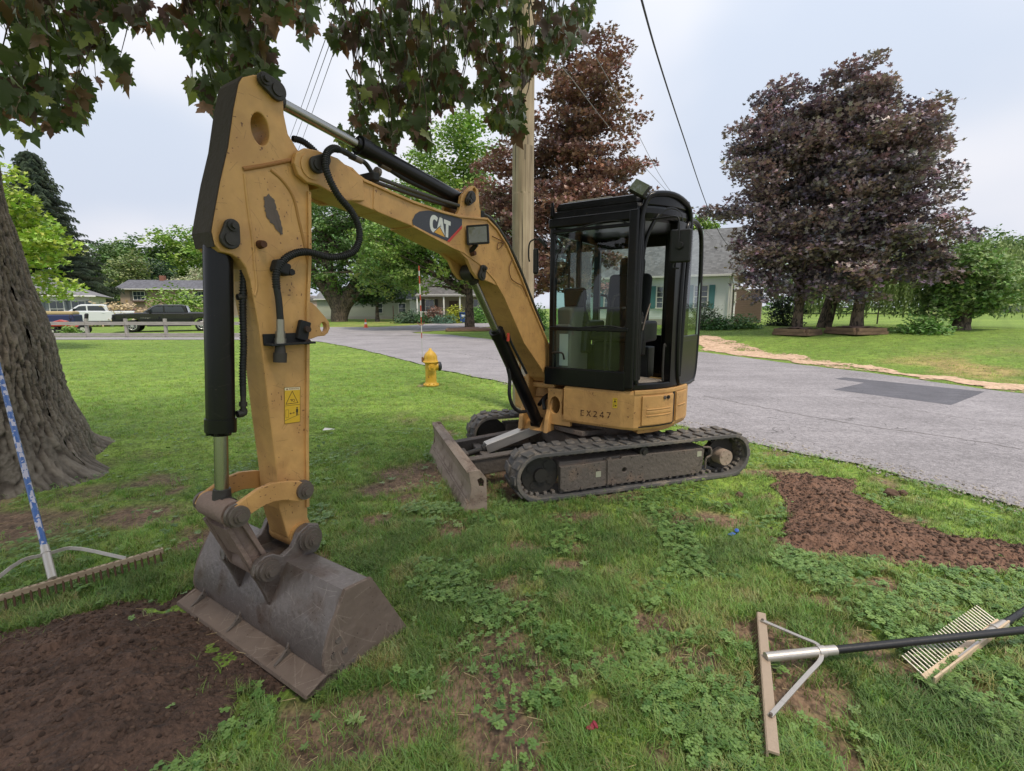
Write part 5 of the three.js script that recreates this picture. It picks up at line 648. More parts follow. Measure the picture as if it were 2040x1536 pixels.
// ================= the big maple over the lawn =================
{
  const base = V(-5.35, 0, -4.5), t = thing('maple_tree', 'massive furrowed maple trunk with dark leaves hanging over the excavator', 'tree', base);
  const N = 430, Mh = 330, pos = [], uv = [], idx = [], col = [];
  const cen = (y) => V(-0.02 * Math.max(0, y - 2.6) ** 2, y, -0.03 * y), RK = [[-1, 0.93], [0.39, 0.9], [0.57, 0.82], [0.94, 0.755], [1.2, 0.74], [1.55, 0.69], [1.81, 0.61], [2.2, 0.555], [2.65, 0.47], [3.5, 0.44], [6, 0.42]], radAt = (y) => { for (let k = 0; k < RK.length - 1; k++) if (y <= RK[k + 1][0]) return lerp(RK[k][1], RK[k + 1][1], clamp((y - RK[k][0]) / (RK[k + 1][0] - RK[k][0]))); return 0.42; };
  const cells = (x, y) => { const x0 = Math.floor(x), y0 = Math.floor(y); let f1 = 9, f2 = 9, id = 0; for (let i = -1; i < 2; i++) for (let j = -1; j < 2; j++) { const cx = x0 + i, cy = y0 + j, d = Math.hypot(cx + hsh(cx & 1023, cy & 1023, 3) - x, cy + hsh(cx & 1023, cy & 1023, 4) - y); if (d < f1) { f2 = f1; f1 = d; id = hsh(cx & 1023, cy & 1023, 5); } else if (d < f2) f2 = d; } return [f2 - f1, id]; };
  for (let j = 0; j <= Mh; j++) for (let i = 0; i <= N; i++) {
    const a = i / N * 6.28318, y = -0.15 + 5.3 * Math.pow(j / Mh, 1.25), c = cen(y), ca = Math.cos(a), sa = Math.sin(a);
    let r = (radAt(y - 0.12) + radAt(y) + radAt(y + 0.12)) / 3;
    const lobe = Math.pow(Math.max(0, Math.cos(a - 0.05)), 14) * 0.5 + Math.pow(Math.max(0, Math.cos(a - 1.15)), 10) * 0.55 + Math.pow(Math.max(0, Math.cos(a + 1.5)), 9) * 0.5 + Math.pow(Math.max(0, Math.cos(a - 3)), 9) * 0.5;
    r += lobe * Math.exp(-Math.max(0, y) / 0.14) * 0.8 + 0.04 * Math.exp(-Math.max(0, y) / 0.3) + 0.06 * Math.sin(a * 3 + y * 0.6) * Math.exp(-y * 0.4);
    const burl = Math.exp(-((a - 0.95) ** 2 / 0.12 + (y - 1.75) ** 2 / 0.12)) + Math.exp(-((a - 0.5) ** 2 / 0.06 + (y - 1.25) ** 2 / 0.1)) * 0.8; r += 0.09 * burl;
    const w1 = fbm(a * 2.5, y * 1.4, 3, 0, 5), w2 = fbm(a * 7, y * 4, 3, 0, 6), fine = fbm(a * 40, y * 30, 3, 0, 17), [e, id] = cells(a * 17 + 2.6 * (w1 - 0.5) + 1.1 * (w2 - 0.5), y * 2.7 + 0.9 * w2 + a * 0.7), [e2, id2] = cells(a * 38 + 2 * (w2 - 0.5) + 40, y * 9 + w1 * 3), pl = sst(0.02, 0.26, e), p2 = sst(0.0, 0.3, e2);
    r += (0.034 * pl * (0.6 + 0.6 * id) + 0.010 * p2 + 0.014 * (fine - 0.5)) * (1 - 0.5 * burl);
    pos.push(c.x + ca * r, c.y, c.z + sa * r); uv.push(a * 0.9, y); const cv = mix3(C_(78, 70, 62), mix3(mix3(C_(108, 101, 92), C_(134, 125, 113), id), C_(172, 152, 134), clamp(burl) * 0.8), pl * (0.55 + 0.45 * p2)).map((v) => v * (0.82 + 0.36 * fine)); col.push(...cv);
    if (i < N && j < Mh) { const q = j * (N + 1) + i; idx.push(q, q + N + 1, q + 1, q + 1, q + N + 1, q + N + 2); }
  }
  const g = new THREE.BufferGeometry(); g.setIndex(idx); g.setAttribute('position', new THREE.Float32BufferAttribute(pos, 3)); g.setAttribute('uv', new THREE.Float32BufferAttribute(uv, 2)); g.setAttribute('color', new THREE.Float32BufferAttribute(col, 3)); g.computeVertexNormals();
  mesh('trunk', g, std(0xffffff, 0.92, { vertexColors: true, bumpMap: rep(bumpFine, 2.2), bumpScale: 0.008 }), t, 0);
  const rel = (p) => p.clone().sub(base), r = rngOf(404), limbs = [], top = V(-0.1, 4.6, -0.15);
  for (const e of [[2.2, 5.2, 1.0], [4.0, 5.6, -0.4], [5.6, 6.2, -1.4], [1.5, 6.8, 4.0], [-4, 7, 1], [-2, 8, -4], [0.5, 9, 0], [6.5, 6.5, 2.0], [3, 6.5, -3.5]]) limbs.push(taperTube([top, top.clone().lerp(v3(e), 0.5).add(V(0, 0.7, 0)), e], 0.24, 0.03, 20, 8, 0.1, 2));
  // hanging leaves: outlines of the leafy masses, measured in the photograph, with the branches' distance
  const masses = [
    { poly: [[-40, -60], [200, -60], [190, 20], [235, 95], [270, 165], [205, 150], [170, 190], [190, 265], [120, 250], [80, 290], [-40, 300]], z: [2.7, 3.6], n: 470 },
    { poly: [[190, -60], [660, -60], [640, 40], [600, 85], [545, 95], [535, 140], [470, 170], [430, 215], [395, 200], [370, 150], [340, 90], [300, 70], [240, 50], [195, 20]], z: [2.75, 3.6], n: 500 },
    { poly: [[640, -60], [1190, -60], [1172, 60], [1120, 105], [1070, 135], [1020, 170], [960, 195], [860, 215], [850, 285], [790, 285], [720, 270], [690, 235], [700, 180], [670, 120], [655, 70]], z: [3.5, 5.2], n: 1750 },
    { poly: [[960, 170], [1030, 180], [1042, 225], [1040, 270], [1010, 275], [975, 240]], z: [3.7, 4.3], n: 62 }, { poly: [[655, 250], [850, 240], [840, 290], [770, 300], [660, 282]], z: [3.6, 4.4], n: 60 },
  ];
  const leaves = [], twigs = [], gapN = (x, y) => fbm(x * 0.016, y * 0.016, 3, 0, 90);
  const addLeaf = (p, s) => { const tipDir = V(r() - 0.5, -0.55 - 0.5 * r(), r() - 0.5).normalize(), n0 = V(r() - 0.5, 0.2 + r() * 0.9, r() - 0.5), x = new THREE.Vector3().crossVectors(tipDir, n0).normalize(), z = new THREE.Vector3().crossVectors(x, tipDir); const q = new THREE.Quaternion().setFromRotationMatrix(new THREE.Matrix4().makeBasis(x, tipDir, z)); const u = r(); const c = u < 0.66 ? mix3(lin(0x5e7032), lin(0x46582f), r()) : u < 0.88 ? mix3(lin(0x7a583a), lin(0x5c4440), r()) : lin(0x848f40); leaves.push([rel(p), q, s, c, p]); };
  for (const m of masses) { const xs = m.poly.map((p) => p[0]), ys = m.poly.map((p) => p[1]); let k = 0; while (k < m.n) { const x = lerp(Math.min(...xs), Math.max(...xs), r()), y = lerp(Math.min(...ys), Math.max(...ys), r()); if (!inPoly(m.poly, x, y)) continue; if (gapN(x, y) < 0.43 && r() < 0.9) { k += 0.5; continue; } k++; const d = -lerp(m.z[0], m.z[1], r()), p = atDepth(x, y, d); addLeaf(p, 0.068 + 0.055 * r()); if (r() < 0.14) { const e = p.clone().add(V((r() - 0.5) * 0.3, 0.35 + 0.3 * r(), (r() - 0.5) * 0.3)); twigs.push(taperTube([rel(e), rel(p.clone().lerp(e, 0.5).add(V(0.03, 0, 0.02))), rel(p)], 0.006, 0.002, 5, 4)); } } }
  let k = 0; while (k < 9000) { const a = r() * 6.283, c = r() * 2 - 1, s = Math.sqrt(1 - c * c), q = Math.pow(r(), 0.4), p = V(-2.4 + 6.2 * q * s * Math.cos(a), 6.8 + 3.6 * q * c, -0.3 + 4.4 * q * s * Math.sin(a)), [px, py, zc] = project(p); if (zc > 0.1 && px > -60 && px < 2100 && py > -60 && py < 1600) { k += 0.02; continue; } if (p.y < 3.2) continue; addLeaf(p, 0.15 + 0.07 * r()); k++; }
  mesh('limb', limbs, M.barkDark, t); mesh('twig', twigs, M.barkDark, t).userData.kind = 'stuff';
  const gl = flatLeaf(MAPLE, 0.3, 0.32, 1); gl.deleteAttribute('uv');
  const size = leaves.map((L, i) => { const [px, py, zc] = project(L[4]); return [zc > 0.1 && px > -30 && px < 2070 && py > -30 && py < 700 ? L[2] / zc : -1, i]; }).sort((a, b) => b[0] - a[0]), own = new Set(size.slice(0, 290).map((q) => q[1])), mats = [lin(0x5e7032), lin(0x4a5c30), lin(0x7a583a), lin(0x5e4641), lin(0x848f40)].map((c) => leafMat(new THREE.Color().setRGB(...c), 0.55));
  leaves.forEach((L, i) => { if (!own.has(i)) return; let bi = 0, bd = 9; mats.forEach((m, k) => { const d = Math.abs(m.color.r - L[3][0]) + Math.abs(m.color.g - L[3][1]); if (d < bd) { bd = d; bi = k; } }); const m = new THREE.Mesh(gl, mats[bi]); m.name = 'leaf'; m.position.copy(L[0]); m.quaternion.copy(L[1]); m.scale.setScalar(L[2]); m.castShadow = m.receiveShadow = true; t.add(m); });
  instances('foliage', gl, leafMat(0xffffff, 0.55), leaves.filter((_, i) => !own.has(i)).map((L) => L.slice(0, 4)), t);
}
// ================= across the road: trees =================
const lobesPx = (base, list) => list.map(([x, y, rx, ry, dz = 0, rz]) => { const c = atDepth(x, y, base.z + dz).sub(base), k = -(base.z + dz) / FPX; return [c.x, c.y, c.z, rx * k, ry * k, (rz ?? rx * 0.9) * k]; });
const purple = [lin(0x6a6674), lin(0xac9692)], green = [lin(0x5f8438), lin(0x9bb84e)], lime = [lin(0x8fae3e), lin(0xbccd5a)], deep = [lin(0x4a6c38), lin(0x769648)];
M.leafPurple = leafMat(0xffffff, 0.12, { roughness: 0.36 });
{
  const b1 = gp(1587, 664), b2 = gp(1705, 664);
  tree({ name: 'purple_maple', label: 'purple-leaved maple in a timber bed, nearer the white house', pos: b1, seed: 11, trunkH: 2.6, trunkR: 0.23, lobes: lobesPx(b1, [[1562, 335, 90, 135], [1528, 480, 58, 85], [1600, 500, 72, 82], [1600, 230, 64, 68], [1452, 428, 36, 24], [1512, 562, 38, 34]]), clumps: 210, per: 25, clumpR: 0.78, flat: 0.4, scale: 0.98, leaf: SPR.maple, mat: M.leafPurple, colors: purple, limbs: 22, bark: M.bark, group: 'purple maples in timber beds' });
  tree({ name: 'purple_maple', label: 'broad purple-leaved maple in a timber bed, farther from the white house', pos: b2, seed: 12, trunkH: 2.6, trunkR: 0.25, lobes: lobesPx(b2, [[1730, 300, 125, 140], [1775, 450, 110, 125], [1690, 490, 100, 100], [1700, 220, 75, 75], [1810, 265, 55, 65], [1840, 510, 48, 75]]), clumps: 300, per: 25, clumpR: 0.78, flat: 0.4, scale: 0.98, leaf: SPR.maple, mat: M.leafPurple, colors: purple, limbs: 26, bark: M.bark, group: 'purple maples in timber beds' });
  const b3 = onGround(4.2, -27.5);
  tree({ name: 'purple_maple', label: 'tall purple-leaved maple behind the utility pole and cab', pos: b3, seed: 13, trunkH: 3, trunkR: 0.3, lobes: lobesPx(b3, [[1150, 230, 105, 135], [1105, 400, 140, 140], [1180, 420, 95, 130], [1010, 420, 70, 120], [1185, 160, 50, 65], [1090, 540, 130, 60]]), clumps: 300, per: 24, flat: 0.34, clumpR: 0.95, scale: 1.1, leaf: SPR.maple, mat: M.leafPurple, colors: [lin(0x6c5654), lin(0xa88470)], limbs: 24 });
}
{
  const bC = gp(936, 657);
  tree({ name: 'green_maple', label: 'green maple on the lawn island with mulch bed, beside the driveway', pos: bC, seed: 21, trunkH: 3.2, trunkR: 0.36, lobes: lobesPx(bC, [[860, 510, 120, 75], [780, 530, 80, 65], [950, 520, 70, 60], [880, 450, 110, 60], [800, 470, 90, 60]]), clumps: 230, per: 14, clumpR: 0.85, scale: 1.25, leaf: SPR.maple, mat: M.leaf, colors: green, limbs: 20, bark: M.barkDark });
  const bB = onGround(-19.4, -54);
  tree({ name: 'spreading_tree', label: 'old spreading tree with several thick stems behind the traffic cone', pos: bB, seed: 22, trunkH: 5, trunkR: 0.75, stems: [[[0, -0.3, 0, 0.95], [0, 1.6, 0, 0.8], [-1.6, 4, 0, 0.55], [-4.2, 8, 0.5, 0.3]], [[0, 0, 0, 0.9], [0.1, 1.8, 0, 0.8], [-0.6, 5, 0.3, 0.5], [-1.6, 10, 0, 0.3]], [[0, 0, 0, 0.9], [0.4, 1.8, 0, 0.7], [2.2, 4.6, 0, 0.5], [3.4, 9, -0.5, 0.25]], [[0.2, 0.4, 0, 0.7], [1.2, 2.2, 0, 0.4], [4, 3.6, 0, 0.34], [6.4, 4.4, 0.4, 0.2]]], lobes: lobesPx(bB, [[655, 540, 55, 55], [690, 470, 85, 65], [760, 520, 60, 60], [640, 440, 50, 50], [730, 430, 60, 60], [600, 520, 40, 70]]), clumps: 210, per: 14, clumpR: 1.1, scale: 1.5, leaf: SPR.maple, mat: M.leaf, colors: deep, limbs: 26, bark: M.barkDark });
  const bS = gp(752, 640.5); tree({ name: 'small_tree', label: 'small dark green tree in front of the pale garage', pos: bS, seed: 23, trunkH: 2.2, trunkR: 0.22, lobes: lobesPx(bS, [[748, 570, 48, 34], [720, 590, 24, 20], [780, 585, 22, 22]]), clumps: 70, per: 12, clumpR: 0.9, scale: 1.5, leaf: SPR.maple, mat: M.leafDark, colors: [lin(0x2f4a28), lin(0x47683a)], limbs: 10, bark: M.barkDark });
}
const far = (name, label, x, z, seed, list, colors, o = {}) => { const b = onGround(x, z); return tree({ name, label, pos: b, seed, trunkH: 4, trunkR: 0.35, lobes: lobesPx(b, list), clumps: 110, per: 12, clumpR: 1.5, scale: 1.7, leaf: SPR.far, mat: M.leaf, colors, limbs: 8, bark: M.barkDark, ...o }); };
const FG = 'trees along the far edge of the neighbourhood';
far('tall_tree', 'tall bright green tree rising behind the boom cylinder', -7, -62, 31, [[905, 340, 85, 95], [850, 420, 90, 70], [960, 420, 75, 70], [925, 270, 40, 40]], green, { clumps: 200 });
far('tall_tree', 'pale green tree filling the gap under the boom', -14, -68, 32, [[800, 540, 75, 75], [840, 480, 60, 60], [760, 480, 60, 60]], [lin(0x6e9038), lin(0x9ab04a)]);
far('tall_tree', 'bright green tree just behind the stick hose', -30, -80, 33, [[640, 430, 80, 80], [560, 520, 80, 80], [680, 520, 60, 60]], green, { clumps: 140 });
far('tall_tree', 'rounded green tree at the wood edge behind the brown house', -62, -96, 34, [[360, 520, 70, 60], [420, 540, 70, 60], [330, 570, 60, 40]], green, { clumps: 170, scale: 2.2 });
far('tall_tree', 'feathery pale tree between the white and brown houses', -59, -78, 35, [[262, 565, 32, 52], [240, 590, 28, 40]], [lin(0x71884c), lin(0x8c9c60)], { clumps: 90 });
far('tall_tree', 'darker green tree above the white pickup', -70, -92, 36, [[222, 535, 45, 50], [280, 520, 45, 45], [200, 560, 40, 40]], deep, { clumps: 130, scale: 2.1 });
far('tall_tree', 'dark fir-green tree beside the brown house chimney', -58, -84, 37, [[312, 560, 24, 34]], [lin(0x385438), lin(0x4c6a48)], { clumps: 60 });
far('tall_tree', 'cream-flowering tree above the brown house roof', -50, -80, 38, [[405, 560, 40, 18], [370, 572, 22, 12]], [lin(0x9aa37c), lin(0xb9bb96)], { clumps: 50, scale: 1.3 });
{ const b = gp(1912, 657); tree({ name: 'lawn_tree', label: 'leaning green tree standing on the sloping lawn past the willow', pos: b, seed: 41, trunkH: 2.4, trunkR: 0.3, lean: [0.4, 0], lobes: lobesPx(b, [[1935, 560, 62, 58], [1900, 595, 40, 32], [1980, 580, 45, 50], [1960, 520, 35, 35], [1860, 620, 30, 16]]), clumps: 170, per: 14, clumpR: 0.75, scale: 0.85, leaf: SPR.maple, mat: M.leaf, colors: [lin(0x6a8c4c), lin(0x93ae66)], limbs: 14, bark: M.barkDark }); }
far('tall_tree', 'hazy green tree behind the leaning lawn tree', 72, -70, 42, [[1990, 510, 45, 50], [2030, 560, 40, 60], [1945, 530, 30, 40]], deep, { clumps: 120 });
far('tall_tree', 'green treetop peeping over the white house roof', 21, -50, 43, [[1408, 452, 12, 9], [1390, 446, 10, 10]], green, { clumps: 10, clumpR: 0.9, scale: 1.2 });
far('tall_tree', 'green tree hidden deep behind the purple maples', 38, -62, 44, [[1620, 560, 90, 70], [1760, 560, 90, 60]], deep, { clumps: 120 });
// bright branch of the tree beyond the big trunk
{ const b = onGround(-23.5, -19.5); tree({ name: 'lime_maple', label: 'lime green maple showing beside the massive trunk', pos: b, seed: 51, trunkH: 3, trunkR: 0.3, lobes: lobesPx(b, [[30, 440, 60, 45], [70, 480, 62, 38], [110, 530, 38, 22], [60, 570, 50, 16], [120, 575, 36, 12], [20, 370, 25, 30], [-60, 450, 90, 110]]), clumps: 150, per: 10, clumpR: 0.6, scale: 1, leaf: SPR.maple, mat: M.leaf, colors: lime, limbs: 14 }); }
// spruce
{
  const b = onGround(-52.5, -55), t = thing('spruce_tree', 'tall dark spruce with drooping branches behind the lime maple', 'tree', b), r = rngOf(61), H = 18.5, wood = [taperTube([[0, -0.2, 0], [0, H * 0.5, 0], [0, H, 0]], 0.35, 0.04, 20, 8)], list = [];
  for (let y = 2.2; y < H; y += 0.34) { const L = (H - y) * 0.36 + 0.5, n = 9; for (let k = 0; k < n; k++) { const a = k / n * 6.283 + r() * 0.8 + y, len = L * (0.75 + 0.4 * r()), e = V(Math.cos(a) * len, y - len * 0.22, Math.sin(a) * len), m = V(Math.cos(a) * len * 0.5, y - len * 0.16, Math.sin(a) * len * 0.5); wood.push(taperTube([[0, y, 0], m, e.clone().add(V(0, 0.12 * len, 0))], 0.045, 0.01, 5, 4)); for (let s = 0.25; s <= 1.02; s += 0.26 / Math.max(0.6, len)) { const p = V(0, y, 0).lerp(e, s); p.y += 0.12 * len * s * s; const q = new THREE.Quaternion().setFromEuler(new THREE.Euler(0.2 * (r() - 0.5), -a + (r() - 0.5), -0.35 + 0.3 * (r() - 0.5), 'YXZ')); list.push([p, q, 0.7 + 0.5 * r(), mix3(lin(0x35463a), lin(0x56654e), r())]); } } }
  const tw = []; for (let i = 0; i < 34; i++) { const g = new THREE.BufferGeometry(), x = (r() - 0.4) * 0.9, s = i % 2 ? 1 : -1, l = 0.12 + 0.3 * r(); g.setAttribute('position', new THREE.Float32BufferAttribute([x, 0, 0, x + 0.2, -0.1 - 0.32 * r(), s * l, x + 0.07, 0.02, s * l * 0.5], 3)); g.computeVertexNormals(); tw.push(g); }
  mesh('trunk', wood, M.barkDark, t); instances('crown', mergeGeometries(tw), M.leafDark, list, t);
}
// weeping willow
{
  const b = gp(1640, 652), t = thing('weeping_willow', 'weeping willow trailing pale green strands behind the purple maples', 'tree', b), r = rngOf(71), list = [], wood = [taperTube([[0, -0.2, 0], [0.4, 2, 0], [0.6, 4.5, 0]], 0.36, 0.2, 14, 10, 0.2, 3), taperTube([[0.3, 1.2, 0], [1.8, 3, 0.4], [3, 4.4, 0]], 0.24, 0.1, 12, 8), taperTube([[0.4, 2, 0], [-1.4, 4, 0.4], [-2, 4.4, 0.5]], 0.2, 0.08, 12, 8)];
  for (let i = 0; i < 520; i++) { const a = r() * 6.283, q = Math.sqrt(r()), x = 5.0 + Math.cos(a) * q * 6.0, z = Math.sin(a) * q * 4.5 - 1, top = 4.5 * (1 - 0.4 * q * q) + r(), bot = 0.5 + r() * 1.3; for (let y = bot; y < top; y += 0.2) list.push([V(x + 0.1 * Math.sin(y * 2 + i), y, z), randQ(r), 0.8 + 0.5 * r(), mix3(lin(0x7d9456), lin(0xa5b678), r())]); }
  const tw = []; for (let i = 0; i < 6; i++) { const g = flatLeaf([[0, 0], [0.12, 0.4], [0, 1]], 0.05, 0.1, 0.17); g.rotateX(Math.PI + (r() - 0.5) * 0.7); g.rotateY(i * 1.1); g.translate(0.06 * (r() - 0.5), 0.12 * r(), 0.06 * (r() - 0.5)); g.deleteAttribute('uv'); tw.push(g); }
  mesh('trunk', wood, M.barkDark, t); instances('crown', mergeGeometries(tw), M.leaf, list, t);
}
// shrubs
function shrub(name, label, base, R, H, colors, seed, n = 240, leaf = SPR.small, sc = 1.2, mat = M.leaf) {
  const t = thing(name, label, 'shrub', base), r = rngOf(seed), list = [], wood = []; for (let i = 0; i < 9; i++) { const a = r() * 6.283; wood.push(taperTube([[0, -0.05, 0], [Math.cos(a) * R * 0.3, H * 0.4, Math.sin(a) * R * 0.3], [Math.cos(a) * R * 0.7, H * 0.8, Math.sin(a) * R * 0.7]], 0.03, 0.008, 5, 5)); }
  for (let i = 0; i < n; i++) { const a = r() * 6.283, c = r() * 1.1 - 0.1, s = Math.sqrt(Math.max(0, 1 - c * c)), q = Math.pow(r(), 0.4) * (0.8 + 0.4 * vnoise(a * 2, c * 4, 0, seed)); list.push([V(R * q * s * Math.cos(a), Math.max(0.03, H * q * c), R * q * s * Math.sin(a)), randQ(r), sc * (0.7 + 0.6 * r()), mix3(colors[0], colors[1], r())]); }
  mesh('stem', wood, M.barkDark, t); instances('foliage', leaf, mat, list, t); return t;
}
const atB = (x, y, z) => { const p = atDepth(x, y, z); return onGround(p.x, p.z); };
shrub('flowering_shrub', 'cream-flowering shrub behind the white pickup', atB(245, 640, -44), 2.1, 2.2, [lin(0xb9a47c), lin(0xdcc79c)], 81, 260, SPR.small, 2.6);
shrub('garden_tree', 'dense lime shrub tree behind the black pickup bed', atB(362, 640, -47), 3.0, 3.5, [lin(0x64882c), lin(0x94b446)], 82, 520, SPR.small, 3);
shrub('red_shrub', 'small dark red shrub behind the black pickup hood', atB(276, 640, -46), 0.9, 1.5, [lin(0x6a3038), lin(0x8c4448)], 83, 90, SPR.small, 2);
shrub('round_shrub', 'bluish green bush against the white house wall', atB(1398, 655, -27.5), 1.15, 1.6, [lin(0x4a5f45), lin(0x738763)], 84, 300);
shrub('round_shrub', 'low glossy green bush at the white house corner', atB(1425, 660, -26.6), 0.85, 0.75, [lin(0x3f6a38), lin(0x6a9a50)], 85, 200);
shrub('hosta_clump', 'leafy green clump with pale flowers beside the downspout', atB(1475, 659, -26.5), 1.0, 0.85, [lin(0x4c7a3a), lin(0x7aa058)], 86, 220);
shrub('dark_evergreen', 'dark conical evergreen beside the nearer purple maple trunk', atB(1562, 655, -27.5), 0.95, 2.3, [lin(0x24322a), lin(0x35473a)], 87, 420, SPR.small, 1.3, M.leafDark);
shrub('round_shrub', 'light green bush by the clothesline post', gp(1838, 664), 0.9, 0.75, [lin(0x5c8a3c), lin(0x88b058)], 88, 160, SPR.small, 1.6);
shrub('yellow_shrub', 'bright yellow-green shrub next to the blue bin', atB(909, 640, -50), 1.2, 1.9, [lin(0xa0ac2a), lin(0xc9cc3c)], 89, 260, SPR.small, 1.8);
shrub('plum_shrub', 'reddish brown shrub in front of the tan house porch', atB(866, 640, -50), 1.0, 1.9, [lin(0x7c5a4c), lin(0x9c7664)], 90, 220, SPR.small, 1.8);
shrub('round_shrub', 'dark green bush at the left corner of the tan house', atB(818, 640, -50), 1.6, 1.4, [lin(0x38573a), lin(0x50724a)], 91, 260, SPR.small, 1.9);
shrub('round_shrub', 'low green bush between the corner bush and the plum shrub', atB(842, 640, -49.6), 0.9, 1.0, [lin(0x3f6a3c), lin(0x5c8c50)], 92, 160, SPR.small, 1.8);
shrub('iris_bed', 'low spiky bluish green plants before the yellow shrub', atB(885, 640, -49), 1.5, 0.9, [lin(0x4c7460), lin(0x6c9478)], 93, 220, SPR.small, 1.5);
shrub('round_shrub', 'fresh green bush on the driveway side of the island tree', atB(952, 640, -50), 1.1, 1.7, [lin(0x568a36), lin(0x7fae4c)], 94, 240, SPR.small, 1.8);
shrub('round_shrub', 'green bush seen between the pole and the cab', atB(1072, 615, -34), 0.9, 1.6, [lin(0x568a36), lin(0x7fae4c)], 95, 240, SPR.small, 1.5);
shrub('round_shrub', 'small green bush behind the rail fence by the trunk', atB(142, 660, -29.6), 0.55, 0.6, [lin(0x5c8a30), lin(0x86a846)], 96, 110, SPR.small, 1.3);
{ const list = [], r = rngOf(97), g = onGround(74, -66); for (let i = 0; i < 900; i++) { const x = 62 + r() * 40, z = -64 - r() * 3; list.push([V(x, groundH(x, z) + 0.1 + r() * 1.7 * (0.8 + 0.4 * vnoise(x, 1)), z), randQ(r), 2 + r(), mix3(lin(0x38533a), lin(0x54704a), r())]); } const h = instances('hedge', SPR.small, M.leaf, list, null); tag(h, 'dark clipped hedge along the top of the sloping lawn', 'hedge', null, 'stuff'); }
// ================= houses =================
const lapBump = rep(dtex(64, 256, (x, y) => { const f = (y * 4) % 1; return 255 * (f < 0.08 ? 0.05 : 1 - f * 0.7); }, false), 1, 1.6);
const roofTex = dtex(512, 512, (x, y) => { const row = Math.floor(y * 24), c = Math.floor(x * 20 + (row % 2) * 0.5 + hsh(row, 1, 3)), f = (y * 24) % 1, v = 0.86 + 0.2 * hsh(c, row, 5) + 0.1 * (vnoise(x * 200, y * 200) - 0.5); return 235 * v * (f < 0.1 ? 0.72 : 1); }); roofTex.repeat.set(0.25, 0.25);
const siding = (c) => std(c, 0.7, { bumpMap: lapBump, bumpScale: 0.02 }), roofing = (c) => std(c, 0.9, { map: roofTex });
function house(o) {
  const t = thing(o.name, o.label, 'house', o.pos, o.ry ?? 0), { w, d, h, rh, over = 0.45 } = o;
  mesh('wall', box(w, h + 0.6, d, 0, h / 2 - 0.3, 0, 0, 0, 0, 0), siding(o.wall), t); mesh('foundation', box(w + 0.06, 0.4, d + 0.06, 0, 0.1, 0, 0, 0, 0, 0), M.concrete, t);
  const X = w / 2 + over, Z = d / 2 + over, k = o.hip ? Math.min(X - 0.1, Z) : 0, q = [[-X, h, Z], [X, h, Z], [X, h, -Z], [-X, h, -Z], [-X + k, h + rh, 0], [X - k, h + rh, 0]];
  const g = new THREE.BufferGeometry(); g.setAttribute('position', new THREE.Float32BufferAttribute(q.flat(), 3)); g.setIndex([0, 1, 5, 0, 5, 4, 2, 3, 4, 2, 4, 5, 1, 2, 5, 3, 0, 4, 0, 2, 1, 0, 3, 2]); g.computeVertexNormals(); const gg = g.toNonIndexed(); gg.computeVertexNormals(); const n = gg.attributes.normal, p = gg.attributes.position, uv = []; for (let i = 0; i < p.count; i++) { const s = Math.abs(n.getX(i)) > 0.5 ? p.getZ(i) : p.getX(i); uv.push(s, p.getY(i) * 1.6 + (Math.abs(n.getX(i)) > 0.5 ? 0 : 0)); } gg.setAttribute('uv', new THREE.Float32BufferAttribute(uv, 2));
  const roof = mesh('roof', gg, roofing(o.roof), t, 0); if (!o.hip) for (const s of [-1, 1]) { const f = new THREE.BufferGeometry(); f.setAttribute('position', new THREE.Float32BufferAttribute([s * w / 2, h - 0.01, d / 2, s * w / 2, h - 0.01, -d / 2, s * w / 2, h + rh * (1 - over / Z) - 0.02, 0], 3)); f.computeVertexNormals(); }
  mesh('gutter', [box(2 * X, 0.13, 0.09, 0, h - 0.03, Z + 0.03), box(2 * X, 0.13, 0.09, 0, h - 0.03, -Z - 0.03)], M.white, roof);
  if (o.chimney) mesh('chimney', box(0.6, 1.2, 0.6, o.chimney, h + rh, 0), std(0x8a5f50, 0.9), roof);
  return t;
}
function windowOn(t, x, y, w, h, z, o = {}) { // on the wall that faces local +z, or +x with o.side
  const g = new THREE.Group(); g.name = 'window'; t.add(g); if (o.side) { g.rotation.y = Math.PI / 2; g.position.set(z, y, x); } else g.position.set(x, y, z); const f = 0.07, mm = [];
  mesh('pane', box(w, h, 0.02, 0, 0, 0.012, 0, 0, 0, 0), phys(0x3d474c, 0.06, { clearcoat: 1 }), g);
  mm.push(box(w + 2 * f, f, 0.06, 0, h / 2 + f / 2, 0.03), box(w + 2 * f + 0.06, f, 0.09, 0, -h / 2 - f / 2, 0.04), box(f, h, 0.06, w / 2 + f / 2, 0, 0.03), box(f, h, 0.06, -w / 2 - f / 2, 0, 0.03), box(w, 0.05, 0.05, 0, 0, 0.03));
  for (let i = 1; i < (o.cols ?? 1); i++) mm.push(box(0.025, h, 0.03, -w / 2 + w * i / o.cols, 0, 0.03)); for (let i = 1; i < (o.rows ?? 1); i++) mm.push(box(w, 0.025, 0.03, 0, -h / 2 + h * i / o.rows, 0.031));
  mesh('window_frame', mm, M.white, g);
  if (o.shutter) for (const s of o.shutterSides ?? [-1, 1]) { const xs = s * (w / 2 + f + 0.2); mesh('shutter', [box(0.34, h + 0.12, 0.03, xs, 0, 0.03), ...[-1, 1].map((k) => box(0.24, h * 0.42, 0.015, xs, k * h * 0.25, 0.045))], std(o.shutter, 0.6), g); }
  return g;
}
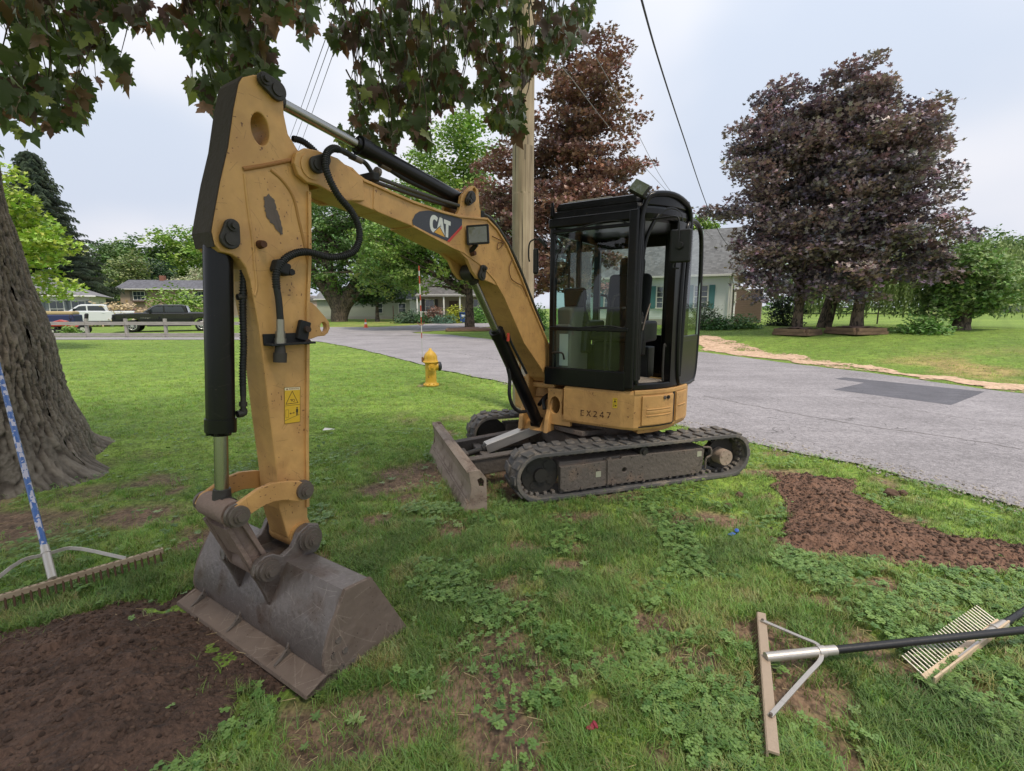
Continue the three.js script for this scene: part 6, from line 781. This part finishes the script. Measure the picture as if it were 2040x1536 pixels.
// white house with teal shutters, right of the cab
{
  const corner = atDepth(1453, 640, -30), gy = groundH(corner.x, corner.z), ry = -0.5, w = 10, d = 8, c = Math.cos(ry), s = Math.sin(ry), cx = corner.x - (w / 2 * c + d / 2 * s), cz = corner.z - (-w / 2 * s + d / 2 * c);
  const t = house({ name: 'white_house', label: 'white clapboard house with grey shingle roof and teal shutters', pos: [cx, gy, cz], ry, w, d, h: 3.05, rh: 3.4, over: 0.3, wall: 0xe2e6ea, roof: 0x77797b });
  const tri = new THREE.Shape([new THREE.Vector2(-d / 2, 0), new THREE.Vector2(d / 2, 0), new THREE.Vector2(0, 3.2)]); mesh('gable', new THREE.ExtrudeGeometry(tri, { depth: 0.1, bevelEnabled: false }).rotateY(Math.PI / 2).translate(w / 2 - 0.1, 3.03, 0), siding(0xc9cdd2), t);
  const bg = boxUV(box(w, 0.155, 0.022, 0, 0, 0, 0.09, 0, 0, 0)); const wallM = std(0xe6eaee, 0.65); for (let i = 0; i < 17; i++) { const m = new THREE.Mesh(bg, wallM); m.name = 'siding_board'; m.castShadow = m.receiveShadow = true; m.position.set(0, 0.38 + i * 0.155, d / 2 + 0.014); t.add(m); }
  windowOn(t, 3.25, 1.72, 0.75, 1.35, d / 2 + 0.03, { cols: 2, rows: 4, shutter: 0x4f8187 }); windowOn(t, 0.9, 1.72, 0.75, 1.35, d / 2 + 0.03, { cols: 2, rows: 4, shutter: 0x4f8187 }); windowOn(t, -2.6, 1.72, 0.9, 1.35, d / 2 + 0.03, { cols: 2, rows: 4, shutter: 0x4f8187 });
  mesh('corner_board', box(0.1, 3, 0.1, w / 2 + 0.01, 1.5, d / 2 + 0.01), M.white, t); mesh('downspout', [box(0.08, 2.9, 0.08, w / 2 - 0.12, 1.55, d / 2 + 0.09), box(0.08, 0.08, 0.5, w / 2 - 0.06, 0.12, d / 2 + 0.3)], M.white, t);
  windowOn(t, 1.2, 1.9, 0.8, 0.9, w / 2 + 0.01, { side: 1, cols: 2, rows: 2 });
  mesh('side_door', box(0.05, 2.05, 0.95, w / 2 + 0.02, 1.2, 2.6), std(0x4c4a48, 0.6), t);
  mesh('door_awning', [extr([[0, 2.5], [1.0, 2.0], [1.02, 2.04], [0, 2.62]], 1.3, { z: 2.6 }).translate(w / 2, 0, 0), bar([w / 2, 1.4, 2.0], [w / 2 + 0.9, 2.05, 2.0], 0.03, 0.03)], M.white, t);
  mesh('side_porch', [box(1.6, 2.3, 2.6, w / 2 + 0.8, 1.15, -1.2)], std(0x6a5a50, 0.85, { bumpMap: lapBump, bumpScale: 0.02 }), t);
}
{ // low white house at the left, behind the vehicles
  const t = house({ name: 'ranch_house', label: 'low white house with hipped grey roof behind the white pickup', pos: onGround(-46.9, -45), ry: 0.55, w: 13, d: 8, h: 2.7, rh: 2.0, hip: 1, over: 0.6, wall: 0xe2e0dc, roof: 0x8a898e });
  for (const x of [5.7, 4.2, 2.6]) windowOn(t, x, 1.5, 0.9, 1.4, 4.01, { cols: 2, shutter: 0x7c8288 }); windowOn(t, -1.2, 1.5, 1.3, 1.5, 6.51, { side: 1, cols: 3 });
  mesh('porch_roof', [box(4, 0.16, 2.4, -1.2, 2.55, 5.2), box(0.18, 2.5, 0.18, 0.7, 1.25, 6.2), box(0.18, 2.5, 0.18, -3, 1.25, 6.2)], M.white, t);
}
{
  const t = house({ name: 'brown_house', label: 'two-storey tan brown house with long grey roof behind the black pickup', pos: onGround(-46.9, -70), ry: 0.12, w: 14, d: 6, h: 3.9, rh: 1.4, over: 0.5, wall: 0xa48f80, roof: 0x6c6d76, chimney: -3 });
  windowOn(t, -4.6, 3.0, 1.4, 1.1, 3.01, { cols: 3, shutter: 0x6d6660 }); windowOn(t, 1.2, 3.0, 1.2, 1.1, 3.01, { cols: 3 }); windowOn(t, 3.2, 3.0, 1.2, 1.1, 3.01, { cols: 3 }); windowOn(t, 5.2, 3.0, 1.2, 1.1, 3.01, { cols: 3 }); mesh('window_box', box(1.5, 0.25, 0.3, -4.6, 2.25, 3.2), std(0x5c4a44, 0.8), t);
}
{
  const t = house({ name: 'garage_house', label: 'pale sage clapboard house with low grey roof behind the small tree', pos: onGround(-19.2, -66), ry: 0.0, w: 12, d: 7, h: 2.5, rh: 1.7, over: 0.3, wall: 0xaaae9f, roof: 0x808386 });
  for (const x of [-2.5, 2.0, 5.0]) windowOn(t, x, 1.35, 0.85, 1.15, 3.51, { shutter: 0 });
  const s = thing('garden_shed', 'pale pink shed with a white door beside the spreading tree', 'shed', onGround(-27.5, -66)); mesh('wall', box(3.4, 2.4, 3, 0, 1.2, 0), siding(0xc3aca4), s); mesh('roof', extr([[-2, 2.35], [2, 2.35], [0, 3.1]], 3.4), roofing(0x8a8688), s); mesh('door', box(0.9, 1.9, 0.06, 0.6, 0.95, 1.52), M.white, s);
}
{ // tan house with porch
  const t = house({ name: 'porch_house', label: 'taupe clapboard house with white columned porch behind the island tree', pos: onGround(-4.6, -57), ry: 0.0, w: 11, d: 8, h: 2.9, rh: 2.2, over: 0.3, wall: 0x9d948c, roof: 0x6e6c6c });
  mesh('porch_roof', box(11.2, 0.2, 2.2, 0, 2.75, 5), std(0x8c8a88, 0.9), t); for (const x of [-5.4, -2.6, -0.9, 1.6]) mesh('porch_column', box(0.14, 2.6, 0.14, x, 1.4, 5.9), M.white, t);
  for (const x of [-4.4, 0.4, 1.4]) windowOn(t, x, 1.6, 0.9, 1.5, 4.01, { shutter: x < 0 ? 0x3d3a3a : 0, cols: 2 }); mesh('front_door', box(0.95, 2.05, 0.08, -1.8, 1.2, 4.03), std(0x54413a, 0.6), t);
  mesh('porch_rail', [box(2.8, 0.06, 0.06, -4, 1.05, 5.9), ...Array.from({ length: 14 }, (_, i) => box(0.03, 0.8, 0.03, -5.3 + i * 0.2, 0.62, 5.9))], M.white, t); mesh('porch_floor', box(11, 0.3, 2.2, 0, 0.15, 5), M.concrete, t); mesh('garage_door', box(2.4, 2.1, 0.05, 4.1, 1.05, 4.03), M.white, t);
}
{ const t = house({ name: 'white_barn', label: 'white barn with a faded red porch roof behind the hedge', pos: onGround(83, -82), ry: -0.5, w: 9, d: 8, h: 3.2, rh: 2.4, over: 0.2, wall: 0xd8d8da, roof: 0xb9b9bc }); mesh('porch_roof', extr([[-3, 2.2], [3, 2.2], [2.4, 3.1], [-2.4, 3.1]], 2, { z: 5 }), std(0xa06a68, 0.8), t); }
// ================= street furniture and vehicles =================
{ // rail fence along the left street
  const t = thing('rail_fence', 'weathered grey rail fence along the left street', 'fence'), wt = dtex(256, 256, (x, y) => mix3([176, 172, 168], [130, 126, 122], fbm(x * 3, y * 24, 4, 0, 3))); wt.repeat.set(1, 1); const fm = std(0xffffff, 0.85, { map: wt });
  const xs = []; for (let x = -34.9; x < -15; x += 2.36) xs.push(x); const z = -28.75; for (const x of xs) mesh('post', box(0.15, 1.2, 0.15, x, 0.5, z), fm, t);
  for (let i = 0; i < xs.length - 1; i++) { mesh('rail', box(2.34, 0.19, 0.05, (xs[i] + xs[i + 1]) / 2, 0.82, z + 0.1), fm, t); mesh('rail', box(2.34, 0.22, 0.05, (xs[i] + xs[i + 1]) / 2, 0.14, z + 0.1), fm, t); }
}
function pickup(o) {
  const t = thing('pickup_truck', o.label, 'truck', o.pos, o.ry), paint = phys(o.color, 0.22, { clearcoat: 1, clearcoatRoughness: 0.05 }), gl = phys(0x2c3438, 0.05, { clearcoat: 1 });
  const arch = (x) => { const q = []; for (let i = 0; i <= 14; i++) { const a = Math.PI * (1 - i / 14); q.push([x - Math.cos(a) * 0.52 * -1, 0.46 + Math.sin(a) * 0.52]); } return q; };
  const A = (x) => Array.from({ length: 13 }, (_, i) => { const a = Math.PI * i / 12; return [x + 0.52 * Math.cos(a), 0.46 + 0.5 * Math.sin(a)]; });
  const low = [[3.12, 0.5], [3.16, 0.95], [3.1, 1.22], [2.9, 1.29], [1.5, 1.36], [1.25, 1.36], [-1.3, 1.36], [-3.1, 1.36], [-3.14, 1.2], [-3.14, 0.55], ...A(-2.05).reverse(), ...A(2.05).reverse()];
  mesh('body', [extr(low, 1.98, { z: 0, bevel: 0.07 })], paint, t);
  const cabP = [[1.42, 1.34], [0.72, 1.84], [0.5, 1.92], [-0.95, 1.93], [-1.18, 1.86], [-1.3, 1.34]]; mesh('cab_roof', extr(cabP, 1.66, { z: 0, bevel: 0.08 }), paint, t);
  for (const s of [-1, 1]) { mesh('window', extr([[1.12, 1.39], [0.66, 1.76], [0.2, 1.8], [0.2, 1.39]], 0.02, { z: s * 0.835 }), gl, t); mesh('window', extr([[0.1, 1.39], [0.1, 1.8], [-0.9, 1.8], [-1.08, 1.39]], 0.02, { z: s * 0.835 }), gl, t);
    mesh('mirror', box(0.12, 0.24, 0.2, 0.95, 1.45, s * 1.12), std(0x16171a, 0.3), t); mesh('headlight', box(0.1, 0.22, 0.34, 3.1, 1.0, s * 0.78), phys(0xd8dadc, 0.1, { clearcoat: 1 }), t); mesh('tail_light', box(0.06, 0.42, 0.2, -3.13, 1.05, s * 0.88), phys(0xb03a2c, 0.2, { clearcoat: 1 }), t);
    for (const x of [0.16, -0.95]) mesh('door_handle', box(0.2, 0.04, 0.04, x, 1.2, s * 1.0), paint, t); mesh('running_board', box(2.6, 0.08, 0.14, -0.1, 0.42, s * 0.98), std(0x1c1c1e, 0.5), t); mesh('side_trim', box(0.6, 0.03, 0.02, 1.25, 0.98, s * 0.995), M.chrome, t);
    for (const x of [2.05, -2.05]) { const wz = s * 0.86, w = new THREE.Group(); w.name = 'wheel'; t.add(w); mesh('tyre', [prep(new THREE.TorusGeometry(0.31, 0.115, 12, 32)).translate(x, 0.42, wz), cyl([x, 0.42, wz - 0.11], [x, 0.42, wz + 0.11], 0.36, 0.36, 32)], std(0x1d1d1f, 0.85), w); mesh('rim', [cyl([x, 0.42, wz + s * 0.09], [x, 0.42, wz + s * 0.13], 0.09), ...Array.from({ length: 8 }, (_, i) => { const a = i * 0.785; return bar([x, 0.42, wz + s * 0.12], [x + Math.cos(a) * 0.25, 0.42 + Math.sin(a) * 0.25, wz + s * 0.12], 0.03, 0.07, V(0, 0, 1)); }), prep(new THREE.TorusGeometry(0.25, 0.03, 8, 30)).translate(x, 0.42, wz + s * 0.11)], std(0xc8c9cb, 0.3, { metalness: 0.7 }), w); } }
  mesh('windshield', extr([[1.34, 1.40], [0.74, 1.83], [0.77, 1.85], [1.38, 1.41]], 1.4), gl, t); mesh('bumper', [box(0.2, 0.3, 1.95, 3.14, 0.55, 0), box(0.2, 0.26, 1.9, -3.18, 0.55, 0)], M.chrome, t); mesh('grille', box(0.06, 0.42, 1.2, 3.15, 0.98, 0), std(0x26282b, 0.4), t); mesh('bed_cover', box(1.75, 0.05, 1.7, -2.22, 1.375, 0), std(0x202124, 0.7), t);
  return t;
}
pickup({ label: 'black crew cab pickup parked beyond the rail fence', color: 0x0b0c0f, pos: onGround(-25.2, -35.4), ry: Math.atan2(-0.47, -0.88) });
pickup({ label: 'white pickup parked in front of the low white house', color: 0xd5d9de, pos: onGround(-37.0, -42.5), ry: Math.atan2(-0.5, -0.86) });
{ // red garden tractor
  const t = thing('garden_tractor', 'red garden tractor with dark high seat beside the rail fence', 'tractor', onGround(-29.4, -32.2), Math.PI + 0.5), red = phys(0xa8342c, 0.35, { clearcoat: 0.6 }), dk = std(0x2a2330, 0.7);
  mesh('hood', [extr([[0.2, 0.5], [0.25, 0.85], [0.6, 0.95], [1.15, 0.75], [1.25, 0.5]], 0.55, { bevel: 0.06 }), box(0.9, 0.12, 0.9, -0.3, 0.5, 0, 0, 0, 0, 0.05)], red, t); mesh('seat', [box(0.45, 0.14, 0.5, -0.45, 0.75, 0, 0, 0, 0, 0.06), box(0.14, 0.6, 0.5, -0.72, 1.05, 0, 0, 0, 0.15, 0.06)], dk, t);
  mesh('steering_wheel', [prep(new THREE.TorusGeometry(0.18, 0.02, 8, 20)).rotateY(1.2).translate(0.05, 1.1, 0), cyl([0.12, 0.8, 0], [0.05, 1.1, 0], 0.02)], dk, t); mesh('mower_deck', box(0.8, 0.16, 1.0, 0.15, 0.28, 0, 0, 0, 0, 0.05), dk, t);
  for (const [x, r] of [[1.0, 0.2], [-0.55, 0.3]]) for (const s of [-1, 1]) { const w = new THREE.Group(); w.name = 'wheel'; t.add(w); mesh('tyre', prep(new THREE.TorusGeometry(r * 0.72, r * 0.28, 10, 24)).translate(x, r, s * 0.45), std(0x1d1d1f, 0.9), w); mesh('rim', cyl([x, r, s * 0.42], [x, r, s * 0.5], r * 0.55), std(0xb8b8b4, 0.5), w); }
}
{ const t = thing('utility_trailer', 'dark blue utility trailer with a tan tarpaulin beside the white pickup', 'trailer', onGround(-33.6, -35.5), 0.4); mesh('box', [box(2.6, 0.7, 1.5, 0, 0.85, 0, 0, 0, 0, 0.08)], std(0x27305a, 0.5), t); mesh('tarpaulin', box(2.4, 0.3, 1.3, 0, 1.3, 0, 0, 0, 0, 0.12), std(0xa8966e, 0.8), t); for (const s of [-1, 1]) mesh('wheel', prep(new THREE.TorusGeometry(0.22, 0.09, 8, 20)).translate(0, 0.31, s * 0.82), std(0x1d1d1f, 0.9), t); mesh('drawbar', bar([1.2, 0.55, 0], [2.2, 0.45, 0], 0.08, 0.08), M.dark, t); }
{ const t = thing('traffic_cone', 'orange traffic cone on the dry lawn beside the street', 'cone', gp(729, 653)); const c = std(0xe0562c, 0.55); mesh('cone_body', lathe([[0.16, 0.03], [0.15, 0.06], [0.035, 0.74], [0.001, 0.74]], 20), c, t); mesh('cone_base', box(0.42, 0.04, 0.42, 0, 0.02, 0), c, t); mesh('cone_collar', lathe([[0.112, 0.3], [0.084, 0.46]], 20), std(0xe2dcd6, 0.5), t); }
{ const t = thing('refuse_bin', 'blue wheeled refuse bin beside the yellow shrub', 'bin', atB(922, 640, -49.6), 0.2), b = std(0x274a86, 0.5); mesh('bin_body', extr([[-0.3, 0.06], [0.3, 0.06], [0.36, 1.05], [-0.36, 1.05]], 0.7, { bevel: 0.04 }), b, t); mesh('lid', [box(0.82, 0.07, 0.8, 0, 1.09, 0.02), cyl([-0.3, 1.06, -0.4], [0.3, 1.06, -0.4], 0.025)], b, t); mesh('bin_print', box(0.3, 0.2, 0.004, 0, 0.78, 0.353, -0.0, 0, 0, 0), std(0xc9d3e2, 0.6), t); for (const s of [-1, 1]) mesh('wheel', cyl([s * 0.3, 0.12, -0.3], [s * 0.36, 0.12, -0.3], 0.12), M.dark, t); }
{ const t = thing('marker_post', 'slim reddish marker post on the dry lawn by the garage house', 'post', atB(784, 638, -55)); mesh('post', cyl([0, 0, 0], [0, 1.7, 0], 0.05, 0.04, 8), std(0x7c4a40, 0.8), t); mesh('post_cap', cyl([0, 1.7, 0], [0, 1.78, 0], 0.07, 0.05, 8), std(0x9c8078, 0.7), t); }
// timber-edged beds under the trees
const tw = dtex(256, 128, (x, y) => mix3([142, 116, 94], [92, 74, 60], fbm(x * 4, y * 20, 4, 0, 5))), timberM = std(0xffffff, 0.9, { map: tw, bumpMap: bf, bumpScale: 0.01 });
function bed(label, pos, s, ry, layers = 2) { const t = thing('timber_bed', label, 'planter', pos, ry, 'timber tree beds'); for (let k = 0; k < layers; k++) for (let i = 0; i < 4; i++) { const a = i * Math.PI / 2; mesh('timber', put(box(s * 2 - 0.16 * (k % 2), 0.14, 0.15, 0, 0.07 + k * 0.145, s - 0.01 * k), 0, 0, 0, 0, a), timberM, t); } const g = new THREE.PlaneGeometry(s * 1.9, s * 1.9, 20, 20); g.rotateX(-Math.PI / 2); const p = g.attributes.position; for (let i = 0; i < p.count; i++) p.setY(i, layers * 0.12 + 0.1 * Math.exp(-(p.getX(i) ** 2 + p.getZ(i) ** 2)) + 0.05 * vnoise(p.getX(i) * 6, p.getZ(i) * 6)); g.computeVertexNormals(); mesh('mulch', g, std(0x54423a, 0.95, { bumpMap: bc, bumpScale: 0.05 }), t); return t; }
bed('square timber bed around the trunk of the purple maple by the white house', gp(1588, 667), 0.72, 0.6); bed('dark timber bed around the trunk of the broad purple maple', gp(1703, 665), 0.82, 0.2); bed('low timber bed around the trunk of the island maple', gp(936, 658), 1.7, 0.1, 1);
{ // clothesline
  for (const [x, y, z, lab, h] of [[1845, 655, -33, 'T-shaped clothesline post beside the light green bush', 1.75], [1746, 655, -31, 'thin dark post standing behind the broad purple maple trunk', 2.3]]) { const t = thing('clothes_post', lab, 'post', atB(x, y, z)); mesh('post', cyl([0, 0, 0], [0, h, 0], 0.045, 0.04, 10), std(0x4a423c, 0.8), t); if (h < 2) mesh('crossbar', bar([-0.95, h, 0], [0.95, h, 0.1], 0.06, 0.06), std(0x7c746c, 0.8), t); }
}
// ================= grass, weeds, clods =================
function bladeTuft(n, R, hmin, hmax, w, seed) { const r = rngOf(seed), pos = [], nor = []; for (let i = 0; i < n; i++) { const a = r() * 6.283, q = R * Math.sqrt(r()), x = Math.cos(a) * q, z = Math.sin(a) * q, h = lerp(hmin, hmax, r()), b = r() * 6.283, bend = h * (0.25 + 0.7 * r()), dx = Math.cos(b), dz = Math.sin(b), ww = w * (0.7 + 0.6 * r()); const P = (t) => [x + dx * bend * t * t, h * t * (1 - 0.25 * t), z + dz * bend * t * t], side = [-dz, dx], ring = [0, 0.5, 1].map((t) => { const c = P(t), k = ww * (1 - t * 0.92); return [[c[0] - side[0] * k, c[1], c[2] - side[1] * k], [c[0] + side[0] * k, c[1], c[2] + side[1] * k]]; }); for (let k = 0; k < 2; k++) { const [A, Bq] = ring[k], [Cq, D] = ring[k + 1]; pos.push(...A, ...Bq, ...D, ...A, ...D, ...Cq); } } const g = new THREE.BufferGeometry(); g.setAttribute('position', new THREE.Float32BufferAttribute(pos, 3)); g.computeVertexNormals(); return g; }
const exclude = (x, z) => inPoly(ROAD, x, z) || inPoly(SIDE, x, z);
const tfx = -0.948, tfz = 0.318; const underTrack = (x, z) => { const dx = x - EXC.x, dz = z - EXC.z, f = dx * tfx + dz * tfz, s = dx * 0.318 + dz * 0.948; return Math.abs(f) < 1.08 && Math.abs(Math.abs(s) - 0.73) < 0.17; };
const inBucket = (x, z) => { const dx = x - EXC.x, dz = z - EXC.z, f = dx * UD.x + dz * UD.z, s = dx * LD.x + dz * LD.z + BZ; return f > 2.95 && f < 3.68 && Math.abs(s) < 0.62; };
const GR = rngOf(900), UPV = V(0, 1, 0), hAtNear = (x, z) => groundH(x, z) + (fbm(x * 3, z * 3, 3, 0, 61) - 0.5) * 0.03 * sst(14, 8, Math.hypot(x, z + 3));
function scatter(n, rmin, rsplit, rmax, accept, pinner) { const out = []; let tries = 0; while (out.length < n && tries++ < n * 6) { const inner = GR() < pinner, d = inner ? Math.sqrt(lerp(rmin * rmin, rsplit * rsplit, GR())) : rsplit * Math.pow(rmax / rsplit, GR()), a = (GR() - 0.5) * 2.5, x = d * Math.sin(a), z = -d * Math.cos(a); if (exclude(x, z)) continue; const k = accept(x, z, d); if (k && GR() < k) out.push([x, z, d]); } return out; }
const grassMat = leafMat(0xffffff, 0.3, { roughness: 0.6 });
const gBlade = [bladeTuft(9, 0.035, 0.03, 0.07, 0.0022, 3), bladeTuft(10, 0.045, 0.025, 0.055, 0.0026, 4), bladeTuft(8, 0.03, 0.05, 0.11, 0.0026, 5)];
const lush = (x, z) => sst(4.4, 7, Math.hypot(x - 0.3, z)); // the tended lawn lies beyond the worn patch around the digger
const tint = (x, z) => { const n = fbm(x * 1.2 + 3, z * 1.2, 3, 0, 141), m = fbm(x * 7, z * 7, 2, 0, 143), L = lush(x, z); let c = mix3(lin(0x597a34), lin(0x98b358), clamp(n + (m - 0.5) * 0.7)); c = mix3(c, mix3(lin(0x7a9e38), lin(0xa6c252), m), L); if (m > 0.7) c = mix3(c, lin(0xa8a06c), 0.6 * (1 - L)); return c.map((v) => v * (0.8 + 0.45 * GR())); };
{
  const sets = [[], [], []], q = () => new THREE.Quaternion().setFromAxisAngle(UPV, GR() * 6.283);
  const keep = (x, z) => { if (underTrack(x, z) || inBucket(x, z)) return 0; if (soilAt(x, z)) return 0.012; const cl = 0.35 + 0.65 * sst(0.3, 0.55, fbm(x * 5, z * 5, 3, 0, 151)); return (1 - 0.93 * bareness(x, z)) * cl * (1 - 0.6 * nearTree(x, z)) * (inPoly(SAND, x, z) ? 0.25 : 1); };
  for (const [x, z, d] of scatter(86000, 1.0, 3.6, 34, keep, 0.34)) { const tall = fbm(x * 2.2, z * 2.2, 2, 0, 161), near = 1 - lush(x, z), k = tall > 0.66 && near > 0.3 ? 2 : GR() < 0.5 ? 0 : 1; const s = (0.75 + 0.5 * GR()) * (k === 2 ? 0.8 : 1) * lerp(0.8, 1, near); sets[k].push([V(x, hAtNear(x, z) - 0.004, z), q(), s * (d > 9 ? 1.25 : 1), tint(x, z)]); }
  // grass that grows up against the tracks, blade, bucket and rakes
  sets.forEach((l, i) => { const m = instances('lawn_grass', gBlade[i], grassMat, l, null); tag(m, ['short green grass blades over the lawn', 'fine green grass tufts over the lawn', 'longer grass tufts in the worn lawn'][i], 'grass', null, 'stuff'); });
}
{ // clover and other round-leaved weeds
  const leaflet = (s) => flatLeaf([[0, 0], [0.3, 0.25], [0.42, 0.62], [0.25, 0.92], [0, 0.95]], 0.2, 0.15, s), trio = []; const r = rngOf(31); for (let k = 0; k < 3; k++) { const ox = (r() - 0.5) * 0.05, oz = (r() - 0.5) * 0.05, h = 0.02 + 0.035 * r(); for (let i = 0; i < 3; i++) { const g = leaflet(0.017 + 0.006 * r()); g.rotateX(-Math.PI / 2 + 0.25); g.rotateY(i * 2.094 + r()); g.translate(ox, h, oz); g.deleteAttribute('uv'); trio.push(g); } }
  const list = scatter(14000, 1.0, 3.8, 8, (x, z) => { if (soilAt(x, z) || underTrack(x, z) || inBucket(x, z)) return 0.01; return sst(0.47, 0.64, fbm(x * 2.6 + 50, z * 2.6, 4, 0, 171)) * 0.8 * (1 - 0.85 * bareness(x, z)) * (1 - 0.7 * lush(x, z)); }, 0.6).map(([x, z]) => [V(x, hAtNear(x, z) + 0.006 * GR(), z), randQ(GR).slerp(new THREE.Quaternion(), 0.6), 0.36 + 0.4 * GR(), mix3(lin(0x507834), lin(0x88a858), GR())]);
  tag(instances('clover', mergeGeometries(trio), leafMat(0xffffff, 0.25, { roughness: 0.5 }), list, null), 'low clover and round-leaved weeds in the worn lawn', 'weeds', null, 'stuff');
  const ros = []; for (let i = 0; i < 8; i++) { const g = flatLeaf([[0, 0], [0.1, 0.15], [0.2, 0.5], [0.17, 0.8], [0, 1]], 0.25, 0.35, 0.07 + 0.03 * r()); g.rotateX(-Math.PI / 2 + 0.5 + 0.2 * r()); g.rotateY(i * 0.785 + r() * 0.4); g.translate(0, 0.008, 0); g.deleteAttribute('uv'); ros.push(g); }
  const l2 = scatter(420, 1.0, 3.8, 7, (x, z) => (soilAt(x, z) ? 0.04 : underTrack(x, z) || inBucket(x, z) ? 0 : 0.7 * (1 - 0.8 * lush(x, z))), 0.65).map(([x, z]) => [V(x, hAtNear(x, z), z), randQ(GR).slerp(new THREE.Quaternion(), 0.7), 0.16 + 0.3 * GR(), mix3(lin(0x5c8040), lin(0x98b070), GR())]);
  tag(instances('rosette_weeds', mergeGeometries(ros), leafMat(0xffffff, 0.25, { roughness: 0.5 }), l2, null), 'broad-leaved rosette weeds scattered in the grass', 'weeds', null, 'stuff');
  const tree = []; for (let i = 0; i < 700; i++) { const a = GR() * 6.283, d = 0.9 + 1.5 * Math.sqrt(GR()), x = -4.6 + d * Math.cos(a) * 1.2, z = -4.1 + d * Math.sin(a); if (Math.hypot(x + 5.35, z + 4.5) < 1.1) continue; tree.push([V(x, groundH(x, z) + 0.02 + 0.05 * GR(), z), randQ(GR), 0.4 + 0.6 * GR(), mix3(lin(0x476a2c), lin(0x7c9c3e), GR())]); }
  tag(instances('ivy_weeds', mergeGeometries(trio), leafMat(0xffffff, 0.25), tree, null), 'leafy weeds around the foot of the massive maple trunk', 'weeds', null, 'stuff');
}
{ // clods, pebbles, straw
  const clod = (seed) => { const g = prep(new THREE.IcosahedronGeometry(1, 2)), p = g.attributes.position; for (let i = 0; i < p.count; i++) { const v = V(p.getX(i), p.getY(i), p.getZ(i)), k = 0.7 + 0.55 * fbm(v.x * 1.7 + seed * 9 + 5, v.y * 1.7 + v.z * 1.3 + 5, 3, 0, seed); p.setXYZ(i, v.x * k, v.y * k * 0.75, v.z * k); } g.computeVertexNormals(); g.deleteAttribute('uv'); return g; };
  const L = [], R = [], bx = (P) => { const xs = P.map((p) => p[0]), zs = P.map((p) => p[1]); return [Math.min(...xs), Math.max(...xs), Math.min(...zs), Math.max(...zs)]; };
  for (const [P, H, out, n, s] of [[SOIL_L, soilH_L, L, 9000, 0.7], [SOIL_R, soilH_R, R, 6000, 0.75]]) { const b = bx(P); let k = 0; while (k < n) { const x = lerp(b[0], b[1], GR()), z = lerp(b[2], b[3], GR()), [jx, jz] = jit(x, z, 0.22, 6, 31); const edge = inPoly(P, jx, jz); if (!edge && !(edgeDist(P, x, z) < 0.12 && GR() < 0.25)) continue; k++; const sz = s * (0.0035 + 0.015 * Math.pow(GR(), 4)); out.push([V(x, (edge ? H(x, z) : groundH(x, z)) + sz * 0.2, z), randQ(GR), sz, mix3(lin(0x35271f), lin(0x5e4a3e), GR())]); } }
  for (const [x, z, s] of [[1.98, -3.95, 0.035], [3.3, -3.95, 0.06], [2.75, -4.0, 0.04], [1.78, -3.72, 0.03], [3.42, -3.98, 0.04]]) R.push([V(x, groundH(x, z) + s * 0.4, z), randQ(GR), s, lin(0x5a463a)]);
  const cm = std(0xffffff, 0.95, { bumpMap: bf, bumpScale: 0.004 }); tag(instances('soil_crumbs', clod(1), cm, L, null), 'dark soil crumbs in front of the bucket', 'soil', null, 'stuff'); tag(instances('soil_crumbs', clod(2), cm, R, null), 'brown soil crumbs on the raked strip by the road', 'soil', null, 'stuff');
  const peb = []; for (let i = 0; i < 2600; i++) { const k = GR() * 5 | 0, a = ROAD[2 + k], b = ROAD[3 + k], t = GR(), o = (GR() - 0.35) * 0.5; if (Math.hypot(a[0] - b[0], a[1] - b[1]) < 1.2 && GR() < 0.6) continue; const x = lerp(a[0], b[0], t) + o * 0.85, z = lerp(a[1], b[1], t) - o * 0.5, s = 0.004 + 0.011 * Math.pow(GR(), 2); peb.push([V(x, groundH(x, z) + 0.012 + s * 0.2, z), randQ(GR), s, mix3(lin(0x77736f), lin(0xb4aca2), GR())]); }
  tag(instances('road_gravel', clod(3), std(0xffffff, 0.9), peb, null), 'loose gravel along the crumbling road edge', 'gravel', null, 'stuff');
  const st = prep(new THREE.CylinderGeometry(0.0008, 0.0012, 0.045, 4)); st.rotateZ(Math.PI / 2); st.deleteAttribute('uv'); const sl = scatter(1500, 1.0, 4, 7, (x, z) => 0.2 + 0.8 * bareness(x, z), 0.7).map(([x, z]) => [V(x, hAtNear(x, z) + 0.012 + 0.015 * GR(), z), randQ(GR).slerp(new THREE.Quaternion().setFromAxisAngle(UPV, GR() * 6.28), 0.5), 0.5 + 0.9 * GR(), mix3(lin(0x9c8660), lin(0xc9b58c), GR())]);
  tag(instances('dry_straw', st, std(0xffffff, 0.9), sl, null), 'dry straw bits on the bare patches', 'straw', null, 'stuff');
}
renderer.render(scene, camera);
